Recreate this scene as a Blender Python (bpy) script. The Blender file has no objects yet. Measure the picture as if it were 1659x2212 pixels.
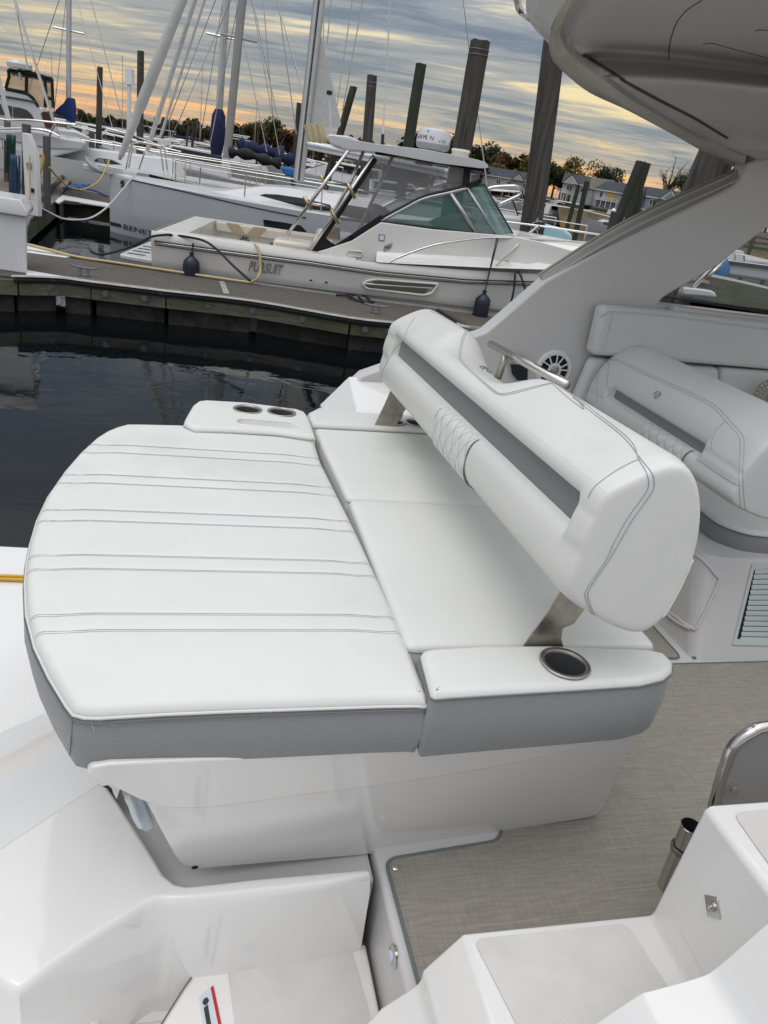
import bpy, bmesh, math, random
from mathutils import Vector, Matrix, noise
from mathutils.bvhtree import BVHTree
from mathutils.geometry import delaunay_2d_cdt
R = math.radians
random.seed(7)
SC = bpy.context.scene
COL = SC.collection
# ------------------------------------------------------------------ camera
FPX = 1597.0; CAMH = 2.2; ROLL = R(9.2)
PITCH = math.atan((1106-365)*math.cos(ROLL)/FPX)
CAM = Vector((0, 0, CAMH))
fwd = Vector((0, math.cos(PITCH), -math.sin(PITCH)))
up0 = Vector((0, math.sin(PITCH), math.cos(PITCH)))
rt0 = Vector((1, 0, 0))
rt = rt0*math.cos(ROLL) + up0*math.sin(ROLL)
upv = up0*math.cos(ROLL) - rt0*math.sin(ROLL)
cd = bpy.data.cameras.new('camera'); co = bpy.data.objects.new('camera', cd); COL.objects.link(co)
cd.sensor_width = 36; cd.lens = FPX/2212*36; cd.clip_start = 0.05; cd.clip_end = 6000
mw = Matrix((rt, upv, -fwd)).transposed().to_4x4(); mw.translation = CAM
co.matrix_world = mw; SC.camera = co
SC.render.resolution_x = 768; SC.render.resolution_y = 1024
SC.view_settings.view_transform = 'Standard'; SC.view_settings.look = 'None'
SC.view_settings.exposure = 0.0; SC.view_settings.gamma = 1
# ------------------------------------------------------------------ node helper
class NT:
    def __init__(s, nt): s.nt = nt; s.l = nt.links
    def n(s, t, **k):
        d = s.nt.nodes.new(t)
        for a, b in k.items():
            if a.startswith('i_'):
                key = a[2:]
                key = int(key) if key.isdigit() else key
                s.inp(d, key, b)
            else: setattr(d, a, b)
        return d
    def inp(s, d, key, b):
        so = d.inputs[key]
        if hasattr(b, 'is_output') or hasattr(b, 'links'): s.l.new(b, so)
        else: so.default_value = b
    def m(s, op, a, b=None, c=None, clamp=False):
        d = s.nt.nodes.new('ShaderNodeMath'); d.operation = op; d.use_clamp = clamp
        for i, x in enumerate((a, b, c)):
            if x is not None: s.inp(d, i, x)
        return d.outputs[0]
    def mix(s, f, a, b):
        d = s.nt.nodes.new('ShaderNodeMix'); d.data_type = 'RGBA'
        s.inp(d, 0, f); s.inp(d, 6, a); s.inp(d, 7, b)
        return d.outputs[2]
    def ramp(s, f, stops, interp='LINEAR'):
        d = s.nt.nodes.new('ShaderNodeValToRGB'); s.inp(d, 0, f); cr = d.color_ramp; cr.interpolation = interp
        while len(cr.elements) < len(stops): cr.elements.new(0.5)
        for e, (p, c) in zip(cr.elements, stops):
            e.position = p; e.color = c if len(c) == 4 else (*c, 1)
        return d.outputs[0]
    def noise(s, vec, scale, detail=4, rough=0.5, dist=0.0):
        d = s.n('ShaderNodeTexNoise'); s.l.new(vec, d.inputs['Vector'])
        d.inputs['Scale'].default_value = scale; d.inputs['Detail'].default_value = detail
        d.inputs['Roughness'].default_value = rough; d.inputs['Distortion'].default_value = dist
        return d.outputs[0]
    def mapping(s, vec, scale=(1,1,1), rot=(0,0,0), loc=(0,0,0)):
        d = s.n('ShaderNodeMapping'); s.l.new(vec, d.inputs[0])
        d.inputs['Scale'].default_value = scale; d.inputs['Rotation'].default_value = rot; d.inputs['Location'].default_value = loc
        return d.outputs[0]
# ------------------------------------------------------------------ world: dusk sky under broken stratus
SUN_EL, SUN_AZ = 66, 215
w = bpy.data.worlds.new('World'); SC.world = w; w.use_nodes = True
T = NT(w.node_tree); w.node_tree.nodes.clear()
tc = T.n('ShaderNodeTexCoord'); g = tc.outputs['Generated']
sp = T.n('ShaderNodeSeparateXYZ', i_0=g); X, Yy, Z_ = sp.outputs
zc = T.m('MAXIMUM', Z_, 0.0)
den = T.m('ADD', zc, 0.055)
cv = T.n('ShaderNodeCombineXYZ', i_0=T.m('DIVIDE', X, den), i_1=T.m('DIVIDE', Yy, den), i_2=0.0).outputs[0]
cm = T.mapping(cv, scale=(0.50, 1.0, 1), rot=(0, 0, R(14)), loc=(3.1, 0.4, 0))
n1 = T.noise(cm, 0.50, 8, 0.62, 0.9)
n2 = T.noise(T.mapping(cv, scale=(0.45, 1.3, 1), rot=(0, 0, R(20)), loc=(7.7, 2.0, 0)), 1.9, 6, 0.62, 0.7)
cl = T.m('ADD', T.m('MULTIPLY', n1, 0.72), T.m('MULTIPLY', n2, 0.28))
sky = T.n('ShaderNodeTexSky', sky_type='NISHITA', sun_disc=False, sun_elevation=R(SUN_EL), sun_rotation=R(SUN_AZ))
skyc = T.n('ShaderNodeMix', data_type='RGBA', blend_type='MULTIPLY', i_0=1.0, i_6=sky.outputs[0], i_7=(0.08, 0.08, 0.08, 1)).outputs[2]
# elevation dependent tones
base = T.ramp(zc, [(0.0, (0.36, 0.29, 0.22)), (0.05, (0.23, 0.25, 0.26)), (0.14, (0.165, 0.20, 0.25)), (0.30, (0.15, 0.19, 0.25)), (0.45, (0.40, 0.44, 0.49)), (0.75, (1.05, 1.08, 1.12)), (1.0, (1.30, 1.32, 1.36))])
lite = T.ramp(zc, [(0.0, (0.95, 0.40, 0.16)), (0.035, (1.0, 0.55, 0.20)), (0.08, (0.98, 0.74, 0.32)), (0.16, (0.92, 0.82, 0.54)), (0.30, (0.70, 0.68, 0.60)), (0.5, (0.8, 0.82, 0.85)), (1.0, (1.45, 1.45, 1.47))])
mid = T.ramp(zc, [(0.0, (0.66, 0.40, 0.22)), (0.06, (0.42, 0.39, 0.33)), (0.18, (0.31, 0.335, 0.36)), (0.30, (0.30, 0.33, 0.37)), (0.45, (0.52, 0.55, 0.58)), (0.75, (1.15, 1.17, 1.20)), (1.0, (1.3, 1.32, 1.35))])
f1 = T.n('ShaderNodeMapRange', interpolation_type='SMOOTHSTEP', i_0=cl, i_1=0.42, i_2=0.52).outputs[0]
f2 = T.n('ShaderNodeMapRange', interpolation_type='SMOOTHSTEP', i_0=cl, i_1=0.505, i_2=0.60).outputs[0]
c1 = T.mix(f1, base, mid)
c2 = T.mix(T.m('MULTIPLY', f2, 0.85), c1, lite)
# brighter open sky behind the photographer and overhead
back = T.n('ShaderNodeMapRange', interpolation_type='SMOOTHSTEP', i_0=Yy, i_1=0.15, i_2=-0.7).outputs[0]
bk = T.ramp(zc, [(0.0, (0.62, 0.62, 0.63)), (0.35, (0.64, 0.65, 0.67)), (0.6, (0.85, 0.87, 0.92)), (1.0, (1.3, 1.32, 1.36))])
c3 = T.mix(T.m('MULTIPLY', back, 0.85), c2, bk)
c4 = T.n('ShaderNodeMix', data_type='RGBA', blend_type='ADD', i_0=0.15, i_6=c3, i_7=skyc).outputs[2]
c5 = T.mix(T.n('ShaderNodeMapRange', i_0=Z_, i_1=-0.01, i_2=-0.05).outputs[0], c4, (0.08, 0.09, 0.1, 1))
bgn = T.n('ShaderNodeBackground', i_0=c5, i_1=1.0)
wo = T.n('ShaderNodeOutputWorld', i_0=bgn.outputs[0])
# soft key of the bright overcast
sl = bpy.data.lights.new('sun', 'SUN'); sl.energy = 0.7; sl.angle = R(35); sl.color = (1, 0.97, 0.93)
so = bpy.data.objects.new('sun', sl); COL.objects.link(so)
so.rotation_euler = (R(90-SUN_EL), 0, R(180-SUN_AZ)); 
# ------------------------------------------------------------------ ray helpers: a photo pixel (1659 x 2212 grid) met with a real plane
def ray(u, v): return rt*(u-829.5) + upv*(1106-v) + fwd*FPX
def Z(u, v, z):
    d = ray(u, v); return CAM + d*((z-CAMH)/d.z)
def AY(u, v, y):
    d = ray(u, v); return CAM + d*(y/d.y)
class Fr:
    def __init__(s, ox, oy, ang):
        a = R(ang); s.O = Vector((ox, oy, 0)); s.x = Vector((math.cos(a), math.sin(a), 0)); s.y = Vector((-math.sin(a), math.cos(a), 0)); s.a = a
    def w(s, x, y, z): return s.O + s.x*x + s.y*y + Vector((0, 0, z))
    def l(s, P): d = P - s.O; return Vector((d.dot(s.x), d.dot(s.y), P.z))
    def Y(s, u, v, yb):
        d = ray(u, v); return CAM + d*(((s.O-CAM).dot(s.y)+yb)/d.dot(s.y))
    def X(s, u, v, xb):
        d = ray(u, v); return CAM + d*(((s.O-CAM).dot(s.x)+xb)/d.dot(s.x))
    def P(s, u, v, p0, n):
        nn = s.x*n[0]+s.y*n[1]+Vector((0,0,n[2])); p = s.w(*p0); d = ray(u, v)
        return CAM + d*((p-CAM).dot(nn)/d.dot(nn))
BF = Fr(0.138, 1.095, 16)
# ------------------------------------------------------------------ materials
MT = {}
def mat(name, col, rough=0.5, metal=0.0, bump=None, var=None, coat=0.0, spec=0.5, trans=0.0, alpha=1.0, ior=1.45, coords='Object'):
    if name in MT: return MT[name]
    m = bpy.data.materials.new(name); m.use_nodes = True; t = NT(m.node_tree); b = m.node_tree.nodes['Principled BSDF']
    b.inputs['Roughness'].default_value = rough; b.inputs['Metallic'].default_value = metal
    b.inputs['Specular IOR Level'].default_value = spec; b.inputs['Coat Weight'].default_value = coat
    b.inputs['Transmission Weight'].default_value = trans; b.inputs['Alpha'].default_value = alpha; b.inputs['IOR'].default_value = ior
    b.inputs['Coat Roughness'].default_value = 0.05
    c = t.n('ShaderNodeTexCoord').outputs[coords]
    if var is None: var = (3.0, 0.08)
    n = t.noise(c, var[0], 5, 0.6)
    lo = tuple(x*(1-var[1]) for x in col); hi = tuple(min(1, x*(1+var[1])) for x in col)
    cc = t.ramp(n, [(0.3, lo), (0.7, hi)])
    if len(var) > 2: # patches of a second colour
        n3 = t.noise(c, var[3], 6, 0.65, 0.4)
        f = t.n('ShaderNodeMapRange', i_0=n3, i_1=var[4], i_2=var[4]+0.12).outputs[0]
        cc = t.mix(f, cc, (*var[2], 1))
    t.l.new(cc, b.inputs['Base Color'])
    if bump:
        nb = t.noise(c, bump[0], 3, 0.6)
        bn = t.n('ShaderNodeBump', i_Strength=bump[1], i_Distance=bump[2] if len(bump) > 2 else 0.002, i_Height=nb)
        t.l.new(bn.outputs[0], b.inputs['Normal'])
    rn = t.noise(c, var[0]*1.7, 4, 0.6)
    rr = t.n('ShaderNodeMapRange', i_0=rn, i_1=0.3, i_2=0.7, i_3=max(0.02, rough*0.85), i_4=min(1, rough*1.2)).outputs[0]
    t.l.new(rr, b.inputs['Roughness'])
    MT[name] = m; return m
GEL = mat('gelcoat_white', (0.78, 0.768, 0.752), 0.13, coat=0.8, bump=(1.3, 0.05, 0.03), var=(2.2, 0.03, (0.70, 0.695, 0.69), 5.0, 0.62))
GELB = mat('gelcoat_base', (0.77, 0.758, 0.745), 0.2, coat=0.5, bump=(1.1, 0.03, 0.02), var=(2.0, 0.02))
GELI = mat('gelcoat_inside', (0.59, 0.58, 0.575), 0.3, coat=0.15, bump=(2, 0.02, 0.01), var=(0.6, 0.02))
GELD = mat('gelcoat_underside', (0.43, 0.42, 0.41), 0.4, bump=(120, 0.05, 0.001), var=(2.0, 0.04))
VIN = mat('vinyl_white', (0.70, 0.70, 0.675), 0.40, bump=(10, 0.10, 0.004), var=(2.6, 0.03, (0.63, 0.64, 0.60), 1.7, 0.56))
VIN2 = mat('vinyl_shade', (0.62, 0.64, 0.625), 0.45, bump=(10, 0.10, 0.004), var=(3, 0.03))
STI = mat('stitch_grey', (0.40, 0.40, 0.43), 0.7)
PIPG = mat('piping_grey', (0.16, 0.165, 0.18), 0.6)
SS = mat('stainless', (0.62, 0.60, 0.57), 0.18, metal=1.0, var=(8, 0.06))
SSB = mat('stainless_brushed', (0.42, 0.39, 0.35), 0.32, metal=1.0, bump=(60, 0.25, 0.001), var=(30, 0.2))
ALU = mat('aluminium', (0.52, 0.53, 0.55), 0.35, metal=0.8, var=(5, 0.06))
BLK = mat('black_rubber', (0.015, 0.016, 0.018), 0.45)
BLKM = mat('black_fender', (0.012, 0.016, 0.03), 0.35)
DARK = mat('dark_hollow', (0.01, 0.01, 0.012), 0.8)
TANR = mat('tan_rope', (0.45, 0.33, 0.16), 0.8, bump=(80, 0.5, 0.003), var=(20, 0.2))
YEL = mat('yellow_cord', (0.62, 0.36, 0.02), 0.45)
WROP = mat('white_rope', (0.6, 0.6, 0.57), 0.8, bump=(80, 0.5, 0.003))
BROP = mat('black_rope', (0.015, 0.015, 0.018), 0.7)
WHT = mat('white_paint', (0.72, 0.73, 0.74), 0.35, var=(1.5, 0.05))
WHTB = mat('boat_white', (0.58, 0.59, 0.60), 0.25, coat=0.4, var=(1.2, 0.05))
HULLG = mat('hull_grey_white', (0.47, 0.495, 0.525), 0.18, coat=0.5, var=(0.8, 0.05))
CREAM = mat('cream_gelcoat', (0.66, 0.62, 0.53), 0.25, coat=0.4, var=(1.6, 0.05))
CREAMV = mat('cream_vinyl', (0.55, 0.51, 0.42), 0.5, var=(3, 0.06))
TANV = mat('tan_vinyl', (0.36, 0.28, 0.19), 0.55)
CANV = mat('tan_canvas', (0.27, 0.215, 0.18), 0.8, bump=(9, 0.6, 0.03), var=(4, 0.15))
NAVY = mat('navy_canvas', (0.012, 0.02, 0.07), 0.8, bump=(8, 0.5, 0.03), var=(5, 0.3))
BLUE = mat('blue_canvas', (0.01, 0.13, 0.38), 0.7, bump=(8, 0.5, 0.03))
LBLUE = mat('pale_blue_hull', (0.33, 0.55, 0.62), 0.25, coat=0.4, var=(1, 0.04))
SAIL = mat('sail_cloth', (0.50, 0.50, 0.49), 0.8, bump=(5, 0.4, 0.05), var=(2, 0.08))
RED = mat('red_paint', (0.5, 0.02, 0.025), 0.4)
CHAR = mat('charcoal_letter', (0.035, 0.037, 0.042), 0.35)
LETG = mat('grey_letter', (0.16, 0.16, 0.165), 0.35)
BRASS = mat('old_brass', (0.42, 0.36, 0.22), 0.3, metal=0.9, var=(12, 0.25))

def grain(name, col, dk, ax=(1, 14, 14), rough=0.8, scale=3.0, moss=None):
    m = bpy.data.materials.new(name); m.use_nodes = True; t = NT(m.node_tree); b = m.node_tree.nodes['Principled BSDF']
    c = t.n('ShaderNodeTexCoord').outputs['Object']
    n = t.noise(t.mapping(c, scale=ax), scale, 8, 0.65, 0.6)
    n2 = t.noise(c, 1.1, 5, 0.6)
    cc = t.ramp(n, [(0.28, dk), (0.5, tuple((a+b_)/2 for a, b_ in zip(col, dk))), (0.72, col)])
    if moss:
        f = t.n('ShaderNodeMapRange', i_0=n2, i_1=0.45, i_2=0.62).outputs[0]
        cc = t.mix(f, cc, (*moss, 1))
    t.l.new(cc, b.inputs['Base Color']); b.inputs['Roughness'].default_value = rough
    b.inputs['Specular IOR Level'].default_value = 0.3
    bn = t.n('ShaderNodeBump', i_Strength=0.6, i_Distance=0.012, i_Height=n); t.l.new(bn.outputs[0], b.inputs['Normal'])
    return m
PILE = grain('piling_wood', (0.105, 0.097, 0.086), (0.024, 0.022, 0.02), (13, 13, 0.8), 0.85, 1.3)
PILED = grain('piling_wet', (0.07, 0.075, 0.055), (0.015, 0.018, 0.015), (13, 13, 0.8), 0.8, 1.3, moss=(0.035, 0.038, 0.026))
POST = grain('post_wood', (0.17, 0.16, 0.15), (0.05, 0.048, 0.045), (13, 13, 0.8), 0.85, 2.0)
FASC = grain('dock_timber', (0.22, 0.20, 0.155), (0.075, 0.07, 0.055), (0.8, 10, 16), 0.85, 2.2, moss=(0.10, 0.115, 0.06))
FASD = grain('old_dock_timber', (0.14, 0.13, 0.10), (0.03, 0.032, 0.025), (0.8, 10, 16), 0.85, 2.2, moss=(0.05, 0.06, 0.03))
PLANK = grain('deck_planks', (0.24, 0.20, 0.17), (0.13, 0.105, 0.09), (1, 9, 9), 0.85, 3)
FLOATM = mat('concrete_float', (0.045, 0.043, 0.04), 0.8, bump=(6, 0.9, 0.06), var=(3, 0.5, (0.02, 0.022, 0.018), 2.5, 0.5))

def fabric(name, col, s=260.0, depth=0.5):
    m = bpy.data.materials.new(name); m.use_nodes = True; t = NT(m.node_tree); b = m.node_tree.nodes['Principled BSDF']
    c = t.n('ShaderNodeTexCoord').outputs['Object']
    wv = t.n('ShaderNodeTexWave', wave_type='BANDS', bands_direction='DIAGONAL', i_Vector=t.mapping(c, scale=(s, s, s*1.3)), i_Scale=0.3, i_Distortion=1.5)
    wv.inputs['Detail'].default_value = 2
    n = t.noise(c, 4, 5, 0.6); n2 = t.noise(c, 300, 2, 0.5)
    k = t.m('ADD', t.m('MULTIPLY', wv.outputs['Fac'], 0.5), t.m('MULTIPLY', n2, 0.5))
    cc = t.ramp(k, [(0.2, tuple(x*0.78 for x in col)), (0.8, tuple(x*1.2 for x in col))])
    cc = t.mix(t.m('MULTIPLY', n, 0.25), cc, (*[x*1.15 for x in col], 1))
    t.l.new(cc, b.inputs['Base Color']); b.inputs['Roughness'].default_value = 0.75; b.inputs['Sheen Weight'].default_value = 0.2
    bn = t.n('ShaderNodeBump', i_Strength=depth, i_Distance=0.0012, i_Height=k); t.l.new(bn.outputs[0], b.inputs['Normal'])
    return m
GREY = fabric('grey_woven_vinyl', (0.235, 0.243, 0.25))
GREYS = fabric('grey_ribbed_stripe', (0.19, 0.195, 0.205), 700, 0.15)

def matmat():
    m = bpy.data.materials.new('woven_mat'); m.use_nodes = True; t = NT(m.node_tree); b = m.node_tree.nodes['Principled BSDF']
    c0 = t.n('ShaderNodeTexCoord').outputs['Object']; c = t.mapping(c0, rot=(0, 0, R(-16)))
    wob = t.n('ShaderNodeVectorMath', operation='ADD', i_0=c, i_1=t.n('ShaderNodeVectorMath', operation='SCALE', i_0=t.n('ShaderNodeTexNoise', i_Vector=c, i_Scale=3.0).outputs['Color'], i_Scale=0.02).outputs[0]).outputs[0]
    s = t.n('ShaderNodeSeparateXYZ', i_0=wob)
    # irregular pale slub threads in both directions
    def lines(co_, other, per, wd, sd):
        cell = t.m('FLOOR', t.m('DIVIDE', co_, per)); fr = t.m('FRACT', t.m('DIVIDE', co_, per))
        wn = t.n('ShaderNodeTexWhiteNoise', noise_dimensions='1D', i_W=t.m('ADD', cell, sd))
        pos = t.m('ADD', t.m('MULTIPLY', wn.outputs[0], 0.5), 0.25)
        d = t.m('ABSOLUTE', t.m('SUBTRACT', fr, pos))
        ln = t.m('LESS_THAN', d, wd)
        br = t.n('ShaderNodeTexNoise', noise_dimensions='2D', i_Vector=t.n('ShaderNodeCombineXYZ', i_0=t.m('MULTIPLY', other, 9.0), i_1=t.m('MULTIPLY', cell, 7.3)).outputs[0], i_Scale=1.0)
        on = t.n('ShaderNodeMapRange', i_0=br.outputs[0], i_1=0.42, i_2=0.60).outputs[0]
        return t.m('MULTIPLY', ln, on)
    l = t.m('MAXIMUM', lines(s.outputs[1], s.outputs[0], 0.055, 0.022, 3.0), t.m('MULTIPLY', lines(s.outputs[0], s.outputs[1], 0.06, 0.02, 11.0), 0.7))
    n1 = t.noise(t.mapping(c, scale=(14, 160, 1)), 1, 5, 0.7); n2 = t.noise(t.mapping(c, scale=(160, 14, 1)), 1, 4, 0.7); n3 = t.noise(c, 420, 2)
    k = t.m('ADD', t.m('ADD', t.m('MULTIPLY', n1, 0.5), t.m('MULTIPLY', n2, 0.25)), t.m('MULTIPLY', n3, 0.25))
    cc = t.ramp(k, [(0.32, (0.205, 0.19, 0.163)), (0.5, (0.285, 0.266, 0.233)), (0.68, (0.37, 0.347, 0.31))])
    cc = t.mix(t.m('MULTIPLY', l, 0.36), cc, (0.42, 0.41, 0.38, 1))
    t.l.new(cc, b.inputs['Base Color']); b.inputs['Roughness'].default_value = 0.85; b.inputs['Specular IOR Level'].default_value = 0.25
    bn = t.n('ShaderNodeBump', i_Strength=0.5, i_Distance=0.0015, i_Height=k); t.l.new(bn.outputs[0], b.inputs['Normal'])
    return m
MATM = matmat()

def nonskid():
    m = bpy.data.materials.new('nonskid'); m.use_nodes = True; t = NT(m.node_tree); b = m.node_tree.nodes['Principled BSDF']
    c = t.n('ShaderNodeTexCoord').outputs['Object']
    v = t.n('ShaderNodeTexVoronoi', i_Vector=t.mapping(c, rot=(0, 0, R(45))), i_Scale=170.0); v.inputs['Randomness'].default_value = 0.15
    n = t.noise(c, 5, 6, 0.65, 0.6)
    cc = t.ramp(n, [(0.3, (0.60, 0.58, 0.54)), (0.6, (0.68, 0.67, 0.65)), (0.75, (0.74, 0.74, 0.73))])
    dots = t.n('ShaderNodeMapRange', i_0=v.outputs['Distance'], i_1=0.2, i_2=0.45).outputs[0]
    cc = t.mix(t.m('MULTIPLY', dots, 0.22), cc, (0.45, 0.44, 0.41, 1))
    t.l.new(cc, b.inputs['Base Color']); b.inputs['Roughness'].default_value = 0.45
    bn = t.n('ShaderNodeBump', i_Strength=0.5, i_Distance=0.001, i_Height=v.outputs['Distance']); t.l.new(bn.outputs[0], b.inputs['Normal'])
    return m
NSK = nonskid()

def carpetdock():
    m = bpy.data.materials.new('dock_carpet'); m.use_nodes = True; t = NT(m.node_tree); b = m.node_tree.nodes['Principled BSDF']
    c = t.n('ShaderNodeTexCoord').outputs['Object']
    n = t.noise(c, 38, 6, 0.75); n2 = t.noise(c, 1.7, 5, 0.6)
    cc = t.ramp(n, [(0.3, (0.05, 0.044, 0.038)), (0.5, (0.105, 0.093, 0.082)), (0.7, (0.175, 0.158, 0.14))])
    cc = t.mix(t.m('MULTIPLY', n2, 0.3), cc, (0.09, 0.08, 0.072, 1))
    t.l.new(cc, b.inputs['Base Color']); b.inputs['Roughness'].default_value = 0.95; b.inputs['Specular IOR Level'].default_value = 0.2
    bn = t.n('ShaderNodeBump', i_Strength=0.6, i_Distance=0.006, i_Height=n); t.l.new(bn.outputs[0], b.inputs['Normal'])
    return m
DCAR = carpetdock()

def water():
    m = bpy.data.materials.new('harbour_water'); m.use_nodes = True; t = NT(m.node_tree); b = m.node_tree.nodes['Principled BSDF']
    c = t.n('ShaderNodeTexCoord').outputs['Object']
    b.inputs['Base Color'].default_value = (0.004, 0.0055, 0.0065, 1); b.inputs['Roughness'].default_value = 0.03; b.inputs['IOR'].default_value = 1.33
    n = t.noise(t.mapping(c, scale=(1, 1.4, 1)), 1.5, 3, 0.5, 0.6); n2 = t.noise(c, 7.0, 2, 0.5)
    h = t.m('ADD', n, t.m('MULTIPLY', n2, 0.10))
    bn = t.n('ShaderNodeBump', i_Strength=0.16, i_Distance=0.03, i_Height=h); t.l.new(bn.outputs[0], b.inputs['Normal'])
    return m
WATER = water()
def glass(name, col, a, rough=0.03):
    m = bpy.data.materials.new(name); m.use_nodes = True; t = NT(m.node_tree); nd = m.node_tree.nodes
    b = nd['Principled BSDF']; b.inputs['Base Color'].default_value = (*col, 1); b.inputs['Roughness'].default_value = rough
    b.inputs['Alpha'].default_value = a; b.inputs['Specular IOR Level'].default_value = 0.6
    return m
GLT = glass('green_tinted_glass', (0.10, 0.22, 0.20), 0.42)
GLC = glass('clear_vinyl_window', (0.30, 0.30, 0.32), 0.30, 0.08)
GLD = glass('dark_window_glass', (0.015, 0.018, 0.02), 1.0)
ACR = glass('smoked_acrylic', (0.30, 0.30, 0.31), 0.55, 0.1)
# ------------------------------------------------------------------ mesh helpers
class MB:
    def __init__(s): s.v = []; s.f = []; s.mi = []
    def add(s, vs, fs, mi=0):
        o = len(s.v); s.v += [tuple(p) for p in vs]; s.f += [tuple(i+o for i in f) for f in fs]; s.mi += [mi]*len(fs)
        return s
    def box(s, c, sz, fr=None, rz=0, mi=0):
        a = Matrix.Rotation(rz, 3, 'Z')
        vs = []
        for dz in (-1, 1):
            for dx, dy in ((-1,-1),(1,-1),(1,1),(-1,1)):
                p = a @ Vector((dx*sz[0]/2, dy*sz[1]/2, 0)); p = Vector((p.x+c[0], p.y+c[1], c[2]+dz*sz[2]/2))
                vs.append(fr.w(*p) if fr else p)
        return s.add(vs, [(0,3,2,1),(4,5,6,7),(0,1,5,4),(1,2,6,5),(2,3,7,6),(3,0,4,7)], mi)
    def tube(s, path, r, n=8, cap=True, mi=0, closed=False):
        P = [Vector(p) for p in path]; k = len(P); rs = r if hasattr(r, '__len__') else [r]*k
        o = len(s.v); prev = None
        for i in range(k):
            if closed: t = P[(i+1) % k]-P[i-1]
            else: t = (P[min(i+1, k-1)]-P[max(i-1, 0)])
            t = t.normalized() if t.length > 1e-9 else Vector((0,0,1))
            if prev is None:
                a = Vector((0,0,1)) if abs(t.z) < 0.9 else Vector((1,0,0)); nn = t.cross(a).normalized()
            else:
                nn = prev - t*prev.dot(t); nn = nn.normalized() if nn.length > 1e-6 else t.orthogonal().normalized()
            prev = nn; b = t.cross(nn)
            for j in range(n):
                q = 2*math.pi*j/n; s.v.append(tuple(P[i]+(nn*math.cos(q)+b*math.sin(q))*rs[i]))
        for i in range(k if closed else k-1):
            a = o+i*n; c = o+((i+1) % k)*n
            for j in range(n):
                s.f.append((a+j, a+(j+1) % n, c+(j+1) % n, c+j)); s.mi.append(mi)
        if cap and not closed:
            s.f.append(tuple(o+j for j in reversed(range(n)))); s.mi.append(mi)
            s.f.append(tuple(o+(k-1)*n+j for j in range(n))); s.mi.append(mi)
        return s
    def prism(s, poly, vec, mi=0):
        P = [Vector(p) for p in poly]; vec = Vector(vec); n = len(P)
        vs = P+[p+vec for p in P]
        nr = Vector((0,0,0))
        for i in range(n): nr += P[i].cross(P[(i+1) % n])
        fl = nr.dot(vec) > 0
        f0 = tuple(range(n)); f1 = tuple(range(n, 2*n))
        if fl: fs = [tuple(reversed(f0)), f1]+[(i, (i+1) % n, n+(i+1) % n, n+i) for i in range(n)]
        else: fs = [f0, tuple(reversed(f1))]+[(i, n+i, n+(i+1) % n, (i+1) % n) for i in range(n)]
        return s.add(vs, fs, mi)
    def loft(s, rings, closed=True, cap=True, mi=0):
        n = len(rings[0]); o = len(s.v)
        for r_ in rings: s.v += [tuple(p) for p in r_]
        m = n if closed else n-1
        for i in range(len(rings)-1):
            a = o+i*n; c = a+n
            for j in range(m):
                s.f.append((a+j, a+(j+1) % n, c+(j+1) % n, c+j)); s.mi.append(mi)
        if cap and closed:
            s.f.append(tuple(o+j for j in reversed(range(n)))); s.mi.append(mi)
            s.f.append(tuple(o+(len(rings)-1)*n+j for j in range(n))); s.mi.append(mi)
        return s
    def lathe(s, c, prof, n=16, ax=(0,0,1), mi=0, sq=1.0, cap=True):
        ax = Vector(ax).normalized(); a = ax.orthogonal().normalized(); b = ax.cross(a); c = Vector(c)
        return s.loft([[c+ax*h+(a*math.cos(2*math.pi*j/n)+b*math.sin(2*math.pi*j/n)*sq)*max(r, 1e-4) for j in range(n)] for r, h in prof], mi=mi, cap=cap)
    def build(s, name, m, parent=None, smooth=35, bevel=0, seg=2, sub=0, fix=True):
        me = bpy.data.meshes.new(name); me.from_pydata(s.v, [], s.f)
        ms = m if isinstance(m, (list, tuple)) else [m]
        for x in ms: me.materials.append(x)
        for p, i in zip(me.polygons, s.mi): p.material_index = i
        if fix:
            bm = bmesh.new(); bm.from_mesh(me); bmesh.ops.recalc_face_normals(bm, faces=bm.faces); bm.to_mesh(me); bm.free()
        me.update()
        if smooth:
            me.shade_smooth()
            if smooth < 180: me.set_sharp_from_angle(angle=R(smooth))
        o = bpy.data.objects.new(name, me); COL.objects.link(o)
        if parent:
            o.parent = parent
        if bevel:
            b = o.modifiers.new('bevel', 'BEVEL'); b.width = bevel; b.segments = seg; b.limit_method = 'ANGLE'; b.angle_limit = R(28); b.harden_normals = False
            me.shade_smooth()
        if sub:
            b = o.modifiers.new('sub', 'SUBSURF'); b.levels = sub; b.render_levels = sub; me.shade_smooth()
        return o
def tag(o, label, cat, group=None):
    o['label'] = label; o['category'] = cat
    if group: o['group'] = group
    return o
def struct(o): o['kind'] = 'structure'; return o
def thing(name, label, cat, group=None, loc=(0,0,0)):
    o = bpy.data.objects.new(name, None); COL.objects.link(o); o.empty_display_size = 0.1
    return tag(o, label, cat, group)
def rebase(root, base):
    """move an Empty to its thing's base, keeping its parts where they are"""
    base = Vector(base)
    for ch in root.children:
        if ch.data:
            pass
        ch.matrix_parent_inverse = Matrix.Translation(-base)
    root.location = base
def xf(root, loc, rz=0, s=1):
    root.location = loc; root.rotation_euler = (0, 0, rz); root.scale = (s, s, s)
def dup(o, loc, rz=0, s=1, label=None, group=None, parent=None):
    def cp(a, par):
        c = a.copy(); COL.objects.link(c)
        if par is not None:
            c.parent = par; c.matrix_parent_inverse = a.matrix_parent_inverse.copy()
        for ch in a.children: cp(ch, c)
        return c
    r_ = cp(o, parent); r_.location = loc; r_.rotation_euler = (0, 0, rz); r_.scale = (s, s, s)
    if label: r_['label'] = label
    if group: r_['group'] = group
    return r_
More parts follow.
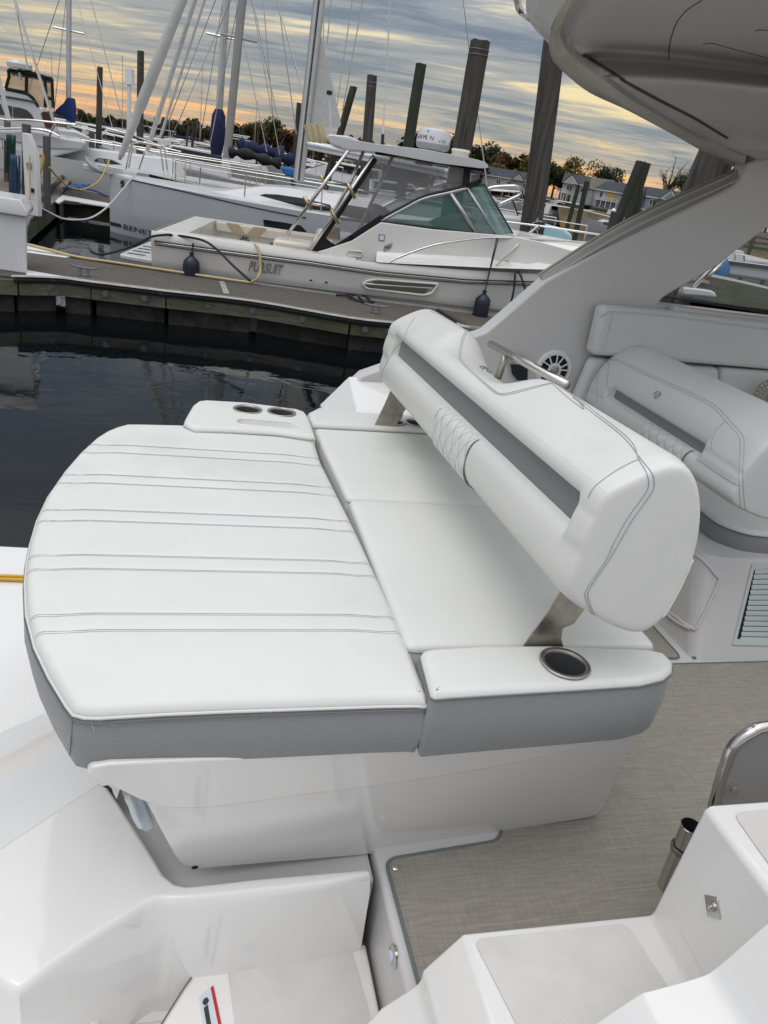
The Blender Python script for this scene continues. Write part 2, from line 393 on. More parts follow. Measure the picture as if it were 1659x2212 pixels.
def smoothpath(P, k=6, closed=False):
    P = [Vector(p) for p in P]; n = len(P); out = []
    rng = range(n) if closed else range(n-1)
    for i in rng:
        p0 = P[i-1] if (closed or i > 0) else P[0]*2-P[1]; p1 = P[i]; p2 = P[(i+1) % n]
        p3 = P[(i+2) % n] if (closed or i+2 < n) else P[-1]*2-P[-2]
        for j in range(k):
            t = j/k; t2 = t*t; t3 = t2*t
            out.append(0.5*((2*p1)+(p2-p0)*t+(2*p0-5*p1+4*p2-p3)*t2+(-p0+3*p1-3*p2+p3)*t3))
    if not closed: out.append(P[-1].copy())
    return out
def roundpoly(P, r, k=5):
    """round the corners of a closed 3D polygon; r may be a list"""
    P = [Vector(p) for p in P]; n = len(P); out = []
    for i in range(n):
        rr = r[i] if hasattr(r, '__len__') else r
        a = P[i-1]-P[i]; b = P[(i+1) % n]-P[i]
        d = min(rr, a.length*0.48, b.length*0.48)
        if d < 1e-5: out.append(P[i]); continue
        p = P[i]+a.normalized()*d; q = P[i]+b.normalized()*d
        for j in range(k+1):
            t = j/k; out.append(p*(1-t)**2+P[i]*2*t*(1-t)+q*t*t)
    return out
def ccw(P):
    A = sum(P[i].x*P[(i+1) % len(P)].y-P[(i+1) % len(P)].x*P[i].y for i in range(len(P)))
    return P if A > 0 else list(reversed(P))
def inset(P, d):
    """offset a counter-clockwise closed XY outline inward by d"""
    n = len(P); out = []
    for i in range(n):
        a = (P[i]-P[i-1]); b = (P[(i+1) % n]-P[i]); a = Vector((a.x, a.y, 0)); b = Vector((b.x, b.y, 0))
        if a.length < 1e-7: a = b
        if b.length < 1e-7: b = a
        a.normalize(); b.normalize()
        na = Vector((-a.y, a.x, 0)); nb = Vector((-b.y, b.x, 0)); m = na+nb
        m = m.normalized() if m.length > 1e-6 else na
        k = max(0.5, m.dot(na)); out.append(P[i]+m*(d/k))
    return out
def resample(P, step):
    out = []; n = len(P)
    for i in range(n):
        a, b = P[i], P[(i+1) % n]; L = (b-a).length; k = max(1, int(round(L/step)))
        for j in range(k): out.append(a.lerp(b, j/k))
    return out
def filltop(mb, outline, zf, fr=None, dx=0.05, ylines=None, dy=0.05, mi=0, holes=()):
    """triangulated sheet inside an outline, height zf(local x, local y); ylines: extra rows of vertices"""
    fr = fr or Fr(0, 0, 0)
    L = [fr.l(p) for p in outline]
    xs = [p.x for p in L]; ys = [p.y for p in L]
    pts = [Vector((p.x, p.y)) for p in L]; n = len(pts)
    fc = [list(range(n))]
    edges = [(i, (i+1) % n) for i in range(n)]
    for h in holes:
        o = len(pts); hh = [fr.l(p) for p in h]; pts += [Vector((p.x, p.y)) for p in hh]; edges += [(o+i, o+(i+1) % len(hh)) for i in range(len(hh))]
    def inside(x, y, poly):
        c = False; m = len(poly); j = m-1
        for i in range(m):
            if (poly[i].y > y) != (poly[j].y > y) and x < (poly[j].x-poly[i].x)*(y-poly[i].y)/(poly[j].y-poly[i].y)+poly[i].x: c = not c
            j = i
        return c
    rows = []
    y = min(ys)+dy
    while y < max(ys): rows.append(y); y += dy
    if ylines: rows = sorted(set([round(r_, 5) for r_ in rows if min(abs(r_-q) for q in ylines) > 0.004]+[round(q, 5) for q in ylines]))
    HL = [[fr.l(p) for p in h] for h in holes]
    for y in rows:
        x = min(xs)+dx*0.5
        while x < max(xs):
            if inside(x, y, L) and not any(inside(x, y, h) for h in HL):
                if min((Vector((x, y))-q).length for q in pts[:n]) > 0.006: pts.append(Vector((x, y)))
            x += dx
    vs, es, fs, *_ = delaunay_2d_cdt(pts, edges, [], 1 if not holes else 2 if False else 1, 1e-6)
    F = []
    for f in fs:
        cx = sum(vs[i].x for i in f)/len(f); cy = sum(vs[i].y for i in f)/len(f)
        if inside(cx, cy, L) and not any(inside(cx, cy, h) for h in HL): F.append(tuple(f))
    mb.add([fr.w(p.x, p.y, zf(p.x, p.y)) for p in vs], F, mi)
    return mb
def cushion(outline, zb, zt, r=0.02, crown=0.006, fr=BF, band=None, grooves=(), bulge=0.004, step=0.03, slope=(0, 0), holes=(), dx=0.05, dy=0.05):
    """returns (top mesh builder, band mesh builder, seam path)."""
    P = ccw(resample(outline, step)); P = [Vector((p.x, p.y, 0)) for p in P]
    if P[0] != P[0]: pass
    def lift(ring, z): return [Vector((p.x, p.y, z+slope[0]*fr.l(p).x+slope[1]*fr.l(p).y)) for p in ring]
    zs = zt-r*1.0
    band_r = [lift(inset(P, 0.009), zb), lift(inset(P, 0.001), zb+0.007), lift(inset(P, -bulge), (zb+zs)/2), lift(P, zs-0.004), lift(inset(P, 0.003), zs)]
    top_r = [lift(inset(P, 0.003), zs)]
    for k in range(0, 6):
        a = k/5*math.pi/2
        top_r.append(lift(inset(P, 0.0+r*(1-math.cos(a))-0.0015*(1-k/5)), zs+r*math.sin(a)))
    inner = inset(P, r)
    Li = [fr.l(p) for p in inner]; cx0, cx1 = min(p.x for p in Li), max(p.x for p in Li); cy0, cy1 = min(p.y for p in Li), max(p.y for p in Li)
    ring2 = [(p.x, p.y) for p in Li]; hl2 = []
    def zf(x, y):
        dm = min((x-px)**2+(y-py)**2 for px, py in ring2)**0.5
        k = min(1, dm/0.10); k = k*k*(3-2*k); z = zt+crown*k
        ke = min(1, dm/0.03)
        for gy in grooves:
            d = abs(y-gy)
            if d < 0.02: z -= 0.0018*ke*math.exp(-(d/0.0065)**2)
        return z+slope[0]*x+slope[1]*y
    yl = []
    for gy in grooves: yl += [gy+q for q in (-0.018, -0.010, -0.006, -0.003, 0, 0.003, 0.006, 0.010, 0.018)]
    mt = MB(); n = len(P)
    for i in range(len(top_r)-1):
        mt.loft([top_r[i], top_r[i+1]], cap=False)
    filltop(mt, inner, zf, fr, dx=dx, ylines=yl or None, dy=dy, holes=holes)
    mbn = MB(); 
    for i in range(len(band_r)-1): mbn.loft([band_r[i], band_r[i+1]], cap=False)
    mbn.add(band_r[0], [tuple(reversed(range(n)))])
    return mt, mbn, lift(inset(P, -0.001), zs), zf
def weld(o, d=1e-4, ang=180):
    bm = bmesh.new(); bm.from_mesh(o.data); bmesh.ops.remove_doubles(bm, verts=bm.verts, dist=d); bmesh.ops.recalc_face_normals(bm, faces=bm.faces); bm.to_mesh(o.data); bm.free()
    o.data.shade_smooth()
    if ang < 180: o.data.set_sharp_from_angle(angle=R(ang))
    return o
def bvh(objs, evalmod=True):
    dg = bpy.context.evaluated_depsgraph_get(); V = []; F = []
    for o in objs:
        oe = o.evaluated_get(dg); me = oe.to_mesh(); off = len(V); M_ = o.matrix_world
        V += [M_ @ v.co for v in me.vertices]; F += [[i+off for i in p.vertices] for p in me.polygons]; oe.to_mesh_clear()
    return BVHTree.FromPolygons(V, F)
def onto(tree, pts, lift=0.0008, k=6, smooth=True):
    """lay a traced line on a surface that already stands in the scene"""
    pp = smoothpath([Vector((a, b, 0)) for a, b in pts], k) if smooth and len(pts) > 2 else [Vector((pts[0][0]+(pts[-1][0]-pts[0][0])*t/12, pts[0][1]+(pts[-1][1]-pts[0][1])*t/12, 0)) for t in range(13)] if len(pts) == 2 else [Vector((a, b, 0)) for a, b in pts]
    out = []
    for p in pp:
        d = ray(p.x, p.y).normalized(); h = tree.ray_cast(CAM, d)
        if h[0] is not None:
            n = h[1] if h[1].dot(d) < 0 else -h[1]
            out.append(h[0]+n*lift)
    return out
def text(name, s, m, origin, ax, ay, size, ext=0.002, parent=None, shear=0, bold=0, spacing=1.0):
    """lettering as a solid mesh; ax, ay are the text's own right and up directions"""
    c = bpy.data.curves.new(name, 'FONT'); c.body = s; c.size = 1.0; c.extrude = 0.0; c.offset = bold; c.space_character = spacing; c.shear = shear; c.resolution_u = 2
    o = bpy.data.objects.new(name, c); COL.objects.link(o)
    dg = bpy.context.evaluated_depsgraph_get(); dg.update(); me = bpy.data.meshes.new_from_object(o.evaluated_get(dg)); bpy.data.objects.remove(o)
    ax = Vector(ax).normalized(); ay = Vector(ay); ay = (ay-ax*ay.dot(ax)).normalized(); az = ax.cross(ay)
    for v in me.vertices: v.co = Vector(origin)+ax*v.co.x*size+ay*v.co.y*size+az*ext
    me.materials.clear(); me.materials.append(m); me.update()
    o = bpy.data.objects.new(name, me); COL.objects.link(o)
    if parent: o.parent = parent
    return o
def cyl(mb, a, b, r, n=12, r2=None, mi=0): return mb.tube([a, b], [r, r2 if r2 is not None else r], n, mi=mi)
def make_cleat(length=0.25):
    m = MB(); L = length; h = L*0.28
    m.loft([[Vector((x, y*wd, h+dz+y2*0.5*L*0.07)) for y, y2 in ((-1,0),(-.7,1),(.7,1),(1,0),(.7,-1),(-.7,-1))] for x, wd, dz in ((-L/2, L*.03, L*.05), (-L*.4, L*.045, L*.02), (-L*.2, L*.06, 0), (L*.2, L*.06, 0), (L*.4, L*.045, L*.02), (L/2, L*.03, L*.05))])
    for sx in (-1, 1): m.lathe((sx*L*.14, 0, 0), [(L*.06, 0), (L*.05, L*.04), (L*.045, h*.8), (L*.045, h)], 8)
    m.box((0, 0, L*.01), (L*.46, L*.16, L*.02))
    return m
# ================================================================== the cruiser the photographer stands on
ZP = 1.32; ZS = 0.70
def PY(pts, yb): return [BF.Y(a, b, yb) for a, b in pts]
def PZ(pts, z): return [Z(a, b, z) for a, b in pts]
boat = thing('cruiser', 'white motor cruiser in the foreground with grey sun lounge, curved arch and cockpit steps', 'boat')
ey, ex, ez = BF.y, BF.x, Vector((0, 0, 1))
# hull and swim platform
m = MB()
hl = [BF.w(x, y, 0) for x, y in ((-0.62, -1.3), (3.2, -1.3), (3.2, 1.72), (1.2, 2.0), (0.1, 1.62), (-0.62, 1.5))]
hp = [Vector((p.x, p.y, 0.39)) for p in hl]
m.prism(hp, (0, 0, -0.6)); m.build('hull', GEL, boat, bevel=0.02)
hp = [BF.w(*p) for p in ((-0.40, 0.30, 0.2), (3.0, 0.30, 0.2), (3.0, 1.93, 0.2), (0.5, 1.86, 0.2), (-0.30, 1.58, 0.2))]
sp_ = [BF.w(-2.6, -1.6, 0.5), BF.w(-0.58, -1.6, 0.5), BF.w(-0.58, 2.02, 0.5), BF.w(-2.6, 2.14, 0.5)]
m = MB().prism(roundpoly(sp_, 0.05), (0, 0, -0.09)); m.build('swim_platform', GEL, boat, bevel=0.012, seg=3)
# cockpit sole, boarding step, riser
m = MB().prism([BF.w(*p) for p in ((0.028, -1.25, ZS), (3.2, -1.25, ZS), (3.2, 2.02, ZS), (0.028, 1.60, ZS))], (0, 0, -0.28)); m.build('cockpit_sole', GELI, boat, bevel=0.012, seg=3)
m = MB().prism([BF.w(*p) for p in ((-0.60, 0.15, 0.668), (0.02, 0.15, 0.668), (0.02, 0.40, 0.668), (-0.60, 0.40, 0.668))], (0, 0, -0.1)); m.build('gutter', GELI, boat)
m = MB().box((-0.30, 0.95, 0.56), (0.60, 1.1, 0.14), BF); m.build('engine_bay', GELI, boat)
stp = PZ([(452, 2064), (549, 2055), (790, 2036)], 0.5)+[BF.w(0.026, -0.9, 0.5), BF.w(-0.50, -0.9, 0.5), Z(330, 2240, 0.5), Z(397, 2134, 0.5), Z(436, 2080, 0.5)]
m = MB().prism(stp, (0, 0, -0.12)); m.build('boarding_step', GEL, boat, bevel=0.008, seg=3)
m = MB().prism(roundpoly(PZ([(489, 2074), (758, 2049), (797, 2190), (815, 2290), (520, 2310)], 0.5), 0.015), (0, 0, 0.003)); m.build('nonskid_pad', NSK, boat)
m = MB().prism([BF.w(*p) for p in ((-1.2, -0.9, 0.40), (-0.45, -0.9, 0.40), (-0.45, 0.05, 0.40), (-1.2, 0.05, 0.40))], (0, 0, -0.06)); m.build('lower_platform', GEL, boat, bevel=0.01)
# transom moulding: wide top facet running into the narrow strip beside the gutter
fac = PZ([(-140, 1900), (0, 1824), (213, 1685), (236, 1697), (262, 1735), (312, 1812), (331, 1842), (357, 1885), (380, 1903), (403, 1908), (463, 1902), (549, 1892), (700, 1879), (796, 1871), (805, 1880), (803, 1893), (700, 1912), (549, 1930), (463, 1939), (397, 1945), (364, 1945), (335, 1944), (300, 1962), (185, 2036), (99, 2096), (40, 2140), (10, 2128), (-140, 2000)], 0.75)
m = MB(); fac = ccw([Vector(p) for p in fac]); n = len(fac)
rg = [[Vector((p.x, p.y, 0.38)) for p in inset(fac, -0.012)], [Vector((p.x, p.y, 0.70)) for p in inset(fac, -0.003)]]
for k in range(7):
    a = k/6*math.pi/2; rg.append([Vector((p.x, p.y, 0.725+0.025*math.sin(a))) for p in inset(fac, 0.015*(1-math.cos(a)))])
m.loft(rg, cap=False); filltop(m, rg[-1], lambda x, y: 0.75, BF, dx=0.08, dy=0.08)
weld(m.build('transom_moulding', GEL, boat), 1e-4, 60)
def trace_z(pts, z, r, m_, nm, dy=0): return MB().tube(smoothpath(PZ(pts, z), 4), r, 4).build(nm, m_, boat, smooth=180)
CLK = mat('caulk_brown', (0.16, 0.12, 0.09), 0.8)
trace_z([(452, 2065), (549, 2056), (660, 2047), (786, 2037)], 0.502, 0.0016, CLK, 'caulk_line'); trace_z([(452, 2065), (436, 2081), (397, 2135), (330, 2242)], 0.502, 0.0016, CLK, 'caulk_line')
# deck falling away from the facet to the swim platform
top = PZ([(-200, 1952), (0, 1840), (213, 1700), (252, 1726)], 0.744); low = PZ([(-240, 1640), (-20, 1560), (60, 1480), (168, 1655)], 0.53)
low = [BF.w(-1.35, 0.15, 0.515), BF.w(-1.20, 0.62, 0.515), BF.w(-0.86, 0.95, 0.515), BF.w(-0.50, 1.0, 0.60)]
m = MB(); top = smoothpath(top, 4); low = smoothpath(low, 4)
rows = []
for k in range(7):
    t = k/6; rows.append([a.lerp(b, t)+Vector((0, 0, 0.04*math.sin(math.pi*t))) for a, b in zip(top, low)])
m.loft(rows, closed=False, cap=False); m.build('transom_slope', GEL, boat, smooth=180)
# lounge base: overhanging near face carried right across the boat
p0 = (0, 0.063, 1.183); nrm = (0.066, -0.94, -0.285)
low_ = [(306, 1722), (340, 1785), (372, 1845), (386, 1868), (420, 1880), (600, 1864), (768, 1850), (875, 1839), (1079, 1808), (1097, 1804), (1103, 1797), (1119, 1792), (1273, 1768), (1297, 1758), (1311, 1740), (1348, 1646), (1380, 1579)]
topl = [(1372, 1562), (930, 1608), (500, 1632), (235, 1645), (192, 1652), (184, 1666), (256, 1703)]
F = [BF.P(a, b, p0, nrm) for a, b in low_+topl]
m = MB().prism(F, ey*1.36); m.build('lounge_base', GELB, boat, bevel=0.012, seg=3)
cre = [(300, 1722), (347, 1738), (421, 1741), (496, 1735), (645, 1714), (823, 1692), (1024, 1661), (1176, 1630), (1276, 1607), (1366, 1584)]
cre = [(p.x, p.y) for p in smoothpath([Vector((a, b, 0)) for a, b in cre], 4)]
F = [BF.P(a, b, p0, nrm) for a, b in cre+[(1370, 1562), (930, 1608), (500, 1632), (235, 1645), (195, 1652), (187, 1668), (258, 1701)]]
F = [p-ey*0.007 for p in F]
m = MB().prism(F, ey*0.03); m.build('base_upper_panel', GELB, boat, bevel=0.006, seg=3)
bt = bvh([o for o in boat.children if o.name.startswith(('lounge_base', 'base_upper'))])
def studs(parent, tree, pts, r, name, mt, h=0.002):
    for a, b in pts:
        q = onto(tree, [(a, b), (a+0.5, b)], 0, smooth=False); 
        if not q: continue
        d = ray(a, b).normalized(); hh = tree.ray_cast(CAM, d); nn = hh[1] if hh[1].dot(d) < 0 else -hh[1]
        MB().lathe(hh[0], [(r, 0), (r, h*0.6), (r*0.75, h), (r*0.1, h*1.05)], 14, nn).build(name, mt, parent)
studs(boat, bt, [(421, 1873)], 0.0075, 'drain_plug', BLK, 0.003)
# grey strut bracket beside the base
m = MB()
q = [BF.Y(a, b, 0.10) for a, b in ((262, 1712), (306, 1724), (332, 1790), (316, 1799), (298, 1790), (280, 1752))]
m.prism(q, ey*0.02); hg = m.build('hinge_bracket', mat('hinge_grey', (0.42, 0.46, 0.50), 0.3), boat, bevel=0.004)
q = [BF.Y(a, b, 0.085) for a, b in ((275, 1722), (284, 1740), (292, 1764), (304, 1785))]
MB().tube(q, 0.006, 6).build('hinge_pin', mat('hinge_pale', (0.6, 0.64, 0.68), 0.3), boat)
# starboard steps in one moulding
Y1 = -0.19
prof = [(700, 2300), (823, 2175), (900, 2124), (908, 2112), (912, 2094), (926, 2081), (999, 2015), (1404, 1974), (1418, 1968)]
P_ = PY(prof, Y1)
tr = BF.l(BF.Y(999, 2015, Y1)); upc = BF.l(BF.Y(1530, 1740, Y1))
P_ = P_[:-1]+[BF.w(BF.l(P_[-2]).x+0.004, Y1, BF.l(P_[-2]).z+0.012), BF.w(upc.x-0.008, Y1, upc.z-0.006), BF.w(upc.x+0.004, Y1, upc.z+0.003), BF.w(3.0, Y1, upc.z+0.003), BF.w(3.0, Y1, 0.30), BF.w(-0.3, Y1, 0.30)]
m = MB().prism(P_, -ey*1.3); stm = m.build('boarding_steps', GEL, boat, bevel=0.011, seg=4)
trz = BF.l(PY([(1100, 2004)], Y1)[0]).z
def pad_on(pts, z, nm):
    mm = MB().prism(roundpoly(PZ(pts, z), 0.02), (0, 0, 0.0025)); return mm.build(nm, NSK, boat)
pad_on([(1022, 2030), (1352, 1996), (1480, 2190), (1560, 2330), (1210, 2400)], trz+0.0005, 'nonskid_pad')
pad_on([(1582, 1758), (1720, 1742), (1900, 1980), (1790, 2050)], upc.z+0.0035, 'nonskid_pad')
# nearest coaming, at the photographer's feet
prof2 = [(1180, 2290), (1284, 2212), (1377, 2150), (1402, 2140), (1503, 2112), (1549, 2088), (1659, 1992), (1800, 1880)]
P_ = PY(prof2, -0.46); a0 = BF.l(P_[0]); a1 = BF.l(P_[-1])
P_ = smoothpath(P_, 3)+[BF.w(a1.x+0.3, -0.46, a1.z), BF.w(a1.x+0.3, -0.46, 0.5), BF.w(a0.x, -0.46, 0.5)]
m = MB().prism(P_, -ey*0.35); cmg = m.build('side_coaming', GEL, boat, bevel=0.016, seg=4)
# riser hardware, latch, courtesy light, label
studs(boat, bvh([o for o in boat.children if o.name.startswith('cockpit_sole')]), [], 0.01, 'x', SS)
q = BF.X(852, 2065, 0.027)
MB().lathe(q, [(0.024, -0.002), (0.024, 0.004), (0.019, 0.007)], 22, -ex, sq=1.0).build('courtesy_light', SS, boat)
o_ = [c for c in boat.children if c.name.startswith('courtesy_light')][0]
MB().lathe(q-ex*0.006, [(0.013, 0), (0.013, 0.004), (0.009, 0.006)], 18, -ex).build('lens', mat('lens_blue', (0.55, 0.62, 0.75), 0.2), o_)
st = bvh([stm])
d = ray(1541, 1958).normalized(); hh = st.ray_cast(CAM, d); nn = hh[1] if hh[1].dot(d) < 0 else -hh[1]
tx = nn.cross(Vector((0, 0, 1))).normalized(); ty = nn.cross(tx)
m = MB().prism([hh[0]+tx*a+ty*b for a, b in ((-.024, 0), (0, -.024), (.024, 0), (0, .024))], nn*0.003); lt = m.build('latch_plate', SS, boat, bevel=0.001)
MB().lathe(hh[0]+nn*0.003, [(0.009, 0), (0.009, 0.003), (0.006, 0.003), (0.004, 0.0), (0.002, 0.005)], 14, nn).build('latch_stud', SS, lt)
m = MB().lathe(Z(443, 2076, 0.5005), [(0.008, 0), (0.008, 0.002), (0.001, 0.0025)], 12); m.build('rubber_plug', BLK, boat)
lab = PZ([(430, 2153), (459, 2129), (476, 2216), (492, 2300), (452, 2300), (440, 2216)], 0.5008)
lb = MB().prism(lab, (0, 0, 0.0008)).build('warning_label', mat('label_pale', (0.62, 0.68, 0.72), 0.4), boat)
MB().prism(PZ([(455, 2134), (461, 2129), (479, 2216), (495, 2300), (487, 2300), (472, 2216)], 0.502), (0, 0, 0.0006)).build('red_stripe', RED, lb)
MB().prism(PZ([(440, 2177), (449, 2170), (456, 2212), (462, 2260), (452, 2260), (446, 2212)], 0.502), (0, 0, 0.0006)).build('swimmer_pictogram', CHAR, lb)
MB().prism(PZ([(437, 2166), (440, 2158), (447, 2154), (452, 2161), (447, 2170), (441, 2172)], 0.502), (0, 0, 0.0006)).build('swimmer_pictogram', CHAR, lb)
# port gunwale and deck
gp = PZ([(664, 897), (668, 888), (682, 880), (702, 873), (745, 866)], 1.24)+[BF.w(1.0, 2.18, 1.24), BF.w(3.2, 2.45, 1.24), BF.w(3.2, 1.7, 1.24), BF.w(0.0, 1.60, 1.24)]
m = MB().prism(gp, (0, 0, -0.32)); m.build('gunwale', GEL, boat, bevel=0.02, seg=4)
# inner port wall with arch
ol = [(790, 905), (762, 880), (768, 850), (800, 818), (860, 790), (1050, 718), (1097, 678), (1165, 619), (1178, 608), (1300, 542), (1402, 491), (1504, 441), (1560, 414), (1584, 401), (1600, 386), (1609, 369)]
W_ = PY(ol, 2.0)
W_ = [BF.w(0.27, 2.0, 1.22), BF.w(0.125, 2.0, 1.27), BF.w(0.24, 2.0, 1.40)]+W_[5:]
W_ += [BF.w(1.74, 2.0, 2.47), BF.w(1.86, 2.0, 2.54), BF.w(2.1, 2.0, 2.58), BF.w(3.3, 2.0, 2.6), BF.w(3.3, 2.0, 2.45)]
W_ += PY([(1740, 430), (1659, 491), (1606, 532), (1537, 582), (1487, 612), (1445, 636), (1430, 646), (1424, 657)], 2.0)
W_ += [BF.w(3.3, 2.0, BF.l(PY([(1424, 657)], 2.0)[0]).z+0.01), BF.w(3.3, 2.0, 1.0), BF.w(0.27, 2.0, 1.0)]
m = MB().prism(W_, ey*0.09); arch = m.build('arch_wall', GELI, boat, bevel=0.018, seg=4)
sd = [BF.w(BF.l(p).x, -1.32, p.z) for p in W_]
sd = [BF.w(max(0.9, BF.l(p).x), -1.32, max(p.z, 1.0)) for p in W_]
MB().prism(sd, -ey*0.09).build('unseen_starboard_arch', GELI, boat, bevel=0.018, seg=3)  # mirrored arch, out of view, added to keep low sky light off the interior
MB().prism([BF.w(3.25, -1.35, 0.7), BF.w(3.25, 2.05, 0.7), BF.w(3.25, 2.05, 2.1), BF.w(3.25, -1.35, 2.1)], ex*0.08).build('unseen_forward_bulkhead', GELI, boat)  # unseen bulkhead across the bow end, added to darken the space under the hardtop
MB().prism([BF.w(1.2, -1.35, 0.7), BF.w(3.2, -1.35, 0.7), BF.w(3.2, -1.35, 1.85), BF.w(1.2, -1.35, 1.85)], ey*0.5).build('unseen_starboard_coaming', GELI, boat)  # unseen side panel, added to block horizon light from starboard
# outer wedge of the coaming by the far cup holders
wd = [BF.w(0.13, 1.74, 1.20), BF.w(0.13, 1.74, 1.27), BF.w(0.17, 1.74, 1.31), BF.w(0.62, 1.74, 1.31), BF.w(0.62, 1.74, 1.20)]
m = MB(); A_ = [BF.w(0.13, 1.72, 1.22), BF.w(0.9, 1.72, 1.22), BF.w(0.9, 2.02, 1.22), BF.w(0.08, 2.10, 1.22)]
B_ = [BF.w(0.20, 1.76, 1.30), BF.w(0.9, 1.76, 1.34), BF.w(0.9, 2.02, 1.40), BF.w(0.19, 2.04, 1.385)]
m.loft([A_, B_]); m.build('coaming_wedge', GEL, boat, bevel=0.012, seg=3)
# awning track trim along the arch
trk = PY([(1172, 601), (1300, 519), (1402, 463), (1497, 419), (1578, 383), (1602, 369)], 2.03)
m = MB(); m.tube(smoothpath([p+ey*0.02 for p in trk], 4), 0.008, 8); m.tube(smoothpath([p-ey*0.01-ez*0.022 for p in trk], 4), 0.007, 8); m.build('awning_track', mat('track_plastic', (0.45, 0.44, 0.42), 0.5, bump=(120, 0.4, 0.002)), boat, smooth=180)
m = MB(); m.tube(smoothpath([p+ey*0.045+ez*0.006 for p in trk], 12), 0.007, 6); m.build('keder_edge', mat('keder', (0.42, 0.38, 0.30), 0.7, bump=(200, 0.8, 0.003)), boat)
tl_ = smoothpath([p+ey*0.012 for p in trk], 4); wl_ = smoothpath(PY([(1178, 610), (1300, 544), (1402, 493), (1504, 443), (1581, 403), (1606, 376)], 2.012), 4)
MB().loft([tl_, [a.lerp(b, 0.5)-ey*0.004 for a, b in zip(tl_, wl_)], [p-ez*0.01 for p in wl_]], closed=False, cap=False).build('awning_strip', mat('strip_grey', (0.36, 0.355, 0.34), 0.5), boat, smooth=180)
# window rail right of the arch
m = MB(); r1 = PY([(1436, 640), (1659, 668), (1900, 700)], 2.03); m.prism([r1[0], r1[2], r1[2]-ez*0.035, r1[0]-ez*0.006], ey*0.02); m.build('window_rail', BLK, boat)
gl = [BF.w(1.55, 2.05, 1.86), BF.w(3.3, 2.05, 1.86), BF.w(3.3, 2.05, 2.5), BF.w(2.2, 2.05, 2.4)]
m = MB().prism(gl, ey*0.006); m.build('side_window', glass('side_glass', (0.35, 0.42, 0.42), 0.12), boat)
# wall lip beneath the window
lp = PY([(1450, 668), (1659, 697), (1900, 730)], 1.96); m = MB().tube(lp, 0.02, 8); m.build('coaming_lip', GELI, boat)
# ---- hardtop
def edge(pts, zs):
    return [Z(a, b, z) for (a, b), z in zip(pts, zs)]
eo = [(1609, 371), (1585, 361), (1520, 328), (1463, 296), (1402, 263), (1348, 235), (1273, 200), (1222, 160), (1195, 131), (1186, 102), (1187, 81), (1209, 41), (1226, 0), (1240, -60)]
ei = [(1611, 340), (1571, 323), (1504, 296), (1436, 258), (1368, 218), (1300, 170), (1262, 143), (1238, 124), (1222, 105), (1216, 92), (1210, 72), (1224, 38), (1246, 0), (1262, -60)]
zo = [2.425, 2.432, 2.452, 2.47, 2.49, 2.51, 2.54, 2.56, 2.575, 2.585, 2.59, 2.60, 2.61, 2.62]
EO = edge(eo, zo); EI = edge(ei, [z+0.022 for z in zo])
EO = smoothpath(EO, 5); EI = smoothpath(EI, 5)
m = MB()
up_ = [p+ez*0.05+(q-p)*0.15 for p, q in zip(EO, EI)]
m.loft([up_, EO, [p.lerp(q, 0.5)-ez*0.002 for p, q in zip(EO, EI)], EI], closed=False, cap=False)
m.build('hardtop_lip', mat('yellowed_lip', (0.46, 0.43, 0.36), 0.4, var=(3, 0.18)), boat, smooth=180)
def inn(P, d, rise):
    return [BF.w(BF.l(p).x+d*(0.6+0.4*i/len(P)), BF.l(p).y+min(0, -d*0.25*(1-i/len(P))), p.z+rise) for i, p in enumerate(P)]
rows = [EI, [p+ez*0.018 for p in EI], inn(EI, 0.025, 0.02), inn(EI, 0.03, 0.005), inn(EI, 0.06, 0.0), inn(EI, 0.14, 0.012), inn(EI, 0.35, 0.03), inn(EI, 0.8, 0.05), inn(EI, 1.6, 0.06), inn(EI, 3.2, 0.03)]
m = MB().loft(rows, closed=False, cap=False)
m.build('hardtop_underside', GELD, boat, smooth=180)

# fillet panel between hardtop and arch, and the far side of the roof
m = MB(); a = [BF.w(1.72, 2.0, 2.43), BF.w(1.9, 2.03, 2.50), BF.w(3.3, 2.05, 2.56)]; b = [BF.w(1.72, 1.9, 2.46), BF.w(1.95, 1.86, 2.53), BF.w(3.3, 1.8, 2.60)]; c = [BF.w(1.8, 1.7, 2.49), BF.w(2.0, 1.65, 2.55), BF.w(3.3, 1.6, 2.62)]
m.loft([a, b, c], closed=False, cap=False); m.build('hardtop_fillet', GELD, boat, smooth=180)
# upper skin of the hardtop
sk = [(1700, 330), (1500, 290), (1300, 200), (1200, 120), (1183, 84), (1161, 70), (1139, 34), (1137, 0), (1150, -60)]
SK = smoothpath([Z(a, b, z) for (a, b), z in zip(sk, (2.6, 2.62, 2.64, 2.66, 2.665, 2.67, 2.68, 2.69, 2.70))], 5)
k = len(SK); E2 = [EO[min(len(EO)-1, int(i*len(EO)/k))]+ez*0.03 for i in range(k)]
m = MB().loft([E2, [p.lerp(q, 0.6)+ez*0.0 for p, q in zip(E2, SK)], SK, [p+ez*0.03 for p in SK], inn([p+ez*0.08 for p in SK], 0.2, 0.0), inn([p+ez*0.12 for p in SK], 3.2, 0.05)], closed=False, cap=False); m.build('hardtop_skin', GELI, boat, smooth=180)
MB().tube(smoothpath([Z(1106, -40, 2.72), Z(1117, 0, 2.72), Z(1124, 22, 2.72), Z(1146, 39, 2.69)], 5), 0.011, 8).build('roof_rail', SS, boat)
dg = bpy.context.evaluated_depsgraph_get(); dg.update()
rt_ = bvh([c for c in boat.children if c.name.startswith('hardtop_underside')])
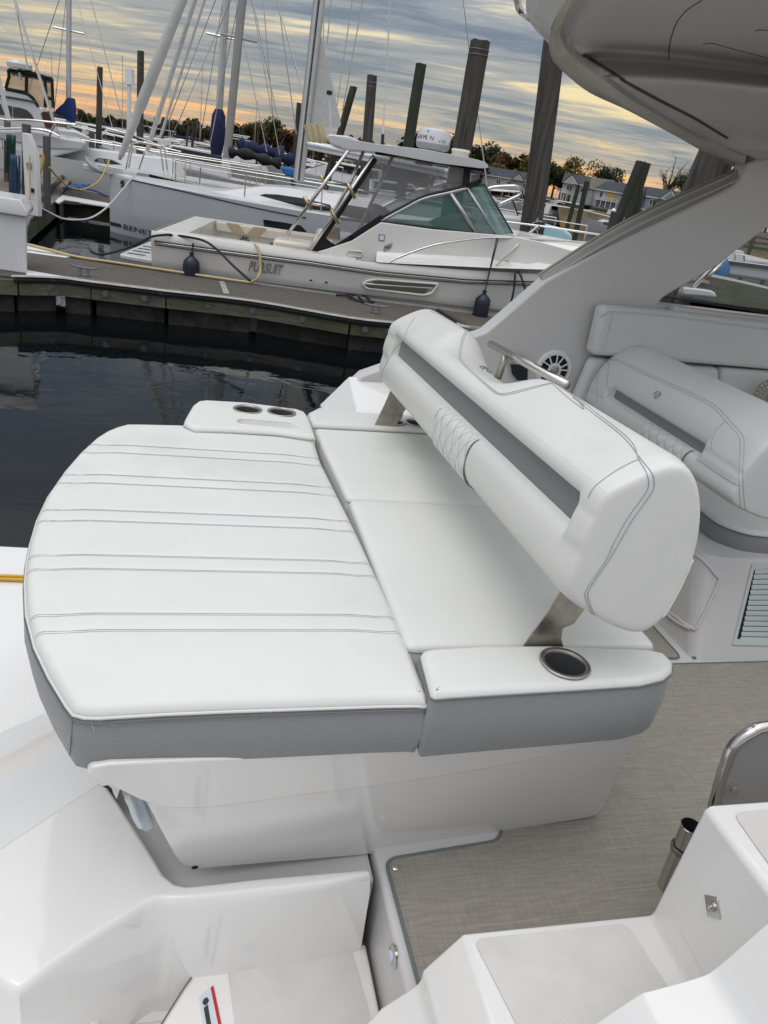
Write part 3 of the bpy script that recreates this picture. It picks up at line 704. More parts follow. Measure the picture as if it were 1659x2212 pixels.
for L in ([(1517, 0), (1486, 20), (1463, 47), (1451, 78), (1446, 102), (1444, 129)], [(1520, 95), (1537, 93), (1571, 102), (1659, 125), (1720, 142)], [(1632, 66), (1645, 64), (1680, 68)]):
    q = onto(rt_, L, 0.0);
    if len(q) > 2: MB().tube(q, 0.002, 6).build('moulding_groove', mat('groove_grey', (0.10, 0.10, 0.10), 0.7), boat)
lt_ = bvh([c for c in boat.children if c.name.startswith('hardtop_')])
q = onto(lt_, [(1260, 118), (1330, 163), (1420, 213), (1500, 254), (1571, 297)], 0.002)
if len(q) > 2: MB().tube(q, 0.0045, 6).build('canvas_slot', mat('slot_grey', (0.06, 0.06, 0.06), 0.7), boat, smooth=180)
# speaker on the wall
aw = bvh([arch])
def disc_on(tree, u, v):
    d = ray(u, v).normalized(); h = tree.ray_cast(CAM, d); n_ = h[1] if h[1].dot(d) < 0 else -h[1]
    return h[0], n_
c_, n_ = disc_on(aw, 1195, 798)
sa = n_.cross(ez).normalized(); sb_ = n_.cross(sa)
spk = MB().lathe(c_, [(0.088, 0), (0.088, 0.006), (0.082, 0.012), (0.068, 0.013), (0.066, 0.006)], 36, n_, cap=False).build('speaker', WHT, boat)
MB().lathe(c_, [(0.067, 0.0), (0.067, 0.0045), (0.001, 0.0045)], 30, n_).build('speaker_cone', DARK, spk)
for k in range(6):
    for dl in (-0.16, 0.16):
        a = 2*math.pi*k/6+0.3+dl; dv = sa*math.cos(a)+sb_*math.sin(a)
        m = MB().tube([c_+dv*0.028+n_*0.012, c_+(sa*math.cos(a+dl*.5)+sb_*math.sin(a+dl*.5))*0.070+n_*0.012], 0.0035, 6); m.build('grille_spoke', WHT, spk)
MB().lathe(c_, [(0.032, 0.009), (0.032, 0.016), (0.022, 0.018), (0.02, 0.014)], 24, n_, cap=False).build('grille_ring', WHT, spk)
MB().lathe(c_, [(0.02, 0.01), (0.02, 0.017), (0.010, 0.021), (0.001, 0.021)], 20, n_).build('tweeter', SSB, spk)
# control plate behind the grab rail
q = PY([(1100, 772), (1140, 772), (1139, 820), (1118, 822), (1106, 808)], 1.985); pl = MB().prism(q, -ey*0.004).build('switch_plate', BLK, boat)
q = PY([(1100, 771), (1141, 771), (1140, 788), (1101, 786)], 1.978); MB().prism(q, -ey*0.001).build('notice', mat('notice_white', (0.55, 0.55, 0.57), 0.5), pl)
for k in range(4):
    q = PY([(1103, 773.5+k*3.6), (1132+((k*7) % 5), 774+k*3.6)], 1.9755); MB().tube(q, 0.0008, 4).build('print_line', CHAR, pl)
# bench module on the port side
Bb = [BF.w(1.42, 0.935, ZS), BF.w(3.2, 0.945, ZS), BF.w(3.2, 1.99, ZS), BF.w(1.42, 1.99, ZS)]
Bt = [BF.w(1.435, 1.10, 1.06), BF.w(3.2, 1.10, 1.06), BF.w(3.2, 1.99, 1.06), BF.w(1.435, 1.99, 1.06)]
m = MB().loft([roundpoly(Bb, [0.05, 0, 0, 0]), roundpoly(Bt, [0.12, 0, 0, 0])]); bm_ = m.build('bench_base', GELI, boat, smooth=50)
bb_ = bvh([bm_])
def quad_on(tree, pts, lift): return [onto(tree, [p, (p[0]+.5, p[1])], lift, smooth=False)[0] for p in pts]
try:
    # locker door with rounded rim
    lk = [(1437, 1195), (1499, 1196), (1545, 1242), (1549, 1262), (1508, 1350), (1494, 1356), (1455, 1328), (1420, 1300)]
    q = onto(bb_, lk+[lk[0]], 0.003, 5); MB().tube(q, 0.006, 8).build('locker_rim', GELI, boat, smooth=180)
    q = onto(bb_, [(1420, 1308), (1463, 1342), (1492, 1358)], 0.006, 5); MB().tube(q, 0.007, 8).build('door_hinge', GELI, boat)
    # louvre vent
    fo = quad_on(bb_, [(1623, 1217), (1700, 1213), (1700, 1394), (1580, 1391)], 0.001)
    vf = MB()
    for a, b in ((0, 1), (1, 2), (2, 3), (3, 0)):
        A, B = fo[a], fo[b]; nn = -ey; inn_ = (sum(fo, Vector())/4)
        vf.prism([A, B, B.lerp(inn_, 0.13), A.lerp(inn_, 0.13)], -ey*0.006)
    lv = vf.build('louvre_vent', mat('vent_plastic', (0.50, 0.55, 0.55), 0.4), boat)
    back_ = [p.lerp(sum(fo, Vector())/4, 0.1) for p in fo]; MB().prism(back_, -ey*0.001).build('vent_opening', DARK, lv)
    for k in range(14):
        t = 0.08+k*0.064; A = fo[0].lerp(fo[3], t); B = fo[1].lerp(fo[2], t); a_ = A.lerp(B, 0.12); b_ = A.lerp(B, 0.97)
        MB().prism([a_-ey*0.002, b_-ey*0.002, b_-ez*0.014-ey*0.010, a_-ez*0.014-ey*0.010], Vector((0, 0, 0.0018))).build('louvre_slat', lv.data.materials[0], lv)
except Exception as e: print('louvre', e)
# chrome gate frame with smoked panel, and the tube socket by the steps
GY = -0.06
gt = smoothpath(PY([(1520, 1850), (1532, 1790), (1544, 1733), (1558, 1681), (1569, 1648), (1580, 1619), (1600, 1597), (1626, 1580), (1659, 1569), (1800, 1560)], GY), 5)
gate = MB().tube(gt, 0.0125, 14).build('gate_frame', SS, boat, smooth=180)
q = PY([(1545, 1760), (1560, 1700), (1571, 1658), (1583, 1626), (1602, 1604), (1628, 1589), (1659, 1579), (1800, 1570), (1800, 1900), (1520, 1860)], GY); MB().prism(q, ey*0.005).build('gate_panel', ACR, gate)
q = BF.Y(1585, 1705, GY-0.006); MB().lathe(q, [(0.009, 0), (0.009, 0.004), (0.005, 0.008), (0.001, 0.009)], 14, -ey).build('panel_bolt', SS, gate)
so_k = thing('rod_socket', 'open steel tube socket standing behind the cockpit steps beside the chrome gate', 'socket')
a_, b_ = BF.Y(1494, 1783, -0.08), BF.Y(1440, 1915, -0.08)
ax_ = (b_-a_).normalized()
MB().lathe(a_, [(0.021, 0.0), (0.0225, 0.002), (0.0205, 0.012), (0.0205, (b_-a_).length)], 20, ax_, cap=False).build('socket_tube', SS, so_k, smooth=40)
MB().lathe(a_, [(0.0195, 0.0), (0.0195, 0.09), (0.001, 0.09)], 18, ax_, cap=False).build('socket_bore', DARK, so_k)
MB().lathe(a_+ax_*0.06, [(0.0235, 0.0), (0.025, 0.006), (0.0235, 0.014)], 20, ax_, cap=False).build('socket_collar', SSB, so_k, smooth=180)
# ---- mats
def floor_mat(pts, z, label, nm):
    P = ccw([Vector(p) for p in pts]); n = len(P)
    m = MB().prism(P, (0, 0, 0.004)); o = m.build('floor_mat', MATM); tag(o, label, 'mat')
    e = MB().tube([p+Vector((0, 0, 0.003)) for p in P], 0.0048, 6, closed=True, cap=False).build('binding', mat('mat_binding', (0.14, 0.17, 0.16), 0.8), o)
    return o
c = [BF.w(0.05, 0.176, ZS), BF.w(0.355, 0.205, ZS), BF.w(0.385, 0.25, ZS), BF.w(0.45, 0.9, ZS), BF.w(1.9, 0.925, ZS), BF.w(3.1, 0.925, ZS), BF.w(3.1, -1.2, ZS), BF.w(0.075, -1.2, ZS)]
m1 = floor_mat(resample(roundpoly([p+Vector((0, 0, 0.001)) for p in c], [0.03, 0.03, 0.03, 0.02, 0, 0, 0, 0]), 0.05), ZS, 'big grey woven floor mat with snap stud beside the cockpit steps', 'a')
MB().lathe(Z(853, 1875, ZS+0.006), [(0.009, 0), (0.0085, 0.003), (0.005, 0.0055), (0.001, 0.006)], 16).build('snap_stud', SS, m1)
c = [BF.w(0.55, 0.955, ZS), BF.w(1.375, 0.95, ZS), BF.w(1.385, 1.9, ZS), BF.w(0.62, 1.5, ZS)]
m2 = floor_mat(roundpoly([p+Vector((0, 0, 0.001)) for p in c], 0.03), ZS, 'small grey floor mat in front of the locker door, mostly under the sun lounge', 'b')
MB().lathe(Z(1500, 1420, ZS+0.006), [(0.009, 0), (0.0085, 0.002), (0.001, 0.004)], 14).build('snap_stud', SSB, m2)
# ---- sun pad
def stitch_lines(parent, zf, ys, x0f, x1f, fr=BF, z_lift=0.0006, double=True, r=0.022, zt=ZP):
    for i, gy in enumerate(ys):
        a, b = x0f(gy), x1f(gy); m = MB()
        def drop(x):
            d = min(x-a, b-x); return 0 if d >= r else r-math.sqrt(max(0, r*r-(r-max(0.0, d))**2))
        xs = [a+0.003+0.0035*j for j in range(7)]+[a+0.03+(b-a-0.06)*j/30 for j in range(31)]+[b-0.024+0.0035*j for j in range(7)]
        for g2, rr_ in ((gy, 0.0008), (gy-0.0075, 0.0005)):
            m.tube([fr.w(x, g2, zf(x, g2)-drop(x)+z_lift) for x in xs], rr_, 4)
        m.build('stitching', STI, parent, smooth=0)
padD = [(159, 1530), (182, 1536), (213, 1537), (350, 1529), (496, 1523), (823, 1513), (900, 1512), (920, 1514), (924, 1504), (850, 1322), (765, 1140), (690, 992), (679, 956), (672, 947), (650, 942), (559, 932), (473, 925), (387, 920), (300, 918), (272, 918), (250, 924), (228, 933), (206, 947), (172, 978), (138, 1017), (105, 1064), (81, 1115), (66, 1167), (58, 1210), (55, 1253), (58, 1317), (76, 1386), (107, 1450), (145, 1512)]
padO = [Z(a, b, ZP-0.008) for a, b in padD]
gro = [BF.l(Z(387, v, ZP)).y for v in (971, 988, 1036, 1054, 1111, 1134, 1206, 1235, 1329, 1364)]
mt, mbn, seam, zf = cushion(padO, 1.176, ZP, r=0.022, crown=0.006, grooves=gro, bulge=0.008, dx=0.04, dy=0.05)
pad = thing('sun_pad', 'large rounded white sun pad cushion with rows of stitching and grey side band', 'cushion')
weld(mt.build('pad_top', VIN, pad)); bnd = weld(mbn.build('side_band', GREY, pad), 1e-4, 50)
MB().tube(seam, 0.0035, 6, closed=True, cap=False).build('piping', VIN, pad, smooth=180)
MB().tube([p-ez*0.007 for p in inset(ccw(seam), -0.004)], 0.0016, 4, closed=True, cap=False).build('dark_seam', PIPG, pad, smooth=180)
Lp = [BF.l(p) for p in ccw(resample(padO, 0.03))]
def xcross(gy, side):
    xs = []
    for i in range(len(Lp)):
        a, b = Lp[i], Lp[(i+1) % len(Lp)]
        if (a.y-gy)*(b.y-gy) <= 0 and a.y != b.y: xs.append(a.x+(gy-a.y)/(b.y-a.y)*(b.x-a.x))
    return min(xs) if side == 0 else max(xs)
stitch_lines(pad, zf, gro, lambda y: xcross(y, 0), lambda y: xcross(y, 1))
# corner seam and scuffs on the grey band
bt2 = bvh([bnd])
q = onto(bt2, [(159, 1536), (155, 1590), (150, 1652)], 0.0008); MB().tube(q, 0.0009, 4).build('corner_seam', PIPG, pad)
# ---- seat cushions
def simple_cushion(nm, outline, zb, zt, label, cat='cushion', group=None, bm=VIN, tm=VIN, r=0.016, crown=0.004, holes=(), seam_on=True, **k):
    t, bnd_, sm_, zf_ = cushion(outline, zb, zt, r=r, crown=crown, holes=holes, **k)
    root = thing(nm, label, cat, group)
    weld(t.build('cushion_top', tm, root), 1e-4, 180); bo = weld(bnd_.build('side_band', bm, root), 1e-4, 50)
    if seam_on: MB().tube(sm_, 0.0022, 5, closed=True, cap=False).build('seam', PIPG if bm is GREY else mat('pale_seam', (0.45, 0.47, 0.46), 0.7), root, smooth=180)
    return root, zf_
seat = [BF.w(0.008, 0.193, 0), BF.w(0.60, 0.193, 0), BF.w(0.60, 0.914, 0), BF.w(0.008, 0.914, 0)]
s1, _ = simple_cushion('seat_cushion', roundpoly(seat, 0.02), 1.21, ZP, 'square white seat cushion under the near half of the tilted backrest')
seat = [BF.w(0.004, 0.920, 0), BF.w(0.60, 0.920, 0), BF.w(0.60, 1.545, 0), BF.w(-0.018, 1.520, 0)]
s2, _ = simple_cushion('seat_cushion', roundpoly(seat, 0.02), 1.21, ZP, 'square white seat cushion under the far half of the tilted backrest')
m = MB().prism([BF.w(0.455, 0.186, 1.205), BF.w(0.608, 0.186, 1.205), BF.w(0.608, 0.90, 1.205), BF.w(0.455, 0.90, 1.205)], (0, 0, 0.088)); m.build('grey_front_band', GREY, s1, bevel=0.006)
# near arm rest with cup holder
def cupholder(parent, c, r=0.045, depth=0.10):
    c = Vector(c)
    m = MB().lathe(c, [(r*0.90, -depth), (r*0.93, 0.0), (r*0.97, 0.0025), (r*1.10, 0.0035), (r*1.17, 0.002), (r*1.18, -0.001)], 36, cap=False)
    o = m.build('cup_holder', SSB, parent, smooth=180)
    MB().lathe(c, [(0.0001, -depth+0.002), (r*0.85, -depth+0.002), (r*0.895, -depth+0.008), (r*0.925, -0.004)], 30, cap=False).build('cup_liner', mat('cup_inner', (0.16, 0.17, 0.17), 0.35, metal=0.6), o)
    return o
def circ(c, r, n=28): return [Vector((c.x+r*math.cos(2*math.pi*j/n), c.y+r*math.sin(2*math.pi*j/n), 0)) for j in range(n)]
armD = [(908, 1424), (930, 1508), (938, 1513), (960, 1511), (1100, 1502), (1250, 1493), (1380, 1484), (1430, 1472), (1448, 1458), (1450, 1440), (1430, 1420), (1390, 1411), (1180, 1404), (1050, 1405), (935, 1411), (914, 1415)]
armO = [Z(a, b, ZP+0.005) for a, b in armD]
cc_ = Z(1219, 1437, ZP+0.02)
ar, zfa = simple_cushion('arm_rest', armO, 1.178, ZP+0.022, 'white arm rest cushion with one steel cup holder and grey band, nearest the camera', 'arm rest', bm=GREY, holes=[circ(cc_, 0.047)], crown=0.003, dx=0.03, dy=0.03)
cupholder(ar, (cc_.x, cc_.y, ZP+0.0255))
# far cushion with two cup holders and a phone tray
fD = [(398, 918), (402, 905), (417, 879), (428, 871), (445, 869), (530, 874), (640, 888), (658, 894), (666, 905), (681, 948), (670, 948), (600, 938), (500, 932), (420, 930)]
fO = [Z(a, b, ZP+0.01) for a, b in fD]
h1, h2 = Z(535, 887, ZP+0.02), Z(608, 893, ZP+0.02); ta, tb_ = Z(528, 913, ZP+0.02), Z(624, 921, ZP+0.02)
dx_ = (tb_-ta).normalized(); dy_ = Vector((-dx_.y, dx_.x, 0)); rr = 0.026
tray = [ta+(-dx_*math.sin(t)+dy_*math.cos(t))*rr for t in [j*math.pi/10 for j in range(11)]]+[tb_+(dx_*math.sin(t)-dy_*math.cos(t))*rr for t in [j*math.pi/10 for j in range(11)]]
fc, _ = simple_cushion('cup_holder_cushion', fO, 1.23, ZP+0.022, 'white corner cushion with two cup holders and oval tray beyond the sun pad', holes=[circ(h1, 0.047), circ(h2, 0.047), tray], crown=0.003, dx=0.03, dy=0.03, seam_on=True)
cupholder(fc, (h1.x, h1.y, ZP+0.025)); cupholder(fc, (h2.x, h2.y, ZP+0.025))
m = MB(); tt = [Vector((p.x, p.y, ZP+0.023)) for p in tray]; tt = ccw(tt)
m.loft([[p-ez*0.018 for p in inset(tt, 0.006)], tt, [p+ez*0.002 for p in inset(tt, -0.004)], [p-ez*0.001 for p in inset(tt, -0.007)]], cap=False); m.add([p-ez*0.018 for p in inset(tt, 0.006)], [tuple(range(len(tt)))])
m.build('phone_tray', VIN, fc)
gD = [(676, 920), (668, 905), (666, 894), (678, 889), (748, 892), (820, 896), (930, 903), (1010, 908), (1010, 940), (911, 932), (802, 926), (720, 922)]
gO = [Z(a, b, ZP+0.005) for a, b in gD]
h3, h4 = Z(849, 911, ZP+0.015), Z(900, 914, ZP+0.015)
nc, _ = simple_cushion('side_cushion', gO, 1.24, ZP+0.014, 'narrow white cushion with two cup holders beyond the far bracket of the backrest', holes=[circ(h3, 0.044), circ(h4, 0.044)], crown=0.002, dx=0.03, dy=0.03)
cupholder(nc, (h3.x, h3.y, ZP+0.017), 0.042); cupholder(nc, (h4.x, h4.y, ZP+0.017), 0.042)
# ---- tilted backrests
PF = [ # x, z on the full section; recess pts flagged
 (.262,1.503,0),(.236,1.524,0),(.222,1.554,0),(.222,1.592,0),(.230,1.622,0),(.244,1.637,1),   # lower roll
 (.264,1.644,1),(.272,1.662,1),(.273,1.688,1),(.268,1.702,1),                                 # recess of the stripe
 (.250,1.707,1),(.239,1.722,0),(.245,1.745,0),(.286,1.771,0),(.336,1.799,0),(.376,1.811,0),(.414,1.796,0),(.446,1.752,0),
 (.474,1.676,0),(.482,1.590,0),(.477,1.522,0),(.462,1.474,0),(.434,1.443,0),(.402,1.438,0),(.352,1.456,0),(.302,1.482,0)]
FL = {5:(.2255,1.636),6:(.2262,1.650),7:(.2275,1.664),8:(.231,1.682),9:(.237,1.698),10:(.236,1.710)}
def tilt(y): return 0.016-0.036*y
def bolster(y0, y1, dx, dz, sx, sz, ys0, ys1, scoop=None, grow=0):
    cx, cz = 0.365, 1.625
    def ring(y, s, rec, sy=0):
        out = []
        for i, (x, z, f) in enumerate(PF):
            if f:
                fx, fz = FL[i]; x = fx+(x-fx)*rec; z = fz+(z-fz)*rec
            if grow and i == 7: z = 1.676
            if grow and z < 1.65: z = 1.664-(1.64-z)*0.66
            if grow and 11 <= i <= 21: g_ = (.3, .7, 1, 1, 1, 1, 1, .9, .7, .5, .2)[i-11]*grow; z += g_; x += g_*.6
            if scoop and 12 <= i <= 18:
                k = sy*(.0, .2, .85, 1, 1, .6, .2)[i-12]
                z -= (0.03, 0.045, 0.07, 0.085, 0.085, 0.08, 0.05)[i-12]*k
            # flat ends: corners rounder than sides
            out.append(BF.w(dx+(cx+(x-cx)*s)*1.0*sx+(1-sx)*cx, y, dz+(cz+(z-cz)*s)+(tilt(y) if scoop else 0)))
        return out
    ys = [(y0, .78, 0), (y0+.001, .90, 0), (y0+.005, .945, 0), (y0+.014, .97, 0), (y0+.028, .987, 0), (y0+.046, 1.0, 0), (ys0-.014, 1, 0), (ys0, 1, .15), (ys0+.006, 1, 1), (ys0+.03, 1, 1)]
    k = 22
    for j in range(1, k): ys.append((ys0+.03+(ys1-ys0-.06)*j/k, 1, 1))
    ys += [(ys1-.03, 1, 1), (ys1-.006, 1, 1), (ys1, 1, .15), (ys1+.012, 1, 0)]
    ys += [(y1-.06, 1.0, 0), (y1-.035, .99, 0), (y1-.018, .972, 0), (y1-.006, .93, 0), (y1-.001, .86, 0), (y1, .70, 0)]
    rings = []
    for y, s, rec in ys:
        sc = 0
        if scoop:
            a, b = scoop; e = 0.07
            t0 = max(0, min(1, (y-a)/e)); t1 = max(0, min(1, (b-y)/e)); sc = (t0*t0*(3-2*t0))*(t1*t1*(3-2*t1))
        rings.append(ring(y, s, rec, sc))
    m = MB().loft(rings)
    return m
bo = thing('tilted_backrest', 'long white backrest with grey stripe and steel grab rail over the sun lounge', 'backrest')
BY0, BY1, S0, S1 = 0.028, 1.69, 0.092, 1.56
body = bolster(BY0, BY1, 0, 0, 1, 1, S0, S1, scoop=(0.66, 1.20)).build('backrest_body', VIN, bo, sub=2)
def stripe(parent, y0, y1, dx, dz):
    r_ = []
    for k in range(31):
        y = y0+.003+(y1-y0-.006)*k/30; tz = tilt(y) if dx == 0 else 0
        r_.append([BF.w(dx+x, y, dz+z+tz) for x, z in ((.262, 1.634), (.259, 1.646), (.262, 1.668), (.265, 1.690), (.264, 1.705), (.29, 1.705), (.29, 1.634))])
    return MB().loft(r_).build('grey_stripe', GREYS, parent, smooth=60)
stripe(bo, S0, S1, 0, 0)
def quilt(parent, ya, yb, dx, dz, cell=0.055):
    lower = [(.2640,1.5010),(.2370,1.5220),(.2230,1.5540),(.2225,1.5910),(.2300,1.6200),(.2440,1.6345),(.262,1.639)]
    lp_ = smoothpath([Vector((a, 0, b)) for a, b in lower], 7); L = [0]
    for i in range(1, len(lp_)): L.append(L[-1]+(lp_[i]-lp_[i-1]).length)
    def nrm_(i):
        a = lp_[max(0, i-1)]; b = lp_[min(len(lp_)-1, i+1)]; t = (b-a).normalized(); return Vector((-t.z, 0, t.x))
    ny = 56; rings = []
    for j in range(ny+1):
        y = ya+(yb-ya)*j/ny; rg = []
        for i, p in enumerate(lp_):
            u = (y-ya)/cell; v = L[i]/cell*0.62
            d = min(abs(((u+v) % 1)-.5), 9); d2 = abs(((u-v) % 1)-.5)
            puff = 0.0024*(1-math.exp(-((0.5-d)/0.13)**2))*(1-math.exp(-((0.5-d2)/0.13)**2))
            q = p+nrm_(i)*((0.0006 if dx == 0 else 0.004)+puff); rg.append(BF.w(dx+q.x, y, dz+(q.z+tilt(y) if dx == 0 else 1.664-(1.64-q.z)*0.66)))
        rings.append(rg)
    o = MB().loft(rings, closed=False, cap=False).build('quilted_panel', VIN if parent is bo else VIN2, parent, smooth=180)
    m = MB()
    for sgn in (1, -1):
        for k in range(-8, 12):
            seg = []
            for i, p in enumerate(lp_):
                v = L[i]/cell*0.62; u = k-sgn*v
                y = ya+u*cell
                if ya <= y <= yb: q = p+nrm_(i)*(0.0010 if dx == 0 else 0.0045); seg.append(BF.w(dx+q.x, y, dz+(q.z+tilt(y) if dx == 0 else 1.664-(1.64-q.z)*0.66)))
            if len(seg) > 2: m.tube(seg, 0.0006, 4)
    m.build('diamond_stitching', STI, o, smooth=0)
    for y in (ya, yb):
        MB().tube([BF.w(dx+(p+nrm_(i)*0.0004).x, y, dz+((p+nrm_(i)*0.0004).z+tilt(y) if dx == 0 else 1.664-(1.64-(p+nrm_(i)*0.0004).z)*0.66)) for i, p in enumerate(lp_)], 0.0013, 6).build('panel_piping', PIPG, parent, smooth=180)
yq0, yq1 = BF.l(BF.X(1010, 985, 0.225)).y, BF.l(BF.X(940, 905, 0.225)).y
print('quilt', yq0, yq1)
quilt(bo, yq0, yq1, 0, 0)
dg.update(); tb1 = bvh([body])
def lines(parent, tree, Ls, r=0.0008, mt=STI, nm='stitching', lift=0.0009, k=6):
    m = MB(); ok = False
    for L in Ls:
        q = onto(tree, L, lift, k)
        if len(q) > 2:
            # split where the line jumps to another surface
            seg = [q[0]]
            if nm == 'welt':
                br = [0]+[i for i in range(1, len(q)) if (q[i]-q[i-1]).length > 0.06]+[len(q)]
                k_ = max(range(len(br)-1), key=lambda i: br[i+1]-br[i]); q = q[br[k_]:br[k_+1]]; seg = [q[0]]
            for a in q[1:]:
                if (a-seg[-1]).length > 0.12:
                    if len(seg) > 2: m.tube(seg, r, 5)
                    seg = [a]
                else: seg.append(a)
            if len(seg) > 2: m.tube(seg, r, 5)
            ok = True
    if ok: return m.build(nm, mt, parent, smooth=180)
def sz(pts, x0, y0, k): return [((x0+a/k)*.5486, (y0+b/k)*.5486) for a, b in pts]
# seams traced along the backrest: long double seam of the top edge, near end wrap, centre yoke
A1 = sz([(1240, 590), (1440, 570)], 1400, 1200, 1.8433)
S = [sz([(0, 625), (120, 720), (300, 860), (420, 950), (530, 1040), (600, 1120), (635, 1225), (690, 1320), (712, 1400), (700, 1470), (640, 1560), (540, 1700), (430, 1900), (380, 2013)], 2200, 1200, 2.0133),
     sz([(0, 640), (110, 735), (290, 875), (410, 965), (500, 1040), (575, 1120), (640, 1210), (735, 1330), (755, 1400), (745, 1470), (680, 1570), (575, 1720), (470, 1900), (405, 2013)], 2200, 1200, 2.0133)]
S = [sz([(1430, 575), (1530, 665), (1659, 760)], 1400, 1200, 1.8433)+[p for p in S[0][1:]]+sz([(880, 240), (880, 285), (905, 345)], 1500, 2100, 1.0886),
     sz([(1450, 570), (1560, 650), (1659, 730)], 1400, 1200, 1.8433)+[p for p in S[1][1:]]+sz([(893, 240), (893, 290), (915, 350)], 1500, 2100, 1.0886)]
S.append(sz([(640, 1225), (560, 1260), (450, 1320), (350, 1390), (280, 1450), (235, 1530)], 2200, 1200, 2.0133))
S.append(sz([(800, 185), (775, 240), (755, 330), (755, 400), (785, 440), (900, 545), (1000, 630), (1060, 657), (1150, 645), (1280, 610), (1430, 572)], 1400, 1200, 1.8433))
S.append(sz([(815, 188), (788, 240), (766, 330), (766, 392), (792, 432), (905, 535), (1005, 620), (1060, 646), (1150, 633), (1280, 600), (1420, 568)], 1400, 1200, 1.8433))
S.append(sz([(545, 48), (700, 110), (815, 182)], 1400, 1200, 1.8433))
S.append(sz([(355, 260), (290, 310), (240, 400), (200, 480), (185, 560)], 1400, 1200, 1.8433))
S.append(sz([(430, 95), (380, 170), (355, 260)], 1400, 1200, 1.8433))
lines(bo, tb1, S)
# welt along the outer near edge
lines(bo, tb1, [sz([(1000, 30), (1050, 130), (1076, 240), (1070, 330), (1020, 560), (950, 760), (850, 980), (740, 1170), (640, 1290), (560, 1345)], 2300, 1900, 2.2915)], r=0.0022, mt=VIN, nm='welt')
# emblem: an oval ring opened by a sweeping stroke
def emblem(parent, tree, u, v, s, ang, mt):
    c, nn = disc_on(tree, u, v)
    d1, n1_ = disc_on(tree, u+8, v+8*math.tan(ang)); tx = (d1-c); tx = (tx-nn*tx.dot(nn)).normalized(); ty = nn.cross(tx)
    m = MB()
    def P2(a, b): return c+tx*a*s+ty*b*s+nn*0.0012
    m.tube(smoothpath([P2(*p) for p in ((-.9, -.30), (-1.0, .1), (-.7, .48), (-.1, .62), (.5, .55), (.85, .25), (.7, .0), (.2, -.18), (-.2, -.42), (-.05, -.62), (.4, -.68), (.8, -.5), (1.02, -.1))], 5), [0.02*s+0.07*s*math.sin(math.pi*i/60) for i in range(61)], 6)
    m.tube(smoothpath([P2(*p) for p in ((-.72, -.18), (-.45, .1), (.0, .26), (.5, .28))], 5), 0.05*s, 5)
    return m.build('emblem', mt, parent, smooth=180)
emblem(bo, tb1, 1048, 798, 0.024, 0.35, mat('emblem_grey', (0.20, 0.19, 0.25), 0.4))
lines(pad, bt2, [[(196, 1552), (200, 1566), (204, 1580)], [(206, 1550), (215, 1556), (226, 1554)], [(236, 1560), (246, 1566), (252, 1560)], [(148, 1590), (149, 1600), (148, 1606)]], r=0.0011, mt=mat('scuff_pale', (0.42, 0.42, 0.42), 0.8), nm='scuff', lift=0.0002)
# grab rail over the scoop
def rail3(u, v, y): return BF.Y(u, v, y)
a = BF.X(1068, 748, 0.44); b = BF.X(1150, 797, 0.44); c = BF.X(1215, 818, 0.44)
print('rail', BF.l(a), BF.l(b), BF.l(c))
ra = BF.w(0.445, BF.l(a).y, 1.79); 
rp = [BF.X(1060, 743, 0.44), BF.X(1224, 832, 0.475)]
MB().tube(rp, 0.0115, 14).build('grab_rail', SS, bo, smooth=180)
q0 = BF.X(1094, 762, 0.45); MB().tube([q0, q0+Vector((0.0, 0.0, -0.08))-ex*0.01], 0.011, 12).build('rail_post', SSB, bo, smooth=180)
# steel brackets
for pts, yb in (([(1130, 1398), (1150, 1368), (1186, 1320), (1218, 1265), (1300, 1290), (1262, 1318), (1240, 1348), (1216, 1358), (1213, 1380), (1218, 1400)], 0.175), ([(805, 927), (828, 880), (850, 830), (905, 850), (872, 890), (868, 905), (859, 912), (858, 928)], 1.556)):
    MB().prism(PY(pts, yb), ey*0.004).build('steel_bracket', SSB, bo, bevel=0.001)
# ---- second backrest and the port bench
b2 = thing('tilted_backrest', 'shorter shaded white backrest with grey stripe and quilted square on the port bench', 'backrest')
DX, DZ = 1.02, -0.20
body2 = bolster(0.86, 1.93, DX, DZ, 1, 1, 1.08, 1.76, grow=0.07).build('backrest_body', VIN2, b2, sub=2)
stripe(b2, 1.08, 1.76, DX, DZ)
yr0, yr1 = BF.l(BF.X(1475, 1000, 0.225+DX)).y, BF.l(BF.X(1380, 925, 0.225+DX)).y
print('q2', yr0, yr1)
quilt(b2, yr0, yr1, DX, DZ)
dg.update(); tb2 = bvh([body2])
S2 = [sz([(330, 480), (400, 445), (470, 450), (700, 560), (900, 650), (1100, 745), (1230, 820), (1320, 920), (1420, 1030), (1440, 1100), (1435, 1250), (1430, 1400), (1440, 1580), (1460, 1660)], 2200, 1200, 2.0133),
      sz([(400, 435), (480, 440), (700, 540), (900, 630), (1110, 728), (1250, 805), (1350, 910), (1455, 1030), (1472, 1100), (1465, 1250), (1460, 1400), (1475, 1590), (1500, 1680)], 2200, 1200, 2.0133),
      sz([(1320, 925), (1260, 980), (1220, 1060), (1210, 1150)], 2200, 1200, 2.0133), sz([(400, 470), (385, 600), (400, 690)], 2200, 1200, 2.0133), sz([(330, 480), (300, 600), (310, 780)], 2200, 1200, 2.0133)]
lines(b2, tb2, S2)
emblem(b2, tb2, 1419, 853, 0.021, 0.35, mat('emblem_grey', (0.2, 0.2, 0.24), 0.4))
bz = 1.15
bD = [(1521, 1098), (1548, 1119), (1575, 1132), (1616, 1145), (1659, 1151), (1720, 1156)]
bO = [Z(a, b, bz) for a, b in bD]; bO = smoothpath(bO, 3)
bO = bO+[BF.w(3.0, BF.l(bO[-1]).y, 0), BF.w(3.0, 1.88, 0), BF.w(1.50, 1.88, 0)]
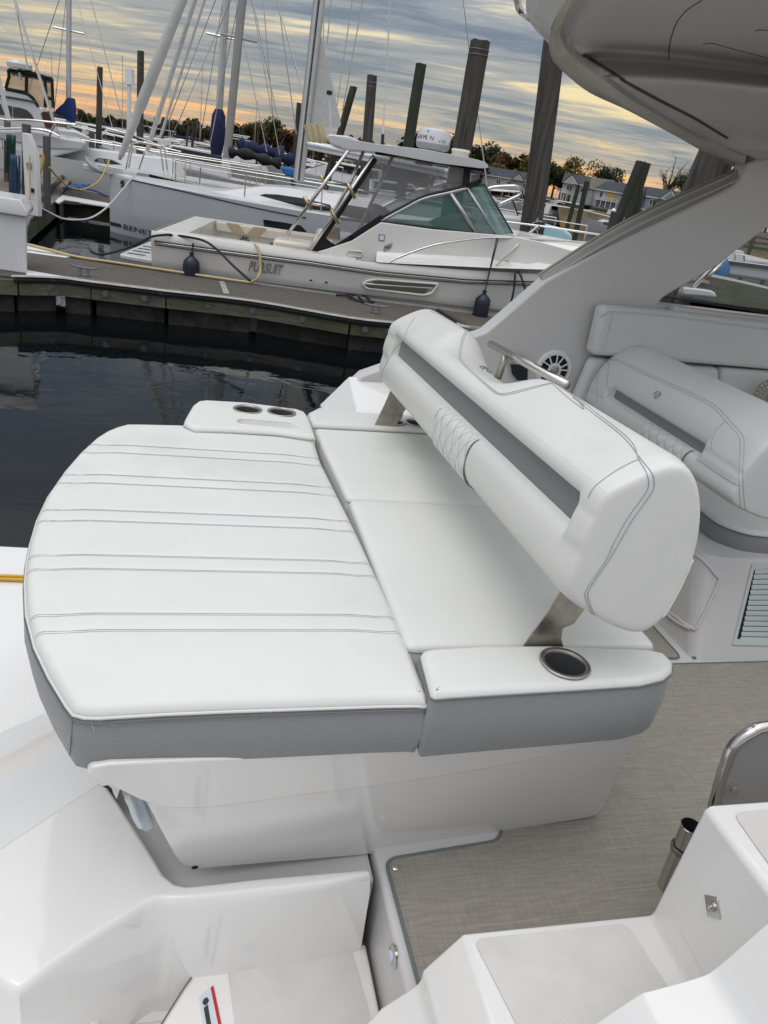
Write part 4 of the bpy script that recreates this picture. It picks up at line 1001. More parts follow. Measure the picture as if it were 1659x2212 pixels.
bs, _ = simple_cushion('bench_cushion', bO, 1.035, bz, 'curved shaded bench seat cushion with dark grey band under the second backrest', bm=GREY, tm=VIN2, r=0.02, step=0.05)
# back cushions against the port wall
def wallpad(pts, yb, th, nm, label, lines_=(), bev=0.025):
    root = thing(nm, label, 'cushion')
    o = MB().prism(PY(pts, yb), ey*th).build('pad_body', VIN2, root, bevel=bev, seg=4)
    dg.update()
    if lines_: lines(root, bvh([o]), lines_)
    return root
wallpad([(1303, 661), (1490, 677), (1800, 712), (1800, 812), (1480, 784), (1278, 768)], 1.90, 0.08, 'upper_back_cushion', 'long grey-shaded upper back cushion along the port coaming under the window',
  [sz([(325, 105), (380, 70), (430, 65), (600, 75), (900, 100), (1200, 140), (1659, 200)], 2200, 1200, 2.0133), sz([(330, 98), (385, 60), (430, 53), (600, 63), (900, 90), (1200, 128), (1659, 188)], 2200, 1200, 2.0133), sz([(432, 58), (400, 180), (370, 300), (350, 370)], 2200, 1200, 2.0133)])
wallpad([(1280, 774), (1460, 790), (1462, 990), (1200, 960)], 1.93, 0.06, 'lower_back_cushion', 'lower back cushion left of the gap, half hidden behind the second backrest')
wallpad([(1463, 790), (1557, 796), (1556, 990), (1464, 985)], 1.92, 0.07, 'lower_back_cushion', 'middle lower back cushion seen above the second backrest')
wallpad([(1560, 796), (1800, 812), (1800, 1010), (1559, 990)], 1.91, 0.08, 'lower_back_cushion', 'rightmost lower back cushion behind the crochet mat')
# crochet doily over the back of the seat
m = MB(); cc2 = BF.Y(1668, 868, 1.80)
for k, rr_ in enumerate((0.02, 0.04, 0.06, 0.08, 0.098)):
    m.tube([cc2+ex*rr_*math.cos(2*math.pi*j/24)+ (ey*0.45+ez*0.8).normalized()*rr_*math.sin(2*math.pi*j/24) for j in range(24)], 0.004, 5, closed=True, cap=False)
for j in range(24):
    a = 2*math.pi*j/24; dv = ex*math.cos(a)+(ey*0.45+ez*0.8).normalized()*math.sin(a); m.tube([cc2+dv*0.01, cc2+dv*(0.098+0.008*(j % 2))], 0.0028, 4)
tag(m.build('crochet_mat', mat('crochet_thread', (0.36, 0.31, 0.26), 0.9), smooth=180), 'small beige crochet mat on the port seat at the right edge', 'mat')
# cleat on the gunwale
root = thing('deck_cleat', 'polished steel cleat on the cruiser gunwale beside the tilted backrest', 'cleat')
cp_ = BF.Y(1034, 716, 2.12); m = make_cleat(0.22).build('cleat_body', SS, root); m.matrix_local = Matrix.Translation(cp_-ez*0.05) @ Matrix.Rotation(BF.a, 4, 'Z')
# yellow shore cord lying on the swim platform
yl_ = MB()
for dv, dy in ((0, 0), (7, 0.0)):
    yl_.tube(smoothpath([Z(-60, 1243+dv, 0.51), Z(0, 1244+dv, 0.51), Z(30, 1245+dv, 0.51), Z(60, 1247+dv, 0.51), Z(150, 1262+dv, 0.51)], 5), 0.0075, 8)
tag(yl_.build('yellow_cord', YEL, smooth=180), 'doubled yellow shore power cord lying across the white swim platform', 'cord')
# ================================================================== docks
DZ_ = 0.43
def PZs(pts, z): return [Z(a, b, z) for a, b in pts]
front = [(-60, 592), (36, 597), (132, 600), (198, 608), (360, 628), (549, 650), (758, 686), (880, 700), (1180, 742), (1700, 815)]
far_ = [(1700, 772), (1090, 688), (932, 665), (758, 642), (549, 612), (331, 583), (60, 541), (-60, 522)]
dk = thing('floating_dock', 'weathered floating dock with brown carpeted top and black rub rail across the water', 'dock')
fr_ = PZs(front, DZ_); fa_ = PZs(far_, DZ_)
MB().prism(fr_+fa_, (0, 0, -0.05)).build('carpet_top', DCAR, dk)
def offy(P, d): return [p+Vector((0, d, 0)) for p in P]
f2 = fr_[0:]; dn = Vector((0.14, -0.99, 0))
m = MB(); fp = [p for p in f2]
for a, b in zip(fp[:-1], fp[1:]):
    k = max(1, int((b-a).length/2.4))
    for j in range(k):
        p, q = a.lerp(b, j/k), a.lerp(b, (j+1)/k); t = (q-p).normalized(); nn = Vector((t.y, -t.x, 0)); p = p+t*0.006; q = q-t*0.006
        m.prism([p+nn*0.06-ez*0.03, q+nn*0.06-ez*0.03, q+nn*0.06-ez*0.21, p+nn*0.06-ez*0.21], -nn*0.06)
m.build('timber_fascia', FASC, dk, bevel=0.006)
m = MB(); cp = smoothpath([p+dn*0.085+ez*0.0 for p in fr_[1:]], 4)
m.tube([p+ez*-0.02 for p in cp], 0.042, 10); m.build('rub_rail', mat('rub_rail_black', (0.035, 0.036, 0.038), 0.35, var=(4, 0.3, (0.20, 0.20, 0.20), 6.0, 0.62)), dk, smooth=180)
m = MB(); m.loft([[p+dn*0.10+ez*0.022 for p in cp], [p+dn*0.04+ez*0.036 for p in cp], [p+ez*0.012 for p in cp]], closed=False, cap=False); m.build('rail_flange', mat('flange_pale', (0.30, 0.30, 0.29), 0.5, var=(6, 0.3)), dk)
m = MB(); a, b = fr_, fr_
m.loft([[p+ez*0.004 for p in smoothpath(fr_[1:], 2)], [p-dn*0.10+ez*0.010 for p in smoothpath(fr_[1:], 2)]], closed=False, cap=False); m.build('edge_board', FASC, dk)
m = MB()
for p, q in zip(fa_[:-1], fa_[1:]): m.prism([p+ez*0.02, q+ez*0.02, q-ez*0.16, p-ez*0.16], Vector((0, -0.05, 0)))
m.build('back_board', mat('edge_grey', (0.30, 0.30, 0.29), 0.7, var=(6, 0.25)), dk)
for u, v in ((237, 630), (297, 637), (469, 659), (524, 666), (786, 700), (835, 707), (640, 681), (100, 618)):
    p = None
    # bolt on the fascia face
    best = min(range(len(cp)), key=lambda i: abs((Vector((cp[i].x, cp[i].y, 0.33))-CAM).normalized().dot(ray(u, v).normalized())-1))
    c = Z(u, v, 0.33); bolt = MB().lathe(Vector((cp[best].x, cp[best].y, 0.31))+dn*(-0.02), [(0.045, -0.01), (0.045, 0.012), (0.026, 0.014), (0.024, 0.035), (0.001, 0.036)], 14, dn); bolt.build('bolt_washer', mat('galvanised', (0.20, 0.20, 0.21), 0.5, metal=0.5), dk)
m = MB()
for i in range(len(fr_)-1):
    a, b = fr_[i], fr_[i+1]; k = max(1, int((b-a).length/1.1))
    for j in range(k):
        p, q = a.lerp(b, j/k), a.lerp(b, (j+1)/k); t = (q-p).normalized(); p = p+t*0.02; q = q-t*0.03; inn2 = Vector((-t.y, t.x, 0))*(0.07+0.05*((i+j) % 2))
        m.prism([p+inn2-ez*0.20, q+inn2-ez*0.20, q+inn2-ez*0.62, p+inn2-ez*0.62], inn2.normalized()*1.2)
m.build('float', FLOATM, dk, bevel=0.02)
sq_ = PZs([(60, 530), (150, 556), (60, 543)], DZ_+0.004)
MB().prism(PZs([(50, 527), (62, 531), (150, 556), (140, 557), (50, 545)], DZ_+0.004), (0, 0, 0.006)).build('corner_plate', WHT, dk)
MB().prism(PZs([(57, 584), (132, 597), (200, 607), (132, 599), (57, 597)], DZ_+0.006), (0, 0, 0.006)).build('corner_plate', WHT, dk)
q = sz([(1430, 845), (1465, 845), (1500, 930), (1462, 925)], 0, 600, 1.659); MB().prism(PZs(q, DZ_+0.002), (0, 0, 0.008)).build('joint_plate', mat('edge_grey', (0.3, 0.3, 0.29), 0.7), dk)
q = [(942, 669), (948, 669), (1008, 702), (1000, 704)]; MB().prism(PZs(q, DZ_+0.012), (0, 0, 0.02)).build('ramp_edge', mat('dark_timber', (0.05, 0.043, 0.035), 0.8), dk)
for i, (u, v, lb) in enumerate(((182, 595, 'grey dock cleat on the near left end of the floating dock'), (811, 676, 'grey dock cleat near the black coiled rope on the floating dock'))):
    root = thing('dock_cleat', lb, 'cleat'); o = make_cleat(0.34).build('cleat_body', mat('galvanised', (0.2, 0.2, 0.21), 0.5), root); o.matrix_local = Matrix.Translation(Z(u, v, DZ_+0.005)) @ Matrix.Rotation(R(4), 4, 'Z')
# black line lying in a knot on the dock
random.seed(4)
pts = [Z(u, v, DZ_+0.02) for u, v in ((726, 637), (745, 640), (760, 645), (752, 634), (766, 632), (785, 640), (800, 652), (770, 650), (757, 640), (775, 642), (790, 655), (808, 655))]
pts = [p+Vector((0, 0, 0.01*(i % 3))) for i, p in enumerate(pts)]
tag(MB().tube(smoothpath(pts, 6), 0.016, 6).build('mooring_line', BROP, smooth=180), 'black mooring line in a knotted heap on the floating dock', 'rope')
# tan water hose
h_ = sz([(180, 600), (340, 640), (500, 682), (700, 712), (900, 742), (1300, 802), (1600, 845)], 0, 600, 1.659)
P = [Z(a, b, DZ_+0.03) for a, b in h_]+[Z(541, 609, DZ_+0.03)]
PFR = Fr(-3.80, 10.76, 7)
P += [PFR.Y(556, 601, -0.05), PFR.Y(562.5, 580, 0.02), PFR.Y(560, 545, 0.06), PFR.Y(553, 529, 0.12), PFR.Y(544, 529, 0.3), PFR.Y(541, 533, 0.5)]
tag(MB().tube(smoothpath(P, 6), 0.018, 8).build('water_hose', mat('tan_hose', (0.55, 0.42, 0.22), 0.5), smooth=180), 'tan hose running along the floating dock and up over the fishing boat gunwale', 'hose')
# white dock box
bx = thing('dock_box', 'white fibreglass dock box with overhanging lid at the left end of the dock', 'box')
b0 = Z(58, 592, DZ_); by = b0.y
A_ = [Vector((b0.x+0.0, by, DZ_)), Vector((b0.x-0.30, by+0.60, DZ_)), Vector((b0.x-1.6, by+0.50, DZ_)), Vector((b0.x-1.3, by-0.10, DZ_))]
hb = AY(63, 468, by).z
B_ = [Vector((p.x+(0.03 if i < 2 else 0), p.y-(0.03 if i in (0, 3) else 0), hb)) for i, p in enumerate(A_)]
MB().loft([A_, B_]).build('box_body', WHT, bx, bevel=0.015)
lo = [p+Vector((0.06 if i < 2 else 0, -0.05 if i in (0, 3) else 0.05, -0.0)) for i, p in enumerate(B_)]
up_ = [p+ez*0.055 for p in lo]; tp_ = [p.lerp(sum(up_, Vector())/4, 0.12)+ez*0.12 for p in up_]
MB().loft([lo, up_, tp_]).build('box_lid', WHTB, bx, bevel=0.012)
# ------------------------------------------------------------------ main dock at the left
MZ = 0.45
md = thing('main_dock', 'long plank walkway running away from the camera at the left', 'dock')
edgeR = [(66, 472), (122, 432), (179, 349), (186, 336)]
tl = [(120, 328), (20, 352), (-120, 372), (-120, 520), (30, 520), (58, 490)]
MB().prism(PZs(edgeR+tl, MZ), (0, 0, -0.08)).build('plank_top', PLANK, md)
eR = PZs([(58, 480), (66, 472), (122, 432), (179, 349), (186, 336)], MZ)
m = MB()
for p, q in zip(eR[:-1], eR[1:]): m.prism([p-ez*0.03, q-ez*0.03, q-ez*0.36, p-ez*0.36], Vector((-0.06, -0.02, 0)))
m.build('timber_side', FASD, md, bevel=0.008)
m = MB()
for p, q in zip(eR[:-1], eR[1:]):
    p, q = p+Vector((-0.30, 0, 0.02)), q+Vector((-0.30, 0, 0.02)); m.prism([p, q, q+ez*0.09, p+ez*0.09], Vector((0.10, 0, 0)))
m.build('kerb_timber', FASD, md, bevel=0.008)
m = MB()
for p, q in zip(eR[:-1], eR[1:]): m.prism([p-ez*0.36+Vector((-.15, 0, 0)), q-ez*0.36+Vector((-.15, 0, 0)), q-ez*0.7+Vector((-.15, 0, 0)), p-ez*0.7+Vector((-.15, 0, 0))], Vector((-1.6, 0, 0)))
m.build('float', FLOATM, md)
fd = thing('finger_dock', 'short finger dock with white edge between the main walkway and the sailboat bow', 'dock')
a = PZs([(120, 432), (150, 408), (330, 436), (330, 452)], MZ-0.01); MB().prism(a, (0, 0, -0.06)).build('carpet_top', DCAR, fd)
a = PZs([(117, 434), (135, 421), (242, 440), (330, 455), (330, 462), (242, 447), (140, 431), (128, 438)], MZ+0.0); MB().prism(a, (0, 0, -0.03)).build('white_edge', WHT, fd)
a = PZs([(128, 438), (140, 431), (242, 447), (330, 462)], MZ-0.03); m = MB()
for p, q in zip(a[:-1], a[1:]): m.prism([p, q, q-ez*0.38, p-ez*0.38], Vector((0, 0.08, 0)))
m.build('timber_side', FASD, fd)
# posts, pedestals
def ppost(u, vb, vt, w, lb, z=MZ, cap=None, m_=None, cat='post', nm='dock_post', grp=None, ut=None):
    b = Z(u, vb, z); t = AY(ut or u, vt, b.y); r = w/2*b.y/FPX
    mm = MB(); d = Vector((t.x-b.x, 0, t.z-b.z)); k = 6
    mm.loft([[b+d*(i/k)+Vector((sx*r, sy*r, 0)) for sx, sy in ((-1,-1),(1,-1),(1,1),(-1,1))] for i in range(k+1)])
    return tag(mm.build(nm, m_ or POST, bevel=r*0.15), lb, cat, grp)
ppost(57, 450, 268, 13, 'grey timber post beside the nearest white power pedestal and blue hose')
ppost(102, 452, 294, 11, 'grey timber post on the main dock just left of the white mooring rope end', ut=101)
ppost(15, 392, 261, 9, 'grey timber post behind the green hose at the left edge', ut=16)
ppost(131, 352, 275, 6, 'thin grey post halfway down the main dock by the small white cabinet')
ppost(198, 372, 285, 9, 'grey post carrying green and yellow hoses near the sailboat anchor')
ppost(215, 352, 293, 8, 'short grey post behind the dark piling on the main dock')
def pedestal(u, vb, vt, w, lb):
    root = thing('power_pedestal', lb, 'pedestal'); b = Z(u, vb, MZ); s = b.y/FPX; W = w*s/2; h = AY(u, vt, b.y).z
    sh = h-(w*0.9*s)
    MB().prism([b+Vector((-W, 0, 0)), b+Vector((W, 0, 0)), Vector((b.x+W, b.y, sh-W*0.5)), Vector((b.x, b.y, h)), Vector((b.x-W, b.y, h))][:5] if w > 20 else [b+Vector((-W*.6, 0, 0)), b+Vector((W*.6, 0, 0)), Vector((b.x+W*.6, b.y, sh)), Vector((b.x+W, b.y, sh)), Vector((b.x, b.y, h)), Vector((b.x-W, b.y, sh)), Vector((b.x-W*.6, b.y, sh))], Vector((0, W*1.1, 0))).build('cabinet', WHT, root, bevel=0.01)
    MB().box((b.x-W*0.1, b.y-0.012, b.z+(h-b.z)*0.62), (W*0.7, 0.02, W*0.8)).build('socket_cover', BRASS, root)
    MB().box((b.x+W*0.25, b.y-0.012, b.z+(h-b.z)*0.32), (W*0.5, 0.02, W*0.6)).build('meter', BLK, root)
    return root
pedestal(70, 466, 290, 27, 'tall white power pedestal nearest the camera on the main dock')
pedestal(36, 345, 258, 20, 'white pedestal with arrow-shaped roof behind the green hose')
pedestal(152, 350, 281, 13, 'white power pedestal with arrow-shaped roof beside the thin grey post')
pedestal(190, 345, 283, 12, 'white power pedestal half hidden by the post with hoses')
pedestal(208, 338, 288, 9, 'farthest white power pedestal just right of the dark piling')
ppost(137, 351, 315, 14, 'low white cabinet standing at the foot of the thin grey post', m_=WHT, cat='cabinet', nm='dock_cabinet')
# hoses and coils
def coil(u, v0, v1, w, y, m_, n, lb, nm='hose_coil', r=0.012):
    mm = MB(); random.seed(int(u))
    for k in range(n):
        du = (random.random()-.5)*w; a = AY(u+du*0.4, v0, y); b = AY(u+du, v1-random.random()*8, y-0.02*k/n); c = AY(u+du+w*0.18, v0+2, y-0.03)
        mm.tube(smoothpath([a, a.lerp(b, 0.5)+Vector((du*0.002, 0, 0)), b, b+Vector((0.03, 0, 0.02)), c.lerp(b, 0.5)+Vector((0.02, -0.01, 0)), c], 4), r, 5)
    return tag(mm.build(nm, m_, smooth=180), lb, 'hose')
yb0 = Z(57, 450, MZ).y
coil(30, 334, 442, 18, yb0-0.15, mat('blue_hose', (0.02, 0.05, 0.11), 0.5), 12, 'dark blue hose coil hanging on the post at the left', r=0.02)
coil(20, 290, 372, 22, yb0+1.0, mat('green_hose', (0.01, 0.05, 0.035), 0.5), 7, 'dark green hose hanging in loops at the left edge', r=0.016)
coil(164, 300, 372, 7, Z(86, 374, MZ).y*0+Z(198, 372, MZ).y-0.2, mat('greenyellow_hose', (0.28, 0.27, 0.06), 0.5), 6, 'green and yellow hoses hanging on a post near the anchor', r=0.02)
p = [(92, 334), (94, 345), (90, 365), (86, 374), (83, 373), (80, 360), (84, 340), (90, 333)]
yy = Z(70, 466, MZ).y+1.2
tag(MB().tube(smoothpath([AY(a, b, yy) for a, b in p], 5), 0.022, 6).build('hose_coil', YEL, smooth=180), 'yellow hose loop hanging behind the nearest white power pedestal', 'hose')
p = sz([(430, 950), (432, 1200), (440, 1500), (430, 1590), (385, 1630)], 0, 350, 3.6867)
yy = Z(70, 466, MZ).y-0.06
tag(MB().tube(smoothpath([AY(a, b, yy) for a, b in p], 5), 0.012, 6).build('shore_cable', mat('tan_hose', (0.55, 0.42, 0.22), 0.5), smooth=180), 'tan cable hanging down the front of the nearest white pedestal', 'cable')
bowP = Fr(-7.25, 17.7, 7)
def rope(pts3, r, m_, lb, cat='rope', nm='mooring_rope', k=6): return tag(MB().tube(smoothpath(pts3, k), r, 7).build(nm, m_, smooth=180), lb, cat)
p0_ = Z(86, 449, MZ+.05); p1_ = bowP.Y(296, 371, -0.3)
mids = [(99, 455), (132, 471), (165, 475), (198, 470), (231, 448), (265, 410)]
rope([p0_]+[AY(a, b, p0_.y+(p1_.y-p0_.y)*(i+1)/7) for i, (a, b) in enumerate(mids)]+[p1_], 0.02, WROP, 'thick white mooring rope sagging from the main dock to the sailboat bow')
p0_ = Z(107, 362, 0.9); p1_ = AY(237, 343, 17.0)
mids = [(120, 378), (145, 401), (163, 408), (181, 409), (212, 393), (228, 366)]
rope([AY(107, 362, 13.6)]+[AY(a, b, 13.6+(3.4)*(i+1)/7) for i, (a, b) in enumerate(mids)]+[p1_], 0.016, mat('gold_rope', (0.46, 0.33, 0.10), 0.8), 'golden rope sagging between the dock post and the sailboat anchor')
random.seed(9)
mm = MB(); mm.tube(smoothpath([Z(140+60*random.random(), 398+12*random.random(), MZ+0.03) for _ in range(16)]+[Z(205, 412, MZ+.03), Z(232, 424, MZ+.03)], 4), 0.022, 5); tag(mm.build('mooring_rope', mat('blue_rope', (0.02, 0.10, 0.28), 0.7), smooth=180), 'blue rope heaped on the corner of the main dock', 'rope')
# ================================================================== hull builder
def hull_rings(L, B, H0, H1, st, bowrake=0.4, keel=-0.3, flare=0.12, tum=0.0, n=24, sternf=0.9):
    """rings from stern (x=0) to bow (x=L): port sheer ... keel ... starboard sheer"""
    R_ = []
    for i in range(n+1):
        t = i/n; x = L*t
        b = B/2*min(1, sternf+(1-sternf)*min(1, t/0.35))*(max(0.0, 1-max(0, (t-st)/(1-st))**2.0))**0.75
        b = max(b, 0.012); z = H0+(H1-H0)*t**1.8
        pr = []
        for (bw, zz, rk) in ((1, 1.0, 1.0), (1-flare*0.25, 0.72, 0.72), (1-flare*0.7*(0.4+t), 0.36, 0.36), (1-flare*1.1*(0.4+t), 0.06, 0.1), (0.0, None, 0.0)):
            xz = x-bowrake*(1-rk)*max(0, t-0.6)/0.4
            y = b*bw
            zv = (keel+(0.06*z-keel)*t**6*0.5) if zz is None else z*zz
            pr.append((xz, y, zv))
        R_.append(pr)
    return R_
def hull_mesh(fr, rings, deckz=0.0):
    rr = []
    for pr in rings:
        a = [fr.w(x, -y, z) for x, y, z in pr]; b = [fr.w(x, y, z) for x, y, z in reversed(pr[:-1])]
        rr.append(a+b)
    return MB().loft(rr, closed=True)
# ================================================================== white fishing cruiser moored at the dock
PB = thing('fishing_boat', 'white sport fishing boat with green windshield, hardtop and rod holders moored behind the dock', 'boat')
PF2 = PFR
def Pw(x, y, z): return PF2.w(x, y, z)
HY0, HY1 = 0.10, 3.15; cyc = (HY0+HY1)/2
sta = [(-0.05, 0.95, .79, 0.0), (0.0, 0.95, .80, 0.0), (1.0, 0.94, .81, 0.0), (2.2, 0.94, .83, 0.0), (3.2, 0.96, .83, 0.0), (4.5, 1.04, .89, 0.04), (5.7, 1.13, 1.0, 0.18), (7.0, 1.30, 1.14, 0.58), (8.2, 1.44, 1.27, 1.05), (8.9, 1.52, 1.34, 1.40), (9.15, 1.54, 1.36, 1.51)]
rr = []
for x, zt, zr, ins in sta:
    hb_ = (HY1-HY0)/2-ins
    half = [(hb_-0.02, zt), (hb_, zt-0.05), (hb_+0.005, zr+0.02), (hb_-0.01, zr-0.02), (hb_-0.05-ins*.05, zr-0.25), (hb_-0.10-ins*0.1, 0.40+0.10*x/5), (hb_-0.14-ins*.1, 0.37+0.10*x/5), (hb_*0.9-ins*.1, 0.10), (0.0, -0.35)]
    a = [Pw(x, cyc-max(h, 0), z) for h, z in half]; b = [Pw(x, cyc+max(h, 0), z) for h, z in reversed(half[:-1])]
    rr.append(a+b)
m = MB()
m.loft(rr, closed=False, cap=False); m.add(rr[0], [tuple(range(len(rr[0])))])
hp_ = m.build('hull', mat('fishing_hull', (0.74, 0.73, 0.71), 0.22, coat=0.4, var=(0.8, 0.05)), PB, smooth=35)
# rub rail line and chine line
def hline(off, zf, r, m_, nm, x0=0, x1=9.0, y=None):
    P = []
    for i in range(len(sta)-1):
        (xa, _, za, ia), (xb, _, zb_, ib) = sta[i], sta[i+1]
        for j in range(6):
            t = j/6; x = xa+(xb-xa)*t
            if x0 <= x <= x1: P.append(Pw(x, HY0+(ia+(ib-ia)*t)-off, zf(x, za+(zb_-za)*t)))
    return MB().tube(P, r, 6).build(nm, m_, PB, smooth=180)
hline(0.008, lambda x, z: z+0.012, 0.016, BLK, 'rub_rail'); hline(0.022, lambda x, z: z, 0.007, SS, 'rail_strip'); hline(0.005, lambda x, z: z-0.035, 0.006, BLK, 'rub_rail_lower')
hline(-0.075, lambda x, z: 0.425+0.02*x, 0.008, mat('chine_shadow', (0.3, 0.3, 0.3), 0.5), 'chine_line', 0.0, 6.5)
# gunwale top, cockpit liner
cockx0, cockx1 = 0.42, 2.75
m = MB(); zt = 1.075
outer = [(-0.05, HY0), (6.2, HY0+.26), (6.2, HY1-.26), (-0.05, HY1)]
inn_ = [(cockx0, HY0+0.28), (cockx1, HY0+0.28), (cockx1, HY1-0.28), (cockx0, HY1-0.28)]
def ringz(pts, z): return [Pw(x, y, z) for x, y in pts]
m.loft([ringz([(0.0, HY0+.02), (cockx1+.1, HY0+.02), (cockx1+.1, HY1-.02), (0.0, HY1-.02)], .93), ringz([(0.03, HY0+.04), (cockx1+.1, HY0+.04), (cockx1+.1, HY1-.04), (0.03, HY1-.04)], .962), ringz(inn_, .965)], cap=False)
m.loft([ringz(inn_, .965), ringz(inn_, 0.34)], cap=False); m.add(ringz(inn_, 0.34), [(0, 1, 2, 3)])
m.build('cockpit_liner', mat('liner_cream', (0.60, 0.585, 0.54), 0.3, coat=0.3), PB, bevel=0.01)
# far side bolsters with tan chevrons, speaker
yb_ = HY1-0.34
MB().prism([Pw(0.45, yb_, .955), Pw(2.4, yb_, .955), Pw(2.4, yb_-.02, 0.80), Pw(0.45, yb_-.02, 0.80)], PF2.y*0.06).build('coaming_bolster', CREAMV, PB, bevel=0.02)
for x in (0.62, 1.10):
    s_ = 1 if x < .9 else -1
    MB().prism([Pw(x, yb_-.012, .958), Pw(x+.22, yb_-.012, .958), Pw(x+.22+.14*s_, yb_-.03, 0.80), Pw(x+.14*s_, yb_-.03, 0.80)], PF2.y*0.012).build('tan_chevron', TANV, PB)
c_ = Pw(0.95, HY1-.30, 0.68); sk_ = MB().lathe(c_, [(0.085, 0), (0.085, 0.01), (0.07, 0.012), (0.068, 0.004), (0.02, 0.004), (0.02, 0.016), (0.001, 0.016)], 20, -PF2.y).build('speaker', CHAR, PB)
for k in range(8):
    a = k*math.pi/4; dv = PF2.x*math.cos(a)+ez*math.sin(a); MB().tube([c_+dv*0.02-PF2.y*0.014, c_+dv*0.078-PF2.y*0.014], 0.005, 4).build('speaker_spoke', WHT, sk_)
MB().prism([Pw(1.4, HY1-.29, .73), Pw(1.6, HY1-.29, .73), Pw(1.6, HY1-.29, .56), Pw(1.4, HY1-.29, .56)], -PF2.y*0.01).build('rod_locker', BLK, PB)
# swim platform
sp2 = [Pw(-0.62, 0.55, 0.50), Pw(-0.02, 0.45, 0.50), Pw(-0.02, 2.8, 0.50), Pw(-0.62, 2.7, 0.50)]
spo = MB().prism(roundpoly(sp2, 0.12), (0, 0, -0.06)).build('swim_platform', WHTB, PB, bevel=0.012)
for k in range(4): MB().box((-0.42+0.0, 0.80+k*0.33, 0.503), (0.26, 0.06, 0.006), PF2).build('platform_slot', DARK, spo)
# helm module
m = MB().loft([ringz([(2.15, .62), (3.4, .62), (3.4, 2.6), (2.15, 2.6)], 0.35), ringz([(2.2, .66), (3.4, .66), (3.4, 2.6), (2.2, 2.6)], 1.12)]); m.build('helm_seat_base', CREAM, PB, bevel=0.05, seg=3)
m = MB().loft([ringz([(1.60, .45), (2.2, .45), (2.2, 1.1), (1.60, 1.1)], 0.35), ringz([(1.62, .47), (2.2, .47), (2.2, 1.1), (1.62, 1.1)], 1.04)]); m.build('cockpit_locker', CREAM, PB, bevel=0.05, seg=3)
def canvas(pts, y0, dep, nm):
    P = [PF2.Y(a, b, y0) for a, b in pts]; m = MB().prism(P, PF2.y*dep); o = m.build(nm, CANV, PB, bevel=0.06, seg=3); return o
canvas(sz([(750, 940), (800, 830), (860, 820), (915, 850), (905, 950), (820, 990)], 900, 500, 2.0738), 0.95, 0.5, 'seat_cover')
canvas(sz([(890, 700), (930, 650), (1170, 690), (1165, 790), (900, 760)], 900, 500, 2.0738), 1.3, 0.9, 'seat_cover')
canvas(sz([(1160, 790), (1180, 650), (1220, 645), (1320, 690), (1300, 760), (1180, 800)], 900, 500, 2.0738), 1.1, 0.8, 'helm_cover')
canvas(sz([(430, 915), (470, 890), (660, 835), (790, 860), (740, 950), (640, 960)], 1500, 450, 2.0738), 1.0, 0.9, 'dash_cover')
# cabin side and foredeck
SY = 0.385
cs = [(664, 549), (700, 540), (760, 520), (823, 480), (932, 495), (1069, 507), (1111, 511), (1167, 522), (1257, 547), (1330, 575), (1420, 612), (1180, 596), (823, 578), (700, 560)]
P = [PF2.Y(a, b, SY) for a, b in cs]
L = [PF2.l(p) for p in P]
m = MB(); m.prism(P, PF2.y*0.03)
m.build('cabin_side', mat('fishing_hull', (0.74, 0.73, 0.71), 0.22), PB, bevel=0.01)
# deck camber behind windshield base to bow
rows = []
for i in range(15):
    x = 3.15+5.95*i/14; t = max(0, (x-5.1)/4.05); ztop = 1.555-0.06*t*t*4 if x > 5 else 1.40+0.15*(x-3.15)/1.95
    ins = 0 if x < 4.8 else ((x-4.8)/4.35)**1.7*1.5; hbw = 1.52-ins
    zg = 0.97+0.57*max(0, (x-3.2)/5.95)
    ztop = max(ztop if x < 5.2 else 1.555-0.02*(x-5.2), zg+0.0)
    rg = []
    for k in range(41):
        a = -1+2*k/40; f_ = max(0, min(1, (0.82-abs(a))/0.05)) if x < 5.4 else max(0, min(1, (1-abs(a)-.10*max(0, 1-(x-5.4)/1.2))/0.22)); f_ = f_*f_*(3-2*f_)
        rg.append(Pw(x, cyc+a*max(0.02, hbw), zg+(ztop-zg)*f_+0.05*(1-a*a)))
    rows.append(rg)
m = MB().loft(rows, closed=False, cap=False); m.add(rows[0]+[Pw(2.9, cyc+1.5, .6), Pw(2.9, cyc-1.5, .6)], [tuple(range(15))]) if False else None
m.build('foredeck', mat('fishing_hull', (0.74, 0.73, 0.71), 0.22), PB, smooth=180)
# windshield
def pane(pts, y0, m_, nm, th=0.008, par=None): return MB().prism([PF2.Y(a, b, y0) for a, b in pts], PF2.y*th).build(nm, m_, par or PB)
WY = 0.45
side = sz([(30, 868), (200, 780), (350, 700), (560, 640), (700, 605), (930, 985), (760, 965), (300, 905)], 1500, 450, 2.0738)
ws = pane(side, WY, GLT, 'windshield')
fa1, fa2 = PF2.Y(1013, 403, WY), PF2.Y(1073, 509, WY); nb1, nb2 = PF2.Y(1046, 398, 0.95), PF2.Y(1111, 511, 0.95)
c1_, c2_ = nb1+PF2.y*1.25, nb2+PF2.y*1.25; d1_, d2_ = fa1+PF2.y*2.35, fa2+PF2.y*2.35
MB().prism([fa1, nb1, nb2, fa2], PF2.y*0.008).build('front_glass', GLT, ws); MB().prism([nb1, c1_, c2_, nb2], PF2.x*0.008).build('front_glass', GLT, ws); MB().prism([c1_, d1_, d2_, c2_], PF2.x*0.008).build('front_glass', GLT, ws)
farside = [p+PF2.y*2.35 for p in [PF2.Y(a, b, WY) for a, b in side]]; MB().prism(farside, PF2.y*0.008).build('side_glass', GLT, ws)
def strip(pts, r, m_, nm, y0=WY-0.01, par=ws, k=5): return MB().tube(smoothpath([PF2.Y(a, b, y0) for a, b in pts], k) if len(pts) > 2 else [PF2.Y(a, b, y0) for a, b in pts], r, 8).build(nm, m_, par, smooth=180)
